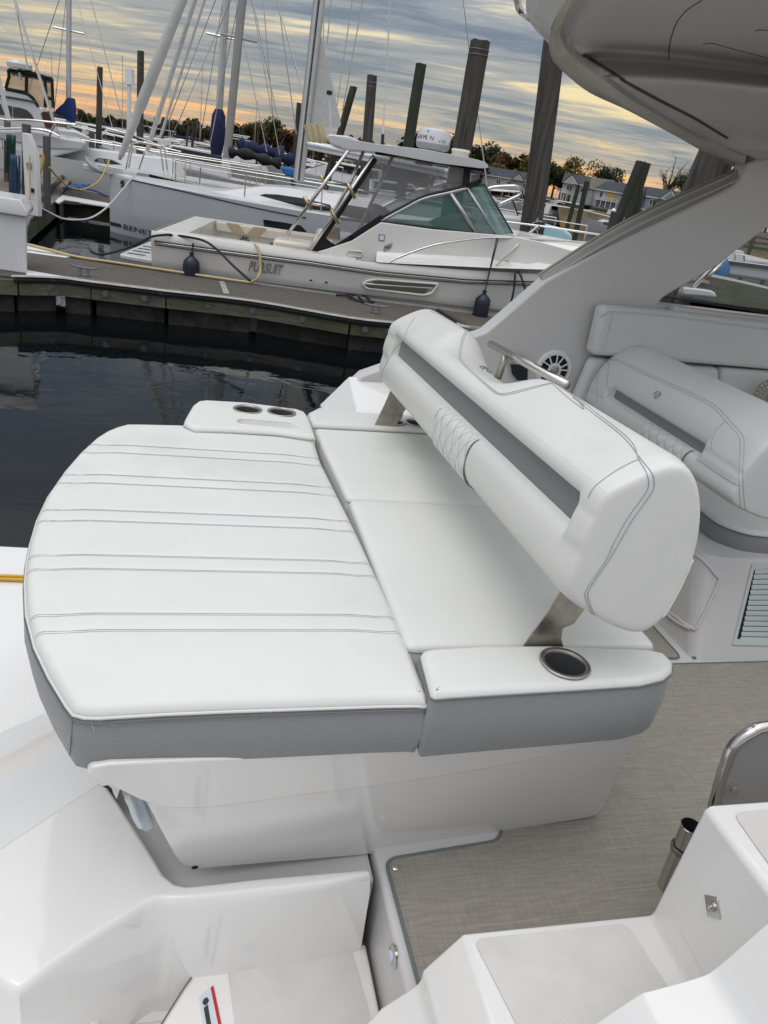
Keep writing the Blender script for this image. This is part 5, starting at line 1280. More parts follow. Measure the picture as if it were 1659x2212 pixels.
strip(sz([(5, 870), (200, 765), (350, 690), (560, 640), (700, 605)], 1500, 450, 2.0738), 0.024, ALU, 'window_frame')
strip(sz([(0, 850), (200, 745), (350, 672), (560, 620), (700, 590)], 1500, 450, 2.0738), 0.022, BLK, 'black_seal')
strip(sz([(5, 878), (300, 912), (760, 970), (940, 992), (1090, 1002)], 1500, 450, 2.0738), 0.018, BLK, 'black_seal')
strip(sz([(570, 645), (780, 970)], 1500, 450, 2.0738), 0.030, ALU, 'mullion'); strip(sz([(705, 600), (945, 990)], 1500, 450, 2.0738), 0.018, ALU, 'mullion')
strip([(1046, 398), (1111, 511)], 0.014, BLK, 'mullion', y0=0.95)
MB().tube([c1_, c2_], 0.016, 6).build('mullion', ALU, ws); MB().tube([d1_, d2_], 0.016, 6).build('mullion', ALU, ws)
MB().tube([fa1, nb1, c1_, d1_], 0.02, 6).build('top_frame', BLK, ws)
MB().tube([p for p in farside[:5]], 0.018, 6).build('far_frame', ALU, ws)
# clear enclosure between windshield and hardtop
enc = [(812, 332), (865, 338), (949, 353), (1006, 362), (1001, 402), (960, 410), (916, 424), (870, 446), (823, 472), (800, 490), (766, 513), (742, 530), (716, 524), (745, 460)]
pane(enc, WY+0.02, GLC, 'clear_curtain')
pane([(1013, 362), (1040, 366), (1034, 392), (1013, 400)], WY+0.02, GLC, 'clear_curtain')
en2 = [p+PF2.y*2.3 for p in [PF2.Y(a, b, WY) for a, b in enc[:9]]]; MB().prism(en2, PF2.y*0.006).build('clear_curtain', GLC, PB)
blk = [[(811, 330), (668, 545)], [(812, 331), (865, 338), (949, 353), (1040, 367)], [(668, 547), (700, 549), (724, 538), (760, 515), (823, 473)], [(1010, 360), (1006, 402)], [(1034, 394), (1010, 404), (996, 407)]]
m = MB()
def band(pts, w_, y0):
    P = [PF2.Y(a, b, y0) for a, b in pts]
    for a, b in zip(P[:-1], P[1:]):
        t = (b-a).normalized(); nn = t.cross(PF2.y).normalized(); m.prism([a-t*w_*.3-nn*w_/2, b+t*w_*.3-nn*w_/2, b+t*w_*.3+nn*w_/2, a-t*w_*.3+nn*w_/2], PF2.y*0.012)
band([(809, 345), (700, 510)], 0.075, WY); band(blk[1], 0.03, WY); band(blk[2], 0.10, WY-.015); band(blk[3], 0.10, WY-0.02); band(blk[4], 0.07, WY-.02)
m.prism([PF2.Y(a, b, WY-.02) for a, b in ((668, 548), (697, 508), (716, 524), (742, 538), (704, 551))], PF2.y*0.014)
m.build('black_canvas_trim', NAVY if False else mat('black_canvas', (0.008, 0.008, 0.010), 0.7), PB)
# pipework
def pipe(pts, r=0.021, y0=0.35, m_=None, nm='support_pipe', par=None): return MB().tube([PF2.Y(a, b, y0) for a, b in pts], r, 10).build(nm, m_ or ALU, par or PB, smooth=180)
pipe([(752, 325), (621, 506)], 0.026, 0.28, SS); pipe([(785, 327), (758, 393), (745, 415), (718, 462), (709, 480)], 0.024, 0.9, SS); pipe([(808, 335), (668, 545)], 0.022, 0.36, SS)
pipe([(848, 338), (774, 499)], 0.026, 0.8, ALU)
for a, b in (((739, 344), (771, 350)), ((700, 393), (750, 399)), ((672, 440), (712, 446))): pipe([a, b], 0.019, 0.55, SS, 'ladder_rung')
for a, b in (((813, 353), (840, 358)), ((783, 412), (812, 418)), ((735, 468), (780, 477))): pipe([a, b], 0.019, 0.7, ALU, 'cross_bar')
for (a, b, y0) in (((657, 424), (673, 454), 0.24), ((715, 451), (731, 485), 0.34), ((750, 394), (767, 429), 0.34), ((693, 378), (707, 407), 0.85)): pipe([a, b], 0.026, y0, BRASS, 'rod_holder')
# hardtop
ht = sz([(583, 808), (612, 802), (750, 832), (880, 855), (1150, 885), (1420, 935), (1520, 960), (1543, 982), (1543, 998), (1500, 1000), (1250, 970), (900, 905), (700, 885), (600, 848)], 900, 0, 1.5082)
HT = [PF2.Y(a, b, 0.32) for a, b in ht]
hto = MB().prism(roundpoly(HT, 0.02, 2), PF2.y*2.55).build('hardtop', WHTB, PB, bevel=0.035, seg=3)
hz = max(p.z for p in HT)
def on_top(u, v, y0, dz=0.0): p = PF2.Y(u, v, y0); return p
# pale vertical strip rack of rod tubes at the aft end of the roof
rk = thing('x', 'x', 'x') if False else PB
for k in range(6):
    a, b = 676+k*8.5, 692+k*8.8
    MB().tube([PF2.Y(663+k*6.2, 268, 0.9), PF2.Y(672+k*6.4, 306+k*0.6, 0.9)], 0.05 if k % 2 == 0 else 0.035, 8).build('roof_rod_tube', mat('cream_plastic', (0.50, 0.44, 0.27), 0.5, var=(3, 0.2)), PB)
m = MB().tube(smoothpath([PF2.Y(a, b, 0.8) for a, b in ((709, 303), (712, 293), (722, 294), (756, 298), (775, 307))], 4), 0.02, 6); m.build('roof_hand_rail', WHTB, PB)
MB().box(PF2.l(PF2.Y(846, 320, 0.9))[:], (0.20, 0.12, 0.07), PF2).build('light_box', CREAM, PB, bevel=0.02)
# radome
rc = PF2.Y(938, 294, 1.45); rad = MB().lathe(rc-ez*0.17, [(0.02, -0.02), (0.20, -0.02), (0.245, 0.0), (0.262, 0.06), (0.262, 0.10), (0.255, 0.20), (0.235, 0.245), (0.19, 0.265), (0.02, 0.275)], 36).build('radar_dome', WHTB, PB, smooth=40)
rad.location = (0, 0, 0)
MB().lathe(rc-ez*0.17, [(0.247, -0.004), (0.2645, 0.055), (0.265, 0.06), (0.262, 0.065)], 36).build('dome_band', mat('dome_grey', (0.3, 0.3, 0.3), 0.5), rad)
m = MB().loft([[PF2.w(*(PF2.l(rc)+Vector((sx*0.14-0.1, sy*0.10, -0.42)))) for sx, sy in ((-1,-1),(1,-1),(1,1),(-1,1))], [PF2.w(*(PF2.l(rc)+Vector((sx*0.10-0.02, sy*0.08, -0.17)))) for sx, sy in ((-1,-1),(1,-1),(1,1),(-1,1))]]); m.build('dome_mount', WHTB, rad, bevel=0.02)
def curved_text(s, m_, cen, rad_, a0, z, size, step):
    for i, ch in enumerate(s):
        a = a0+i*step; nrm2 = Vector((math.sin(a), -math.cos(a), 0)); tx = Vector((math.cos(a), math.sin(a), 0))
        if ch == ' ': continue
        t_ = text('dome_lettering', ch, m_, cen+nrm2*rad_+ez*z, tx, ez, size, 0.002, rad)
curved_text('GARMIN', CHAR, rc-ez*0.17, 0.261, R(-78), 0.10, 0.085, R(13)); curved_text('xHD', LETG, rc-ez*0.17, 0.261, R(18), 0.085, 0.06, R(9)); curved_text('GARMIN', CHAR, rc-ez*0.17, 0.261, R(66), 0.07, 0.085, R(13))
MB().prism([rc+Vector((-0.115, -0.232, 0.035)), rc+Vector((-0.085, -0.243, 0.035)), rc+Vector((-0.09, -0.242, 0.07))], Vector((0, -0.003, 0))).build('dome_triangle', mat('logo_blue', (0.05, 0.2, 0.5), 0.4), rad)
hn = PF2.Y(995, 329, 1.0); MB().lathe(hn-ez*0.14, [(0.10, 0), (0.12, 0.04), (0.115, 0.13), (0.13, 0.15), (0.12, 0.18), (0.03, 0.185)], 16, sq=1.2).build('horn_cover', CREAM, PB, smooth=50)
# antennas
q0 = PF2.Y(826, 312, 1.0); q1 = PF2.Y(845, -30, 1.0); an = MB().tube([q0, q0.lerp(q1, .1), q1], [0.018, 0.013, 0.009], 8).build('whip_antenna', WHTB, PB)
MB().tube([q0-ez*0.03, q0.lerp(q1, .07)], 0.024, 8).build('ratchet_mount', BLK, an)
q0 = PF2.Y(715, 292, 1.6); q1 = PF2.Y(711, 205, 1.6); an2 = MB().tube([q0, q1], 0.012, 6).build('light_mast', WHTB, PB); MB().lathe(q1, [(0.04, 0), (0.045, 0.05), (0.02, 0.06)], 10).build('anchor_light', BLK, an2)
# name letters
a = PF2.Y(536, 584.5, 0.135); b = PF2.Y(612, 594, 0.135); nmw = (b-a).length
t_ = text('name_letters', 'PURSUIT', LETG, a-PF2.y*0.02, (b-a), ez, 0.2, 0.004, PB, shear=0.3, bold=0.02)
w_ = max((v.co-a).dot((b-a).normalized()) for v in t_.data.vertices); 
for v in t_.data.vertices:
    d_ = (b-a).normalized(); k_ = (v.co-a).dot(d_); v.co += d_*(k_*(nmw/w_)-k_)
bd = PF2.Y(838, 534, SY-0.004); MB().lathe(bd, [(0.085, 0), (0.08, 0.006)], 24, -PF2.y, sq=0.4).build('badge', ALU, PB)
text('badge_number', '3000', CHAR, bd-PF2.x*0.062-ez*0.018-PF2.y*0.008, PF2.x, ez, 0.052, 0.001, PB, bold=0.01)
st_ = PF2.Y(819, 505.5, SY-0.004); MB().prism([st_, st_+PF2.x*0.09, st_+PF2.x*0.09-ez*0.09, st_-ez*0.09], -PF2.y*0.003).build('registration_sticker', mat('sticker_blue', (0.05, 0.25, 0.45), 0.5), PB)
MB().prism([st_+PF2.x*0.015-ez*0.015-PF2.y*.004, st_+PF2.x*0.075-ez*0.015-PF2.y*.004, st_+PF2.x*0.075-ez*0.075-PF2.y*.004, st_+PF2.x*0.015-ez*0.075-PF2.y*.004], -PF2.y*0.001).build('sticker_panel', WHT, PB)
# portholes / recesses
def recess(pts, y0, r, nm):
    P = roundpoly([PF2.Y(a, b, y0) for a, b in pts], r); o = MB().tube(P, 0.012, 6, closed=True, cap=False).build(nm, WHTB, PB, smooth=180); MB().prism([p+PF2.y*0.004 for p in P], -PF2.y*0.003).build('recess_pocket', DARK if nm == 'porthole' else CREAMV, o); return o
recess(sz([(970, 1008), (1095, 1020), (1090, 1062), (968, 1050)], 900, 500, 2.0738), SY-.004, 0.06, 'rod_pocket')
recess(sz([(905, 1180), (1045, 1192), (1042, 1232), (905, 1222)], 1500, 450, 2.0738), SY+.0, 0.08, 'porthole')
# engine air intake on the hull
vo = [(783, 613), (794, 606), (815, 603), (945, 613), (943, 618), (932, 633), (915, 637), (792, 622)]
P = roundpoly([PF2.Y(a, b, 0.14) for a, b in vo], 0.03); vt_ = MB().tube([p-PF2.y*0.02 for p in P], 0.02, 6, closed=True, cap=False).build('air_intake', mat('fishing_hull', (0.74, 0.73, 0.71), 0.22), PB, smooth=180)
for pts in ([(803, 606), (940, 614), (934, 622), (806, 612)], [(786, 614), (790, 613), (925, 625), (917, 633), (797, 621)]): MB().prism([PF2.Y(a, b, 0.13)-PF2.y*0.03 for a, b in pts], PF2.y*0.01).build('intake_opening', mat('intake_dark', (0.09, 0.08, 0.06), 0.8), vt_)
MB().tube([PF2.Y(787, 613, 0.11), PF2.Y(935, 622, 0.11)], 0.012, 6).build('intake_bar', mat('fishing_hull', (0.74, 0.73, 0.71), 0.22), vt_)
for u, v in ((672, 603), (705, 608)): MB().lathe(PF2.Y(u, v, 0.17), [(0.028, -0.02), (0.028, 0.02), (0.012, 0.022)], 12, -PF2.y).build('drain_fitting', CHAR, PB)
# bow rails
rl = sz([(10, 1240), (120, 1180), (300, 1110), (450, 1065), (600, 1040), (750, 1020), (900, 1010), (1150, 1012), (1400, 1028), (1659, 1047), (1900, 1066)], 1500, 450, 2.0738)
ys_ = [0.16, 0.17, 0.19, 0.21, 0.24, 0.28, 0.33, 0.45, 0.7, 1.0, 1.3]
RL = smoothpath([PF2.Y(a, b, y) for (a, b), y in zip(rl, ys_)], 4); MB().tube(RL, 0.018, 8).build('bow_rail', SS, PB, smooth=180)
far = smoothpath([PF2.Y(a, b, y) for (a, b), y in (((1060, 478), 2.8), ((1098, 480), 2.8), ((1180, 490), 2.6), ((1262, 502), 2.3), ((1330, 512), 1.9))], 4); MB().tube(far, 0.018, 8).build('bow_rail', SS, PB, smooth=180)
for a, b, y0, y1 in (((1130, 519), (1056, 589), 0.42, 0.22), ((1262, 525), (1208, 573), 0.9, 0.80), ((1165, 487), (1140, 505), 2.6, 2.4)): MB().tube([PF2.Y(a[0], a[1], y0), PF2.Y(b[0], b[1], y1)], 0.016, 8).build('rail_stanchion', SS, PB)
# deck cleat with black line
cpos = PF2.Y(1056, 573, 0.30); o = make_cleat(0.26).build('deck_cleat', SS, PB); o.matrix_local = Matrix.Translation(cpos-ez*0.05) @ Matrix.Rotation(PF2.a, 4, 'Z')
rope([PF2.Y(1005, 612+0, 0.0)*0+PF2.Y(1328/1.2, 0, 0)*0+PF2.Y(a, b, y) for (a, b), y in (((1104, 653), 0.02), ((1110, 625), 0.03), ((1113, 592), 0.08), ((1116, 588), 0.2), ((1122, 590), 0.12), ((1130, 610), 0.03), ((1136, 632), 0.02))], 0.016, BROP, 'black line hanging in a loop from the fishing boat bow cleat')
o.matrix_local = Matrix.Translation(PF2.Y(1123, 588, 0.26)-ez*0.05) @ Matrix.Rotation(PF2.a, 4, 'Z')
def fender(u, v0, v1, y, lb, knot):
    t = PF2.Y(u, v0, y); L_ = 0.52; r = 0.118
    root = thing('boat_fender', lb, 'fender')
    MB().lathe(t, [(r*.02, -L_), (r*.55, -L_*.97), (r*.95, -L_*.87), (r, -L_*.75), (r, -L_*.25), (r*.93, -L_*.14), (r*.5, -L_*.04), (r*.25, 0.0), (r*.25, L_*.10), (r*.05, L_*.12)], 20).build('fender_body', BLKM, root, smooth=50)
    mm = MB()
    for dx in (-0.012, 0.012): mm.tube([t+ez*L_*0.08, PF2.Y(knot[0], knot[1], knot[2])+PF2.x*dx], 0.009, 6)
    mm.build('fender_line', BROP, root); return root
fender(414, 553, 603, 0.02, 'dark cylindrical fender hanging at the stern quarter of the fishing boat', (419, 517, 0.14))
fender(1046, 635, 690, 0.05, 'dark cylindrical fender hanging from the bow rail of the fishing boat', (1075, 514, 0.24))
rope([AY(a, b, y) for a, b, y in ((195, 543, 10.2), (215, 550, 10.2), (240, 546, 10.4), (275, 535, 10.6), (310, 520, 10.7), (328, 511, 10.75), (360, 507, 10.85), (372, 508, 10.9))], 0.017, BROP, 'black stern line from the fishing boat transom to the dock edge')
rope([AY(a, b, y) for a, b, y in ((372, 508, 10.95), (400, 511, 10.9), (440, 520, 10.85), (470, 540, 10.6), (505, 575, 9.9), (540, 606, 9.35))], 0.017, BROP, 'black spring line running from the fishing boat gunwale down to the dock')
# ================================================================== sloop with furled headsail
SB = thing('sailboat', 'grey-white sloop with plumb bow, furled headsail and tall mast behind the fishing boat', 'sailboat')
SF = Fr(-7.25, 17.7, 7)
rr = []
N_ = 22
for i in range(N_+1):
    x = 9.6*i/N_; t = min(1, x/5.8); b = max(0.015, 1.72*(1-(1-t)**2.1)**0.85)*(1 if x < 7 else 1-0.05*(x-7)/2.6)
    z = 1.20-0.05*math.sin(math.pi*min(1, x/9.6)); half = [(b-0.04, z+0.035), (b, z), (b-0.005, z-0.06), (b*0.985, z*0.5), (b*0.93, 0.02), (b*0.7, -0.25), (0.0, -0.4)]
    rr.append([SF.w(x-(0.02 if i else 0), -h, zz) for h, zz in half]+[SF.w(x, h, zz) for h, zz in reversed(half[:-1])])
m = MB().loft(rr, closed=False, cap=False); m.add(rr[-1], [tuple(range(len(rr[-1])))]); m.build('hull', HULLG, SB, smooth=40)
rows = []
for i in range(N_+1):
    x = 9.6*i/N_; t = min(1, x/5.8); b = max(0.012, 1.68*(1-(1-t)**2.1)**0.85)*(1 if x < 7 else 1-0.05*(x-7)/2.6); z = 1.225-0.05*math.sin(math.pi*min(1, x/9.6))
    cab = max(0, min(1, (x-2.2)/1.6)); cab = cab*cab*(3-2*cab)*(1 if x < 7.2 else max(0, 1-(x-7.2)/0.4)); hgt = 0.28*cab+0.10*cab*min(1, max(0, (x-3)/3))
    rg = []
    for k in range(25):
        a = -1+k/12; e = max(0, min(1, (0.74-abs(a))/0.16)); e = e*e*(3-2*e)
        rg.append(SF.w(x, a*b, z+0.05*(1-a*a)+hgt*e))
    rows.append(rg)
dko = MB().loft(rows, closed=False, cap=False).build('deck_and_cabin', WHTB, SB, smooth=180)
dg.update(); sbv = bvh([c for c in SB.children if c.name.startswith('hull')]); sdv = bvh([dko])
# sheer stripe, cabin window, hull window, letters
q = onto(sbv, sz([(860, 180), (1200, 255), (1659, 360), (2000, 428)], 0, 600, 1.659), 0.004, 8); MB().tube(q, 0.014, 5).build('sheer_stripe', CHAR, SB, smooth=180)
def patch(tree, pts, lift, m_, nm, par):
    q = [h for h in [onto(tree, [p, (p[0]+.3, p[1])], lift, smooth=False) for p in pts]]; q = [h[0] for h in q if h]
    if len(q) > 2: return MB().add(q, [tuple(range(len(q)))]).build(nm, m_, par, smooth=0, fix=False)
cw = sz([(250, 560), (290, 545), (400, 550), (600, 580), (830, 635), (850, 690), (700, 680), (540, 640), (400, 600)], 900, 500, 2.0738)
q = [SF.w(*(lambda l: (l.x, l.y, l.z))(SF.l(SF.Y(a, b, -1.28)))) for a, b in cw]; MB().prism(q, SF.y*0.05).build('cabin_window', GLD, SB, bevel=0.01)
patch(sbv, [(569, 474), (610, 480), (650, 487), (663, 501), (630, 500), (600, 499), (571, 497)], 0.01, GLD, 'hull_window', SB)
a = SF.w(0, 0, 0)
def hull_text(s, u0, v0, u1, v1, size, m_, nm, bold=0.01, spacing=1.0):
    h0 = onto(sbv, [(u0, v0), (u0+.3, v0)], 0.0, smooth=False)[0]; h1 = onto(sbv, [(u1, v1), (u1+.3, v1)], 0.0, smooth=False)[0]
    t_ = text(nm, s, m_, h0, (h1-h0), ez, size, 0.012, SB, bold=bold, spacing=spacing); d_ = (h1-h0).normalized(); w_ = max((v.co-h0).dot(d_) for v in t_.data.vertices)
    for v in t_.data.vertices:
        k_ = (v.co-h0).dot(d_); v.co += d_*(k_*((h1-h0).length/w_)-k_)
        # settle each vertex on the curved hull
        r_ = sbv.ray_cast(CAM, (v.co-CAM).normalized())
        if r_[0] is not None: v.co = r_[0]-(v.co-CAM).normalized()*0.02
    return t_
hull_text('BENETEAU', 266, 494, 372, 521, 0.15, CHAR, 'name_letters', 0.004)
patch(sbv, sz([(722, 452), (790, 468), (800, 490), (722, 474)], 0, 600, 1.659), 0.012, CHAR, 'name_bar', SB)
try:
    q = onto(sbv, sz([(812, 186), (796, 190), (795, 205), (812, 200), (808, 222), (793, 222)], 0, 600, 1.659), 0.012, 6); MB().tube(q, 0.018, 5).build('emblem', CHAR, SB, smooth=180)
except Exception as e: print(e)
def st3(pts, r, m_, nm, n=6, par=SB): return MB().tube(pts, r, n).build(nm, m_, par, smooth=180)
mb_ = SF.Y(645, 392, 0.0); mt_ = SF.Y(692, -20, 0.0); d_ = (mt_-mb_).normalized(); MST = [mb_, mb_+d_*13]
mo = MB(); mo.loft([[p+SF.x*0.125*math.cos(t)+SF.y*0.08*math.sin(t) for t in [k*math.pi/6 for k in range(12)]] for p in (mb_, mb_+d_*6, mb_+d_*13)]); mast = mo.build('mast', ALU, SB, smooth=60)
for du, r in ((5, 0.012), (9, 0.016)): MB().tube([SF.Y(645+du-9, 390, -0.1), SF.Y(645+du-9, 390, -0.1)+d_*9], r, 4).build('halyard', CHAR if du == 9 else WROP, mast)
bm0 = SF.Y(663, 312, 0.0); bm1 = SF.Y(860, 352, 0.0); MB().tube([bm0, bm1, bm1+(bm1-bm0)*0.6], 0.10, 10).build('boom', ALU, SB, smooth=60)
# small white sail hoisted on the backstay side
sl = sz([(538, 175), (550, 215), (600, 420), (668, 735), (660, 755), (570, 752), (470, 745), (505, 430)], 900, 0, 1.5082)
P = [SF.Y(a, b, 0.02) for a, b in sl]
slm = MB().prism(P, SF.y*0.012); tag(slm.build('steadying_sail', SAIL), 'small triangular white sail set behind the tall mast', 'sail')
# furled headsail and stays
f0, f1 = SF.Y(258, 345, 0), SF.Y(397, -10, 0); dd = (f1-f0)
q = [f0+dd*t for t in (0, .03, .25, .3, .34, .6, 1.0, 1.4)]; MB().tube(q, [0.03, 0.06, 0.10, 0.085, 0.115, 0.115, 0.10, 0.08], 12).build('furled_headsail', SAIL, SB, smooth=180)
for a, b, y0, y1, r in (((345, 300), (445, -10), 0.8, 0.8, 0.03), ((318, 325), (424, -10), 0.5, 0.5, 0.05)):
    MB().tube([SF.Y(a[0], a[1], y0), SF.Y(b[0], b[1], y1)], r, 6).build('furled_stay', SAIL, SB)
# pulpit, stanchions, lifelines
def spipe(pts, r=0.017, y0=-0.3, nm='pulpit_rail', k=4): return MB().tube(smoothpath([SF.Y(a, b, y0) for a, b in pts], k), r, 7).build(nm, SS, SB, smooth=180)
spipe(sz([(270, 490), (300, 340), (320, 290), (345, 288), (500, 320), (520, 340), (545, 530)], 350, 400, 1.8433), y0=-0.35)
spipe(sz([(290, 485), (310, 370), (335, 300), (500, 322), (545, 335), (575, 530)], 350, 400, 1.8433), y0=-0.15)
spipe(sz([(100, 188), (270, 232), (400, 275), (540, 330)], 350, 400, 1.8433), y0=0.1); spipe(sz([(150, 285), (300, 330), (450, 375)], 350, 400, 1.8433), y0=0.0)
for pts in ([(700, 455), (715, 380)], ): pass
for a, b, y0 in (((528, 425), (532, 378), -1.1), ((692, 465), (697, 405), -1.5), ((431, 397), (433, 362), -0.8), ((300, 366), (312, 330), -.4)):
    MB().tube([SF.Y(a[0], a[1], y0), SF.Y(b[0], b[1], y0)], 0.016, 6).build('stanchion', SS, SB)
MB().tube([SF.Y(312, 330, -0.4), SF.Y(433, 363, -0.8), SF.Y(532, 379, -1.1), SF.Y(697, 406, -1.5)], 0.006, 4).build('lifeline', SS, SB)
for (u0, v0, u1, v1) in ((500, 0, 540, 200), (590, 0, 640, 265), (700, 0, 676, 150)): pass
# anchor at the bow
ac = SF.l(SF.Y(185, 352, -0.05))
MB().prism([SF.Y(a, b, -0.1) for a, b in ((178, 353), (195, 358), (245, 366), (290, 372), (285, 380), (233, 378), (205, 372), (180, 366))], SF.y*0.2).build('bow_sprit', WHTB, SB, bevel=0.02)
MB().prism([SF.Y(a, b, -0.15) for a, b in ((184, 338), (192, 350), (208, 362), (230, 372), (215, 372), (196, 362), (185, 350))], SF.y*0.3).build('anchor_blade', ALU, SB, bevel=0.01)
MB().prism([SF.Y(a, b, -0.18) for a, b in ((205, 344), (212, 341), (240, 345), (262, 356), (232, 355), (203, 349))], SF.y*0.12).build('anchor_shank', CHAR, SB, bevel=0.01)
an_ = SF.Y(212, 349.5, -0.2); text('anchor_letters', 'DELTA', WHT, an_, SF.x, ez, 0.085, 0.004, SB)
MB().prism([SF.Y(a, b, -0.3) for a, b in ((430, 398), (432, 391), (460, 396), (462, 403))], SF.y*0.1).build('deck_hatch', CHAR, SB) if False else None
for a in (((485, 390), (515, 396)), ((575, 388), (615, 396))):
    q = onto(sdv, [a[0], a[1]], 0.03); 
    if len(q) > 2: MB().tube(q, 0.03, 6).build('sheet_winch_track', CHAR, SB)
for (a, b) in (((480, 388), 0.08), ((596, 390), 0.10)):
    q = onto(sdv, [a, (a[0]+1, a[1])], 0.02, smooth=False)
    if q: MB().lathe(q[0], [(b, 0), (b*.8, b*.7), (b*.9, b)], 10).build('winch', CHAR, SB)
# ================================================================== pilings
def piling(ut, vt, ub, vb, y, wpx, m_, lb, rot=False, bands=True, grp=None, yt=None):
    t = AY(ut, vt, yt or y); b = AY(ub, vb, y); d = (b-t); e = b+d*((b.z+1.2)/max(0.01, -d.z)); r = wpx/2*y/FPX
    random.seed(int(ut*7+y)); n = 14; rings = []
    for i in range(13):
        c = t.lerp(e, i/12); wv = [(1+0.05*noise.noise(Vector((math.cos(2*math.pi*j/n)*1.4, math.sin(2*math.pi*j/n)*1.4, i*0.5+ut)))) for j in range(n)]
        rings.append([c+Vector((math.cos(2*math.pi*j/n)*r*wv[j]*(1+0.012*i), math.sin(2*math.pi*j/n)*r*wv[j]*(1+0.012*i), (0.5*r*noise.noise(Vector((j*1.7, ut, 0))) if i == 0 and rot else (0.08*r*math.sin(j*2.1+ut) if i == 0 else 0)))) for j in range(n)])
    o = MB().loft(rings).build('piling', m_, smooth=60); tag(o, lb, 'piling', grp)
    if bands:
        for k in (0.10, 0.16):
            c = t.lerp(b, k) if bands != 2 else t.lerp(b, k*0.8)
            MB().tube([c+Vector((math.cos(2*math.pi*j/20)*r*1.05, math.sin(2*math.pi*j/20)*r*1.05, 0)) for j in range(20)], r*0.035, 5, closed=True, cap=False).build('wire_band', mat('galvanised', (0.20, 0.20, 0.21), 0.5, metal=0.5), o)
    return o
piling(1038, 89, 998, 320, 16.5, 36, PILE, 'thick banded grey piling standing behind the radar dome', bands=2)
piling(910, 138, 880, 325, 20.0, 20, PILED, 'dark mossy piling between the whip antenna and the radar dome', bands=False)
piling(804, 163, 793, 312, 22.0, 19, PILE, 'grey banded piling just left of the whip antenna')
piling(764, 187, 733, 296, 26.0, 14, PILED, 'thin dark piling beside the small white sail', bands=False)
piling(1203, 60, 1150, 470, 15.6, 41, PILE, 'massive grey piling rising to the hardtop beyond the fishing boat bow', bands=False)
piling(1585, 250, 1490, 470, 9.3, 70, PILE, 'broad grey piling seen through the gap under the arch', bands=False)
piling(304, 110, 302, 330, 33.0, 12.5, PILE, 'tall dark piling crossed by the furled headsail')
piling(216, 145, 213, 310, 33.5, 10.5, PILE, 'tall dark piling at the left between the flybridge yacht and the headsail')
piling(646, 222, 640, 300, 26.0, 9, PILE, 'grey piling half hidden just left of the tall mast')
piling(1385, 348, 1325, 500, 18.0, 19, PILED, 'leaning split piling with rotten top, right of the houses', rot=True, bands=False)
piling(1397, 352, 1350, 500, 18.6, 17, PILED, 'companion leaning piling pressed against the split one', rot=True, bands=False)
piling(1388, 362, 1372, 500, 19.4, 13, PILED, 'third short piling of the leaning cluster', bands=False)
piling(1416, 432, 1400, 480, 26.0, 6, PILE, 'short piling right of the leaning cluster', bands=False)
piling(1250, 400, 1228, 480, 30.0, 8, PILED, 'left one of the paired thin pilings before the gabled house', bands=False)
piling(1268, 392, 1240, 520, 27.0, 10, PILED, 'right one of the paired thin pilings before the gabled house', bands=False)
piling(335, 254, 333, 285, 60, 4, PILED, 'small distant piling right of the furled headsail', bands=False); piling(353, 253, 351, 288, 58, 5, PILED, 'second small distant piling right of the furled headsail', bands=False)
piling(419, 262, 417, 290, 60, 5, PILED, 'distant dark piling between the headsail and the navy sail cover', bands=False); piling(407, 272, 405, 292, 62, 4, PILE, 'distant pale piling beside the dark one left of the navy sail cover', bands=False)
piling(558, 283, 556, 320, 50, 4.5, PILED, 'distant piling above the navy boom cover', bands=False)
piling(1145, 405, 1140, 450, 36, 6, PILED, 'thin piling left of the massive one by the pier', bands=False)
# white pole
t = AY(280, 152, 30); b = AY(277, 330, 30); pl_ = MB().tube([t, b], 0.075, 8).build('pile_pole', WHT); tag(pl_, 'slim white pole with a square cap left of the furled headsail', 'pole'); MB().box((t.x, t.y, t.z-0.2), (0.25, 0.25, 0.5)).build('pole_cap', WHT, pl_)
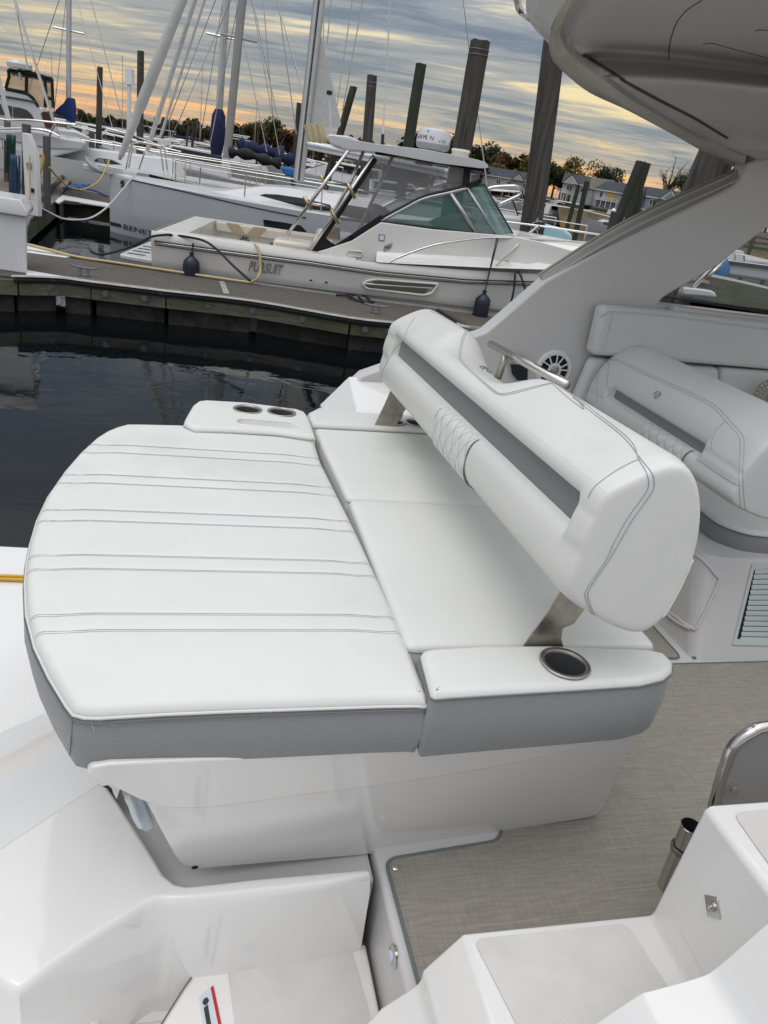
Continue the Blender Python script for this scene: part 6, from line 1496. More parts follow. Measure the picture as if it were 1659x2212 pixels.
# ================================================================== generic boats
def sail_boat(nm, lb, hullc, L, mh, cover, grp=None, beam=3.2, rig=True):
    root = thing(nm, lb, 'sailboat', grp); fr = Fr(0, 0, 0)
    hull_mesh(fr, hull_rings(L, beam, 0.95, 1.2, 0.45, 0.5), 0).build('hull', hullc, root, smooth=40)
    m = MB(); m.loft([[Vector((L*.25, -beam*.28, .95)), Vector((L*.68, -beam*.22, 1.0)), Vector((L*.68, beam*.22, 1.0)), Vector((L*.25, beam*.28, .95))], [Vector((L*.27, -beam*.22, 1.5)), Vector((L*.60, -beam*.17, 1.4)), Vector((L*.60, beam*.17, 1.4)), Vector((L*.27, beam*.22, 1.5))]]); m.build('cabin', WHTB, root, bevel=0.05)
    if rig: mm = MB().tube([Vector((L*.55, 0, 1.3)), Vector((L*.55, 0, mh))], 0.06, 8).build('mast', ALU, root)
    for f in ((0.45, 0.72) if rig else ()): MB().tube([Vector((L*.55, -0.9*(1.2-f), mh*f)), Vector((L*.55, 0.9*(1.2-f), mh*f))], 0.03, 5).build('spreader', ALU, mm)
    if rig: MB().tube([Vector((L*.53, 0, 2.1)), Vector((L*.20, 0, 2.05))], [0.16, 0.10], 8).build('boom_cover', cover, root, smooth=60)
    m = MB()
    for p in () if not rig else ((L, 0, 1.2), (0.05, 0, 1.0), (L*.5, beam/2, 1.0), (L*.5, -beam/2, 1.0)): m.tube([Vector((L*.55, 0, mh)), Vector(p)], 0.012, 4)
    if rig: m.build('rigging', SS, root)
    m = MB()
    for s_ in (-1, 1):
        P = [Vector((L*t, s_*beam*.47*(1 if t < .6 else 1-(t-.6)**1.5*3), 1.65)) for t in (0.02, .25, .5, .75, .93)]; m.tube(P, 0.015, 4)
        for p in P: m.tube([p, p-ez*0.6], 0.015, 4)
    m.build('lifeline_posts', SS, root)
    return root
def motor_boat(nm, lb, hullc, L, topc, grp=None, fly=False):
    root = thing(nm, lb, 'motorboat', grp); fr = Fr(0, 0, 0); beam = L*0.32
    hull_mesh(fr, hull_rings(L, beam, 0.9, 1.45, 0.5, 0.9, flare=0.3), 0).build('hull', hullc, root, smooth=40)
    A_ = [Vector((L*.30, -beam*.36, .95)), Vector((L*.80, -beam*.22, 1.25)), Vector((L*.80, beam*.22, 1.25)), Vector((L*.30, beam*.36, .95))]
    B_ = [Vector((L*.32, -beam*.33, 1.9)), Vector((L*.60, -beam*.28, 1.95)), Vector((L*.60, beam*.28, 1.95)), Vector((L*.32, beam*.33, 1.9))]
    cb = MB().loft([A_, B_]).build('cabin', WHTB, root, bevel=0.05)
    for s_ in (-1, 1):
        a, b, c, d = (A_[0], A_[1], B_[1], B_[0]) if s_ < 0 else (A_[3], A_[2], B_[2], B_[3])
        P = [a.lerp(d, .5).lerp(b.lerp(c, .5), .08), a.lerp(d, .5).lerp(b.lerp(c, .5), .85), a.lerp(d, .88).lerp(b.lerp(c, .88), .92), a.lerp(d, .88).lerp(b.lerp(c, .88), .08)]
        MB().prism(P, Vector((0, 0.02*s_, 0))).build('window', GLD, cb)
    P = [A_[1].lerp(B_[1], .35), A_[2].lerp(B_[2], .35), A_[2].lerp(B_[2], .92), A_[1].lerp(B_[1], .92)]; MB().prism(P, Vector((0.02, 0, 0.01))).build('windscreen', GLD, cb)
    if fly:
        for sx in (0.30, 0.52): 
            for sy in (-1, 1): MB().tube([Vector((L*sx, sy*beam*.3, 1.9)), Vector((L*(sx-.01), sy*beam*.27, 2.85))], 0.03, 6).build('top_pipe', SS, root)
        MB().box((L*.41, 0, 2.88), (L*.28, beam*.66, 0.07)).build('top', topc, root, bevel=0.03)
    m = MB()
    for s_ in (-1, 1):
        P = [Vector((L*t, s_*beam*.45*(1-max(0, (t-.5))**2*3.2), 1.4+0.6*t)) for t in (0.55, .7, .85, .97)]; m.tube(P, 0.02, 4)
        for p in P: m.tube([p, p-ez*0.55], 0.015, 4)
    m.build('bow_rail', SS, root)
    return root
def place(root, u, v, y=None, z=0.0, rz=0, s=1):
    p = Z(u, v, z) if y is None else AY(u, v, y); root.location = (p.x, p.y, 0); root.rotation_euler = (0, 0, R(rz)); root.scale = (s, s, s); return p
def at(o_, y, u, rz, s=1, lb=None, grp=None, cp=True):
    """a copy standing on the water at distance y, seen at column u"""
    v = 365+0.162*(u-830)+CAMH/y*FPX; p = AY(u, v, y)
    if cp: return dup(o_, (p.x, p.y, 0), R(rz), s, lb, grp)
    o_.location = (p.x, p.y, 0); o_.rotation_euler = (0, 0, R(rz)); o_.scale = (s, s, s); return o_
DKH = mat('black_hull', (0.012, 0.013, 0.016), 0.15, coat=0.5)
# dark-hulled sloop right behind the first one
s2 = sail_boat('sailboat', 'black-hulled sloop with tan toe rail and navy sail covers behind the first sloop', DKH, 11.5, 15.5, NAVY, rig=False)
s2.location = (4.0, 22.0, 0.0); s2.rotation_euler = (0, 0, R(187))
# masts the photo shows: navy-covered mizzen and main, plus further sloops
g1 = 'sailboats moored along the far docks'
sp1 = sail_boat('sailboat', 'white sloop with navy cover around its mast, left of the tall mast', WHTB, 10.5, 15.0, NAVY, rig=False)
at(sp1, 27.0, 560, 187, 1, cp=False)
def bare_mast(u0, v0, u1, v1, y, r, m_, lb, cover=None):
    a, b = AY(u0, v0, y), AY(u1, v1, y); b2_ = a+(b-a)*1.15; root = thing('mast', lb, 'mast')
    MB().tube([a, b2_], r, 8).build('mast_tube', m_, root)
    MB().tube([a.lerp(b, .75)-Vector((.5, 0, 0)), a.lerp(b, .75)+Vector((.5, 0, -.05))], 0.03, 5).build('spreader', m_, root)
    if cover: MB().tube([a, a.lerp(b, .12), a.lerp(b, .26), a.lerp(b, .30)], [r*1.5, r*2.3, r*1.9, r*1.1], 8).build('mast_cover', cover, root, smooth=60)
    m = MB()
    for dx in (-1.6, 1.5, -0.5): m.tube([a+Vector((dx, 0, 0.3)), b2_], 0.012, 4)
    m.build('shroud', SS, root); return root
bare_mast(467, 335, 490, -15, 24.0, 0.105, ALU, 'pale mast with navy cover wrapped around its foot', NAVY)
bare_mast(490, 342, 525, -15, 23.0, 0.115, mat('mast_dull', (0.30, 0.29, 0.28), 0.5), 'dull grey mast standing right beside the navy covered one')
bare_mast(148, 285, 149, -15, 27.0, 0.085, ALU, 'slim mast above the blue sail cover at the left')
P = [AY(a, b, 26.9) for a, b in ((118, 238), (136, 222), (143, 210), (152, 210), (155, 235), (153, 265), (146, 262), (132, 248), (118, 246))]
tag(MB().prism(P, Vector((0, 0.4, 0))).build('sail_cover', mat('royal_canvas', (0.01, 0.03, 0.14), 0.8), bevel=0.05), 'royal blue sail cover bundled at the foot of the slim left mast', 'sail cover')
# boom covers seen over the deck
def bundle(pts, y, r, m_, lb): return tag(MB().tube(smoothpath([AY(a, b, y) for a, b in pts], 4), [r*(0.75+0.25*math.sin(i*1.3)) for i in range((len(pts)-1)*4+1)], 10).build('sail_cover', m_, smooth=180), lb, 'sail cover')
bundle(sz([(1020, 370), (1080, 370), (1200, 395), (1300, 430), (1390, 450)], 350, 400, 1.8433), 21.5, 0.16, mat('black_canvas', (0.008, 0.008, 0.01), 0.7), 'black sail cover on the boom left of the tall mast')
bundle(sz([(1090, 315), (1150, 330), (1220, 350), (1300, 365), (1410, 380)], 350, 400, 1.8433), 24.5, 0.24, NAVY, 'navy sail cover on the boom behind the black one')
bundle(sz([(1360, 390), (1420, 412), (1490, 425)], 350, 400, 1.8433), 23.5, 0.2, NAVY, 'short navy sail cover beside the tall mast')
P = [AY(a, b, 20.0) for a, b in sz([(1380, 470), (1480, 485), (1485, 545), (1420, 535), (1400, 500)], 350, 400, 1.8433)]
tag(MB().prism(P, Vector((0, 1.0, 0))).build('spray_hood', BLUE, bevel=0.06), 'bright blue spray hood left of the foot of the tall mast', 'canopy')
m1_ = motor_boat('motorboat', 'small white cabin boat with canopy far beyond the black sail cover', WHTB, 8.0, NAVY)
at(m1_, 42, 440, 200, 1, cp=False)
gm = 'white motorboats at the far docks'; gs = 'masts and sailboats at the far docks'
fl_ = motor_boat('motorboat', 'white motorboat with hardtop among the far docks', WHTB, 9.0, WHTB, gm, fly=True); at(fl_, 60, 388, 20, 1, cp=False)
random.seed(21)
far1 = sail_boat('sailboat', 'white sailboat with bare mast among the far docks', WHTB, 10, 13.5, NAVY, gs); at(far1, 150, 330, 185, 1, cp=False)
spots = [(360, 52, 190), (405, 70, 15), (300, 48, 200), (520, 60, 10), (250, 95, 30), (600, 85, 180), (450, 110, 0), (350, 130, 20), (560, 120, 190), (640, 70, 185), (480, 36, 185), (620, 34, 190), (700, 40, 5), (760, 46, 190), (850, 52, 10), (930, 44, 190), (900, 75, 0), (240, 60, 190), (280, 75, 10), (500, 90, 180), (660, 120, 10)]
for u, y, rz in spots: at(fl_ if (u+y) % 2 else m1_, y, u+random.uniform(-8, 8), rz, random.uniform(.85, 1.15), ('white hardtop motorboat among the far docks ' if (u+y) % 2 else 'white cabin motorboat among the far docks ')+('left of the furled headsail' if u < 320 else 'between the furled headsail and navy covered mast' if u < 460 else 'between the navy covered mast and tall mast' if u < 660 else 'seen beyond the fishing boat hardtop pipes'), gm)
for u, y, rz in ((270, 190, 185), (365, 150, 5), (420, 170, 180), (590, 150, 10), (540, 190, 185), (625, 190, 0), (200, 180, 185), (240, 250, 5), (315, 260, 180), (455, 200, 0), (505, 230, 5), (175, 170, 185)): at(far1, y, u, rz, random.uniform(.8, 1.05), 'white sailboat with bare mast among the far docks', gs)
# boat directly behind the fishing boat bow with pale blue topsides
LB = thing('motorboat', 'pale blue hulled boat with black lettered band beyond the fishing boat bow rail', 'motorboat')
yl0 = 15.0
P = [AY(a, b, yl0) for a, b in ((1160, 483), (1172, 482), (1218, 494), (1236, 506), (1238, 518), (1228, 535), (1198, 560), (1150, 552), (1155, 520))]
MB().prism(P, Vector((-0.3, 2.2, 0))).build('hull', LBLUE, LB, bevel=0.08, seg=3)
P = [AY(a, b, yl0-.02) for a, b in ((1158, 482), (1178, 481), (1172, 514), (1147, 514))]; MB().prism(P, Vector((0, 0.3, 0))).build('black_band', BLK, LB)
a_ = AY(1160, 516, yl0-.05); text('band_letters', 'SPORT', mat('letter_pale', (.5, .5, .5), .5), AY(1152, 530, yl0-.05), AY(1168, 484, yl0-.05)-AY(1156, 516, yl0-.05), Vector((-1, 0, 0.1)), 0.16, 0.003, LB)
P = [AY(a, b, yl0+.6) for a, b in ((1030, 460), (1085, 463), (1120, 467), (1160, 478), (1168, 490), (1155, 540), (1030, 520))]; MB().prism(P, Vector((0, 2.4, 0))).build('deck_moulding', WHTB, LB, bevel=0.06)
lp = sz([(865, 612), (930, 595), (1050, 588), (1110, 592), (1148, 625), (1140, 655), (1060, 695), (950, 745)], 1500, 450, 2.0738)
MB().tube(smoothpath([AY(a, b, 15.8) for a, b in lp], 4), 0.035, 8).build('stern_rail', SS, LB, smooth=180); MB().tube([AY(1106, 432, 15.8), AY(1118, 468, 15.8)], 0.03, 6).build('rail_post', SS, LB)
# flybridge yacht at the left
FY = thing('flybridge_yacht', 'white flybridge yacht with green-edged plastic enclosure and dark windows at the left', 'yacht')
yy = 25.0; dv = Vector((-1.75, 3.6, 0))
def yp(pts, y=yy): return [AY(a, b, y) for a, b in pts]
MB().prism(yp([(-90, 185), (0, 196), (12, 190), (30, 196), (66, 207), (88, 232), (98, 232), (112, 262), (112, 280), (-90, 262)]), dv).build('deckhouse', WHTB, FY, bevel=0.05)
MB().prism(yp([(-90, 250), (0, 262), (112, 276), (165, 282), (196, 297), (188, 322), (90, 345), (-90, 345)]), dv).build('hull', HULLG, FY, bevel=0.06)
k3 = lambda pts: sz(pts, 0, 350, 3.6867)
MB().prism(yp(k3([(-200, 180), (0, 215), (60, 375), (0, 370), (-200, 350)]), yy-.04), Vector((0, .05, 0))).build('window', GLD, FY); MB().prism(yp(k3([(70, 235), (165, 250), (160, 405), (85, 390)]), yy-.04), Vector((0, .05, 0))).build('window', GLD, FY)
MB().prism(yp(k3([(190, 260), (300, 275), (390, 310), (450, 370), (490, 445), (188, 405)]), yy-.04), Vector((0, .05, 0))).build('window', GLD, FY)
MB().prism(yp(k3([(590, 350), (640, 325), (690, 340), (760, 470), (740, 570), (660, 560)]), yy-.04), Vector((0, .05, 0))).build('door_opening', mat('teak_dark', (0.06, 0.02, 0.012), 0.5), FY)
MB().tube(yp(k3([(-50, 90), (200, 130), (400, 165), (520, 195)]), yy-.03), 0.03, 6).build('trim_line', CHAR, FY)
en = yp(sz([(55, 450), (35, 580), (175, 605), (250, 690), (290, 700), (345, 710), (340, 515), (170, 470)], 0, 0, 1.659), yy+.1)
MB().prism(en, dv*0.8).build('clear_enclosure', glass('enclosure_plastic', (0.55, 0.50, 0.42), 0.45, 0.15), FY)
m = MB()
for L_ in ([(55, 455), (60, 500), (38, 580)], [(60, 455), (170, 480), (340, 515)], [(38, 580), (170, 605), (215, 640), (250, 695)], [(175, 480), (172, 605)], [(292, 508), (300, 600), (295, 700)], [(340, 515), (345, 640), (350, 705)], [(300, 640), (350, 645)]): m.tube(yp(sz(L_, 0, 0, 1.659), yy), 0.05, 5)
m.build('canvas_frame', mat('dark_green_canvas', (0.008, 0.02, 0.012), 0.8), FY)
MB().prism(yp(sz([(52, 448), (200, 462), (342, 508), (340, 520), (200, 484), (55, 462)], 0, 0, 1.659), yy-.05), dv*.85).build('canvas_top', MT['dark_green_canvas'], FY)
c_ = yp([(42, 140)])[0]; MB().lathe(c_-ez*0.1, [(0.05, -0.3), (0.05, 0), (0.35, 0), (0.36, .12), (0.3, .2), (.05, .22)], 14).build('radar_dome', WHTB, FY)
# slanted white spreader and rail of the yacht alongside
sl2 = thing('sailboat', 'white sloop foredeck with long rail lying behind the power pedestals at the left', 'sailboat')
y3 = 19.0
MB().prism([AY(a, b, y3) for a, b in k3([(-100, 600), (200, 600), (380, 590), (620, 620), (860, 690), (1250, 760), (1250, 830), (1200, 900), (700, 880), (-100, 720)])], Vector((-1.3, 2.6, 0))).build('hull', HULLG, sl2, bevel=0.1)
MB().tube(smoothpath([AY(a, b, y3-.1) for a, b in k3([(-100, 425), (150, 455), (400, 450), (800, 490), (1100, 520)])], 3), 0.025, 6).build('deck_rail', SS, sl2)
MB().tube(smoothpath([AY(a, b, y3-.1) for a, b in k3([(-100, 580), (400, 575), (700, 610), (860, 690)])], 3), 0.025, 6).build('deck_rail', SS, sl2)
MB().tube([AY(a, b, y3-.1) for a, b in k3([(800, 520), (715, 690)])], 0.025, 6).build('rail_leg', SS, sl2)
# stays crossing the left sky
for (a, b, y, r, lb) in (((60, 150), (30, -5), 19.3, 0.02, 'thin slanting stay in front of the flybridge yacht'), ((128, 300), (30, -5), 19.3, 0.035, 'thick slanting stay ending behind the power pedestals'), ((262, 250), (195, -5), 26, 0.02, 'single thin stay between the slim left mast and the furled headsail'), ((20, 262), (-30, 60), 19.3, 0.05, 'white spar leaning at the left edge beside the yacht windows')):
    p, q = AY(a[0], a[1], y), AY(b[0], b[1], y); tag(MB().tube([p, p+(q-p)*1.2], r, 5).build('stay', SS if r < .04 else WHTB), lb, 'stay')
gr_ = 'thin rigging wires against the sky'
for a, b in (((600, 255), (545, -5)), ((590, 250), (568, -5)), ((640, 290), (600, -5)), ((707, 95), (716, -5)), ((740, 240), (785, -5)), ((725, 250), (762, -5)), ((1052, 400), (1000, -5)), ((660, 220), (615, 60)), ((697, 150), (700, -5))):
    p, q = AY(a[0], a[1], 19.5), AY(b[0], b[1], 19.5); tag(MB().tube([p, p+(q-p)*1.15], 0.013, 4).build('stay', SS), 'one of the thin rigging wires around the tall mast', 'stay', gr_)
# ================================================================== far shore
MUD = mat('shore_earth', (0.06, 0.05, 0.035), 0.9, var=(0.1, 0.3)); MARSH = mat('marsh_bank', (0.10, 0.072, 0.028), 0.95, bump=(3, 1, 0.2), var=(0.5, 0.5))
def land(pts, z, m_, nm, d=1.5): return struct(MB().prism([Vector((a, b, z)) for a, b in pts], (0, 0, -d-z)).build(nm, m_, smooth=0))
land([(-500, 300), (-60, 330), (60, 300), (40, 210), (60, 130), (500, 130), (900, 400), (900, 900), (-900, 900), (-900, 380)], 1.2, MUD, 'far_shore')
struct(MB().loft([[Vector((10, 62, 0)), Vector((24, 58, 0)), Vector((80, 66, 0)), Vector((120, 80, 0))], [Vector((10, 66, 1.5)), Vector((24, 62, 1.5)), Vector((80, 70, 1.6)), Vector((120, 84, 1.5))], [Vector((10, 120, 1.2)), Vector((24, 120, 1.2)), Vector((80, 130, 1.2)), Vector((120, 140, 1.2))]], closed=False, cap=False).build('marsh_bank', MARSH, smooth=0))
# pier with capped posts in front of the marsh
pr_ = thing('timber_pier', 'long dark timber pier with white-capped posts in front of the golden marsh bank', 'pier')
A_ = Vector((11, 50, 0)); B_ = Vector((62, 56, 0)); dd = (B_-A_); nn = 34
MB().prism([A_+ez*1.05, B_+ez*1.05, B_+ez*1.05+Vector((0, 2, 0)), A_+ez*1.05+Vector((0, 2, 0))], (0, 0, 0.16)).build('pier_deck', FASD, pr_)
for zz in (1.45, 1.75): MB().tube([A_+ez*zz, B_+ez*zz], 0.07, 5).build('pier_rail', FASD, pr_)
for i in range(nn):
    p = A_+dd*(i/(nn-1)); o = MB().tube([p-ez*0.8, p+ez*1.9], 0.13, 8).build('pier_post', PILED if i % 3 else PILE, pr_)
    MB().lathe(p+ez*1.9, [(0.16, 0), (0.17, 0.08), (0.02, 0.2)], 8).build('post_cap', WHT, o)
# ---- houses
RF1 = mat('roof_slate', (0.045, 0.052, 0.062), 0.85, bump=(3, .5, .1), var=(0.6, 0.2)); RF2 = mat('roof_brown', (0.13, 0.115, 0.10), 0.85, var=(0.6, 0.2))
SD1 = mat('siding_cream', (0.40, 0.39, 0.36), 0.7); SD2 = mat('siding_grey_blue', (0.20, 0.235, 0.28), 0.7); SD3 = mat('siding_pale', (0.36, 0.39, 0.45), 0.7); TRM = mat('trim_white', (0.62, 0.62, 0.60), 0.6); PLY = mat('raw_plywood', (0.42, 0.27, 0.12), 0.7)
def house(u, y, W, D, Hh, rz, wallm, roofm, lb, gables=(), windows=(), hip=False, porch=None, v0=None):
    v = 365+0.162*(u-830)+CAMH/y*FPX; c = AY(u, v, y); fr = Fr(c.x, c.y, rz); zb = 1.2
    root = thing('house', lb, 'house')
    MB().box((0, D/2, zb+Hh/2), (W, D, Hh), fr).build('wall', wallm, root)
    rh = D*0.30; e = 0.5; zt = zb+Hh; h_ = W*0.0 if not hip else D*0.4
    P0 = [fr.w(-W/2-e, -e, zt), fr.w(W/2+e, -e, zt), fr.w(W/2+e, D+e, zt), fr.w(-W/2-e, D+e, zt)]; r0, r1 = fr.w(-W/2-e+h_, D/2, zt+rh), fr.w(W/2+e-h_, D/2, zt+rh)
    MB().add(P0+[r0, r1], [(0, 1, 5, 4), (1, 2, 5), (2, 3, 4, 5), (3, 0, 4), (3, 2, 1, 0)]).build('roof', roofm, root, smooth=0)
    MB().box((0, -e, zt-.05), (W+2*e, .12, .3), fr).build('eave', TRM, root)
    for gx, gw, gh in gables:
        P = [fr.w(gx-gw/2, -1.2, zt-.1), fr.w(gx+gw/2, -1.2, zt-.1), fr.w(gx, -1.2, zt+gh)]
        g_ = MB().prism(P, fr.y*(D*.5)).build('gable', TRM, root)
        MB().add([fr.w(gx-gw/2-.5, -1.6, zt-.35), fr.w(gx, -1.6, zt+gh+.25), fr.w(gx, D*.5, zt+gh+.25), fr.w(gx-gw/2-.5, D*.5, zt-.35)], [(0, 1, 2, 3)]).build('gable_roof', roofm, g_, smooth=0)
        MB().add([fr.w(gx+gw/2+.5, -1.6, zt-.35), fr.w(gx, -1.6, zt+gh+.25), fr.w(gx, D*.5, zt+gh+.25), fr.w(gx+gw/2+.5, D*.5, zt-.35)], [(0, 3, 2, 1)]).build('gable_roof', roofm, g_, smooth=0)
        MB().prism([fr.w(gx-gw*.32, -1.22, zt+.15), fr.w(gx+gw*.32, -1.22, zt+.15), fr.w(gx, -1.22, zt+gh*.75)], -fr.y*.03).build('gable_panel', wallm, g_)
    for wx, wz, ww, wh, kind in windows:
        f_ = MB().box((wx, -.06, zb+wz), (ww+.35, .12, wh+.35), fr).build('window', TRM if kind != 'ply' else PLY, root)
        MB().box((wx, -.14, zb+wz), (ww, .06, wh), fr).build('pane', GLD if kind != 'ply' else PLY, f_)
        if kind == 'win' and ww > 1.2: MB().box((wx, -.19, zb+wz), (.12, .05, wh), fr).build('mullion', TRM, f_)
    if porch:
        px, pw, pz = porch; pf = MB().box((px, -1.3, zb+pz), (pw, 2.4, .22), fr).build('balcony', TRM, root)
        for k in range(5): MB().box((px-pw/2+pw*k/4, -2.4, zb+pz/2+.4), (.22, .22, pz+.8), fr).build('balcony_post', TRM, pf)
        MB().box((px, -2.45, zb+pz+1.0), (pw, .08, .1), fr).build('balcony_rail', TRM, pf)
        m = MB()
        for k in range(int(pw/.35)): m.box((px-pw/2+.35*k, -2.45, zb+pz+.5), (.06, .06, 1.0), fr)
        m.build('baluster', TRM, pf)
    return root
house(1232, 275, 8, 10, 5.8, -12, SD1, RF1, 'cream gabled house with balcony, leftmost of the row', gables=[(-1.5, 5.5, 2.6)], windows=[(-1.6, 4.3, 1.8, 1.7, 'win'), (2.6, 4.3, 1, 1.3, 'win'), (-1.6, 1.3, 2.2, 2.2, 'win')], porch=(-3.6, 3.4, 2.7))
house(1270, 288, 13, 12, 5.6, -10, TRM, RF2, 'white house with brown roof and rounded gambrel gable', gables=[(-4.2, 6.0, 2.6)], windows=[(-4.2, 4.6, 1.3, 2.2, 'win'), (2, 4.2, 1.2, 1.3, 'win'), (4.8, 4.2, 1.2, 1.3, 'win')])
house(1322, 282, 15, 11, 5.4, -8, SD3, RF1, 'pale blue house with plywood-covered window and hipped roof', windows=[(-1.5, 3.9, 3.2, 2.4, 'ply'), (3.5, 4.2, 1.2, 1.4, 'win'), (-5.0, 4.0, 1.0, 2.0, 'win')], hip=True, porch=(-3.0, 7, 2.3))
house(1375, 275, 10, 10, 5.5, -8, SD2, RF1, 'grey house with white gable half hidden by the leaning pilings', gables=[(-2.2, 5.0, 2.4)], windows=[(-2.2, 4.0, 1.4, 1.5, 'win'), (2.8, 4.0, 2.0, 1.5, 'win')])
house(1442, 269, 17, 10, 5.5, -8, SD2, RF1, 'grey-blue house with large white gable and porch, rightmost of the row', gables=[(-1.5, 6.4, 3.0)], windows=[(-6.4, 4.0, 1.8, 1.5, 'win'), (-2.2, 3.8, 1.6, 1.8, 'win'), (1.8, 3.8, 1.2, 1.8, 'ply'), (5.5, 3.8, 2.0, 1.5, 'win')], porch=(-0.5, 7, 2.6))
house(1095, 304, 20, 10, 4.6, -6, SD1, RF1, 'low house seen through the windshield line left of the massive piling', gables=[(3, 4.5, 2.2)], windows=[(-4, 3.0, 1.4, 1.4, 'win'), (0, 3, 1.4, 1.4, 'win'), (6, 3, 1.4, 1.4, 'win')])
# ---- trees
def leafmat(nm, a, b):
    m = bpy.data.materials.new(nm); m.use_nodes = True; t = NT(m.node_tree); bs = m.node_tree.nodes['Principled BSDF']
    c = t.n('ShaderNodeTexCoord').outputs['Object']; n = t.noise(c, 0.9, 4, .6)
    oi = t.n('ShaderNodeObjectInfo'); k = t.m('ADD', n, t.m('MULTIPLY', t.m('SUBTRACT', oi.outputs['Random'], 0.5), 0.3))
    t.l.new(t.ramp(k, [(.35, a), (.65, b)]), bs.inputs['Base Color']); bs.inputs['Roughness'].default_value = .8; bs.inputs['Specular IOR Level'].default_value = .2
    return m
LG = leafmat('leaf_dark_green', (0.022, 0.032, 0.014), (0.055, 0.062, 0.024)); LO = leafmat('leaf_rust', (0.055, 0.030, 0.014), (0.10, 0.05, 0.018)); LY = leafmat('leaf_olive_gold', (0.06, 0.058, 0.015), (0.15, 0.12, 0.03)); BARK = mat('bark', (0.05, 0.042, 0.035), 0.9)
def tree(nm, lb, lm, h, w, seed, n=1500, dens=1.0, grp=None, leaf=0.42, bare=False):
    rnd = random.Random(seed); root = thing(nm, lb, 'tree', grp)
    m = MB(); m.tube([Vector((0, 0, 0)), Vector((.1, 0, h*.3)), Vector((-.1, .1, h*.55))], [w*.045, w*.035, w*.02], 7); tips = []
    for k in range(9 if not bare else 22):
        a = rnd.random()*6.28; z0 = h*(.22+.38*rnd.random()); el = .5+.7*rnd.random(); L_ = w*.5*(.6+.4*rnd.random())*(1 if not bare else 1.1)
        p0 = Vector((0, 0, z0)); p2 = p0+Vector((math.cos(a)*L_*.85, math.sin(a)*L_*.85, L_*el*(1.4 if bare else 1))); p1 = p0.lerp(p2, .5)+Vector((rnd.uniform(-.3, .3), 0, .1*L_)); m.tube([p0, p1, p2], [w*.016, w*.010, w*.003], 5); tips.append(p2)
        if bare:
            for q in range(7):
                s0 = p0.lerp(p2, .3+.65*rnd.random()); s1 = s0+Vector((rnd.uniform(-1, 1)*L_*.3, rnd.uniform(-1, 1)*L_*.3, L_*.35*rnd.random()+.3)); m.tube([s0, s1], [w*.005, w*.0015], 4)
    m.build('trunk', BARK, root)
    if bare: n = n//8
    lobes = [(rnd.uniform(-.28, .28)*w, rnd.uniform(-.28, .28)*w, h*(.42+.40*rnd.random()), w*(.15+.14*rnd.random())) for _ in range(12)]+[(0, 0, h*.80, w*.2)]
    if nm == 'pine_tree': lobes = [(0, 0, h*(.25+.7*k/8), w*.42*(1-k/8.5)+.15) for k in range(9)]
    V = []; F = []
    for i in range(n):
        lx, ly, lz, lr = rnd.choice(lobes); u_, v_ = rnd.uniform(-1, 1), rnd.random()*6.28; rr_ = lr*(rnd.random()**.4)*(1+.18*noise.noise(Vector((lx+u_*3, v_, lz))))
        s_ = math.sqrt(1-u_*u_); c = Vector((lx+rr_*s_*math.cos(v_), ly+rr_*s_*math.sin(v_), lz+rr_*u_*(.8 if nm != 'pine_tree' else .3)))
        a = Vector((rnd.gauss(0, 1), rnd.gauss(0, 1), rnd.gauss(0, 1))).normalized(); b = a.orthogonal().normalized(); sz_ = leaf*(.5+rnd.random()); o = len(V)
        V += [c+a*sz_, c+b*sz_*.6, c-a*sz_*.8, c-b*sz_*.7]; F.append((o, o+1, o+2, o+3))
    MB().add(V, F).build('crown', lm, root, smooth=0, fix=False)
    return root
gt_ = 'trees along the far shore'
T1 = tree('tree', 'dark rounded tree in the far shoreline', LG, 11, 10, 1, grp=gt_); T2 = tree('tree', 'rusty autumn tree in the far shoreline', LO, 10, 9, 2, grp='autumn trees along the far shore'); T3 = tree('tree', 'olive and gold tree in the far shoreline', LY, 10, 9, 3, grp='olive trees along the far shore')
def stand(o_, u, y, s, cp=True, lb=None, grp=None, z=1.0):
    v = 365+0.162*(u-830)+CAMH/y*FPX; p = AY(u, v, y)
    if cp: r_ = dup(o_, (p.x, p.y, z), random.random()*6.28, s, lb, grp)
    else: o_.location = (p.x, p.y, z); o_.scale = (s, s, s); r_ = o_
    return r_
random.seed(31)
stand(T1, 175, 330, .5, False); stand(T2, 560, 330, 1, False); stand(T3, 1060, 345, 1.1, False)
for i in range(78):
    u = -40+i*9.4+random.uniform(-4, 4); t_ = random.choice([T1, T1, T2, T1, T3]); y = 335+random.uniform(-10, 45)
    hs = 0.75+0.25*math.sin(u*0.021+2)+0.12*math.sin(u*0.09); s_ = max(.65, hs)*random.uniform(.9, 1.15)*(1.15 if 520 < u < 640 else 1.0)
    stand(t_, u, y, s_*max(.38, min(1, .38+.62*(u-230)/330)))
for u, y, s_, t_ in ((880, 320, 1.5, T1), (915, 325, 1.2, T1), (950, 320, 1.6, T1), (985, 318, 1.1, T2), (1012, 300, 1.3, T1), (1035, 240, 1.25, T1), (1052, 235, 1.45, T1), (1075, 230, 1.3, T2), (1100, 235, 1.15, T2), (1118, 230, 1.3, T1), (1133, 222, 1.35, T3), (1160, 225, 1.1, T1), (1176, 222, 1.15, T1), (1190, 240, 1.2, T2), (1205, 220, .9, T1), (1238, 245, .8, T2), (1325, 250, .75, T1), (1440, 235, .8, T3), (1400, 240, .7, T1), (1460, 250, .9, T2), (1500, 250, 1.1, T1), (1540, 250, 1.3, T1), (1600, 250, 1.2, T2), (1650, 250, 1.3, T1)):
    stand(t_, u, y*(1 if u < 1020 else 1.55), s_*(1 if u < 1020 else 1.2))
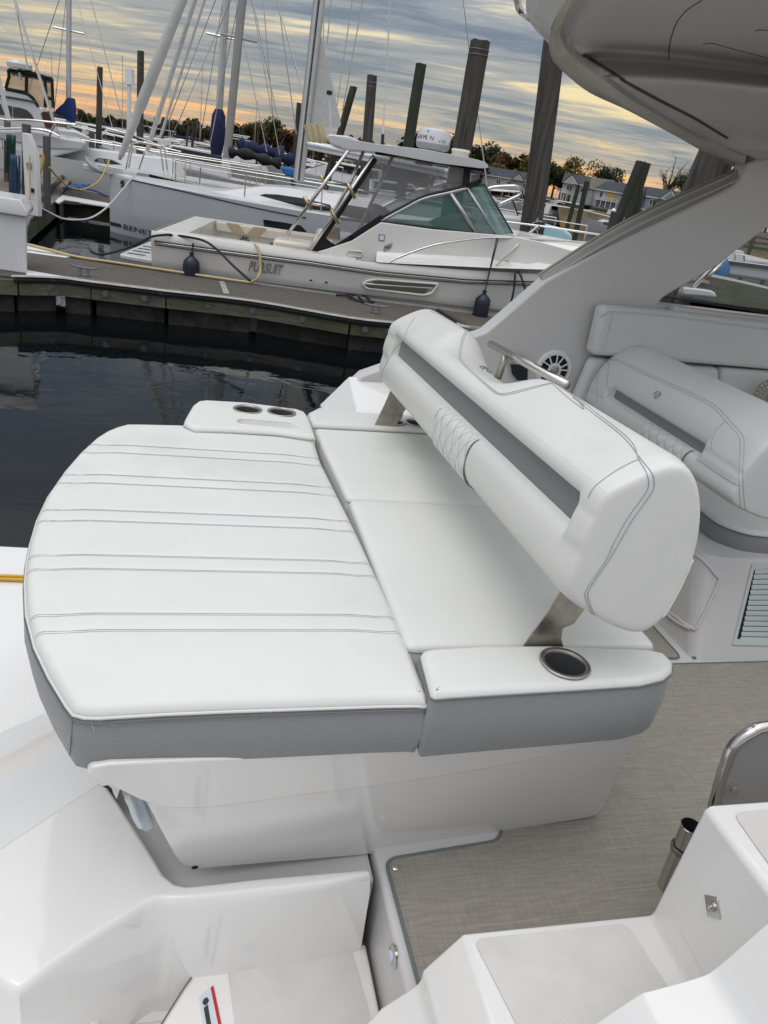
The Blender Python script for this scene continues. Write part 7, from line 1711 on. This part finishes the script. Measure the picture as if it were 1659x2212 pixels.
A1_ = tree('tree', 'tall olive tree behind the cream gabled house', LY, 14.5, 9.5, 11, 1500, leaf=.38); stand(A1_, 1218, 345, 1.35, False)
A2_ = tree('tree', 'broad dark tree above the brown roof', LG, 14, 15, 12, 2600, leaf=.42); stand(A2_, 1292, 345, 1.22, False)
A3_ = tree('tree', 'dense dark rounded tree at the right above the rightmost house', LG, 15, 13, 13, 3800, leaf=.5); stand(A3_, 1478, 335, 1.22, False)
A4_ = tree('bare_tree', 'nearly bare tree with few leaves right of the leaning pilings', LO, 15, 13, 14, 700, leaf=.22, bare=True); stand(A4_, 1425, 345, 1.35, False)
A5_ = tree('pine_tree', 'thin pine showing just left of the leaning pilings', LG, 15, 5, 15, 500, leaf=.35); stand(A5_, 1365, 345, 1.3, False)
rnd = random.Random(5); V = []; F = []
for i in range(15000):
    u = rnd.uniform(-90, 1130); y = rnd.uniform(352, 380); v = 365+0.162*(u-830); p = AY(u, v, y)
    hs = (.30+.70*max(0, min(1, (u-200)/330)))*(8.5+2.2*math.sin(u*.033+1)+1.6*math.sin(u*.11)+1.2*math.sin(u*.27)); z = 1+hs*rnd.random()**.75
    a = Vector((rnd.gauss(0, 1), rnd.gauss(0, 1), rnd.gauss(0, 1))).normalized(); b = a.orthogonal().normalized(); q = .75*(.5+rnd.random()); c = Vector((p.x, y, z)); o = len(V)
    V += [c+a*q, c+b*q*.7, c-a*q*.9, c-b*q*.7]; F.append((o, o+1, o+2, o+3))
fw = MB().add(V, F).build('far_woods', leafmat('far_leaf', (0.028, 0.030, 0.018), (0.075, 0.052, 0.024)), smooth=0, fix=False); fw['kind'] = 'stuff'; fw['label'] = 'low dark autumn woods along the far shore'; fw['category'] = 'woods'
# ---- boats on the right between pier and fishing boat
gr2 = 'motorboats in the right-hand basin'
for u, y, rz, s_, src in ((1243, 37, 190, .52, m1_), (1292, 36, 15, .6, m1_), (1215, 82, 185, .8, m1_), (1262, 84, 5, .95, m1_), (1300, 80, 185, 1.0, m1_), (1345, 78, 10, .9, m1_), (1400, 66, 10, .8, m1_), (1440, 62, 190, .8, fl_), (1130, 70, 10, .8, m1_)):
    at(src, y, u, rz, s_, 'white motorboat in the basin to the right of the massive piling', gr2)
# ---- what shows through the side window at the right
k5 = lambda pts: sz(pts, 2650, 850, 4.4358)
ND = thing('sailboat', 'white sloop with dark blue stripe beyond the side window at the right', 'sailboat')
yn = 13.5
MB().prism([AY(a, b, yn) for a, b in k5([(740, 800), (1000, 780), (1700, 870), (1900, 900), (1900, 1180), (1000, 1060), (740, 960)])], Vector((.2, 2.2, 0))).build('hull', HULLG, ND, bevel=.05)
MB().prism([AY(a, b, yn-.03) for a, b in k5([(780, 825), (880, 775), (1700, 880), (1900, 905), (1900, 970), (1700, 945), (1200, 880)])], Vector((0, .06, 0))).build('blue_stripe', CHAR, ND)
MB().prism([AY(a, b, yn+.3) for a, b in k5([(960, 740), (1000, 650), (1110, 600), (1230, 615), (1290, 740), (1800, 800), (1800, 850), (900, 770)])], Vector((0, 1.4, 0))).build('cabin', WHTB, ND, bevel=.04)
MB().tube([AY(a, b, yn+.1) for a, b in k5([(1080, 780), (1090, 660), (1240, 690), (1245, 800)])], .018, 6).build('pulpit', SS, ND)
c_ = AY(*k5([(870, 900)])[0], yn-.15); MB().lathe(c_, [(.02, -.22), (.12, -.18), (.13, -.02), (.06, .1), (.02, .16)], 12).build('mooring_buoy', mat('buoy_blue', (0.01, 0.14, 0.35), .4), ND)
D2 = thing('floating_dock', 'narrow grey dock with mossy timber side and a no docking sign beyond the window', 'dock')
yd = 10.5
T_ = [AY(a, b, yd) for a, b in k5([(450, 1040), (700, 1070), (1100, 1150), (1900, 1330)])]
MB().loft([T_, [p+Vector((.05, .7, 0.0)) for p in T_]], closed=False, cap=False).build('dock_top', mat('edge_grey', (.3, .3, .29), .7), D2); MB().loft([T_, [p-ez*.30 for p in T_]], closed=False, cap=False).build('timber_side', FASC, D2)
for k in range(7):
    p = T_[0].lerp(T_[-1], .05+.14*k)-ez*.3+Vector((0, .1, 0)); MB().box((p.x, p.y+.3, p.z-.2), (.32, .5, .4)).build('float', FLOATM, D2)
sg = [AY(a, b, yd-.05) for a, b in k5([(390, 1075), (645, 1140), (630, 1190), (372, 1125)])]; so_ = MB().prism(sg, Vector((0, .02, 0))).build('no_docking_sign', mat('sign_white', (.55, .55, .55), .5), D2)
t_ = text('sign_letters', 'NO DOCKING', RED, AY(*k5([(388, 1117)])[0], yd-.08), sg[1]-sg[0], ez, .042, .003, so_)
m = MB(); m.loft([[AY(a, b, y) for a, b in k5(L_)] for y, L_ in ((9.0, [(165, 1240), (400, 1265), (650, 1300), (740, 1340), (760, 1430), (500, 1410), (165, 1385)]), (9.6, [(175, 1230), (400, 1255), (640, 1290), (725, 1335), (740, 1400), (500, 1390), (175, 1365)]))]); tag(m.build('outboard_cover', WHTB, bevel=.02), 'white moulded stern piece with chrome pole beyond the side window', 'boat')
MB_ = MB().tube([AY(*k5([(340, 1255)])[0], 9.1), AY(*k5([(690, 880)])[0], 9.3), AY(*k5([(740, 845)])[0], 9.3)], .03, 8); tag(MB_.build('mooring_whip', SS, smooth=180), 'chrome mooring pole leaning beyond the side window', 'pole')
MB_ = MB().tube([AY(*k5([(620, 1055)])[0], 10.4), AY(*k5([(915, 765)])[0], 10.6)], .022, 8); tag(MB_.build('mooring_whip', SS, smooth=180), 'thin dock pole leaning against the white sloop behind the window', 'pole')
# flat water of the harbour
w_ = MB().add([(-3000, -60, 0), (3000, -60, 0), (3000, 3000, 0), (-3000, 3000, 0)], [(0, 1, 2, 3)])
wo_ = w_.build('water', WATER, smooth=0); struct(wo_)
for o in list(bpy.data.objects):
    if o.name.startswith('x'): pass
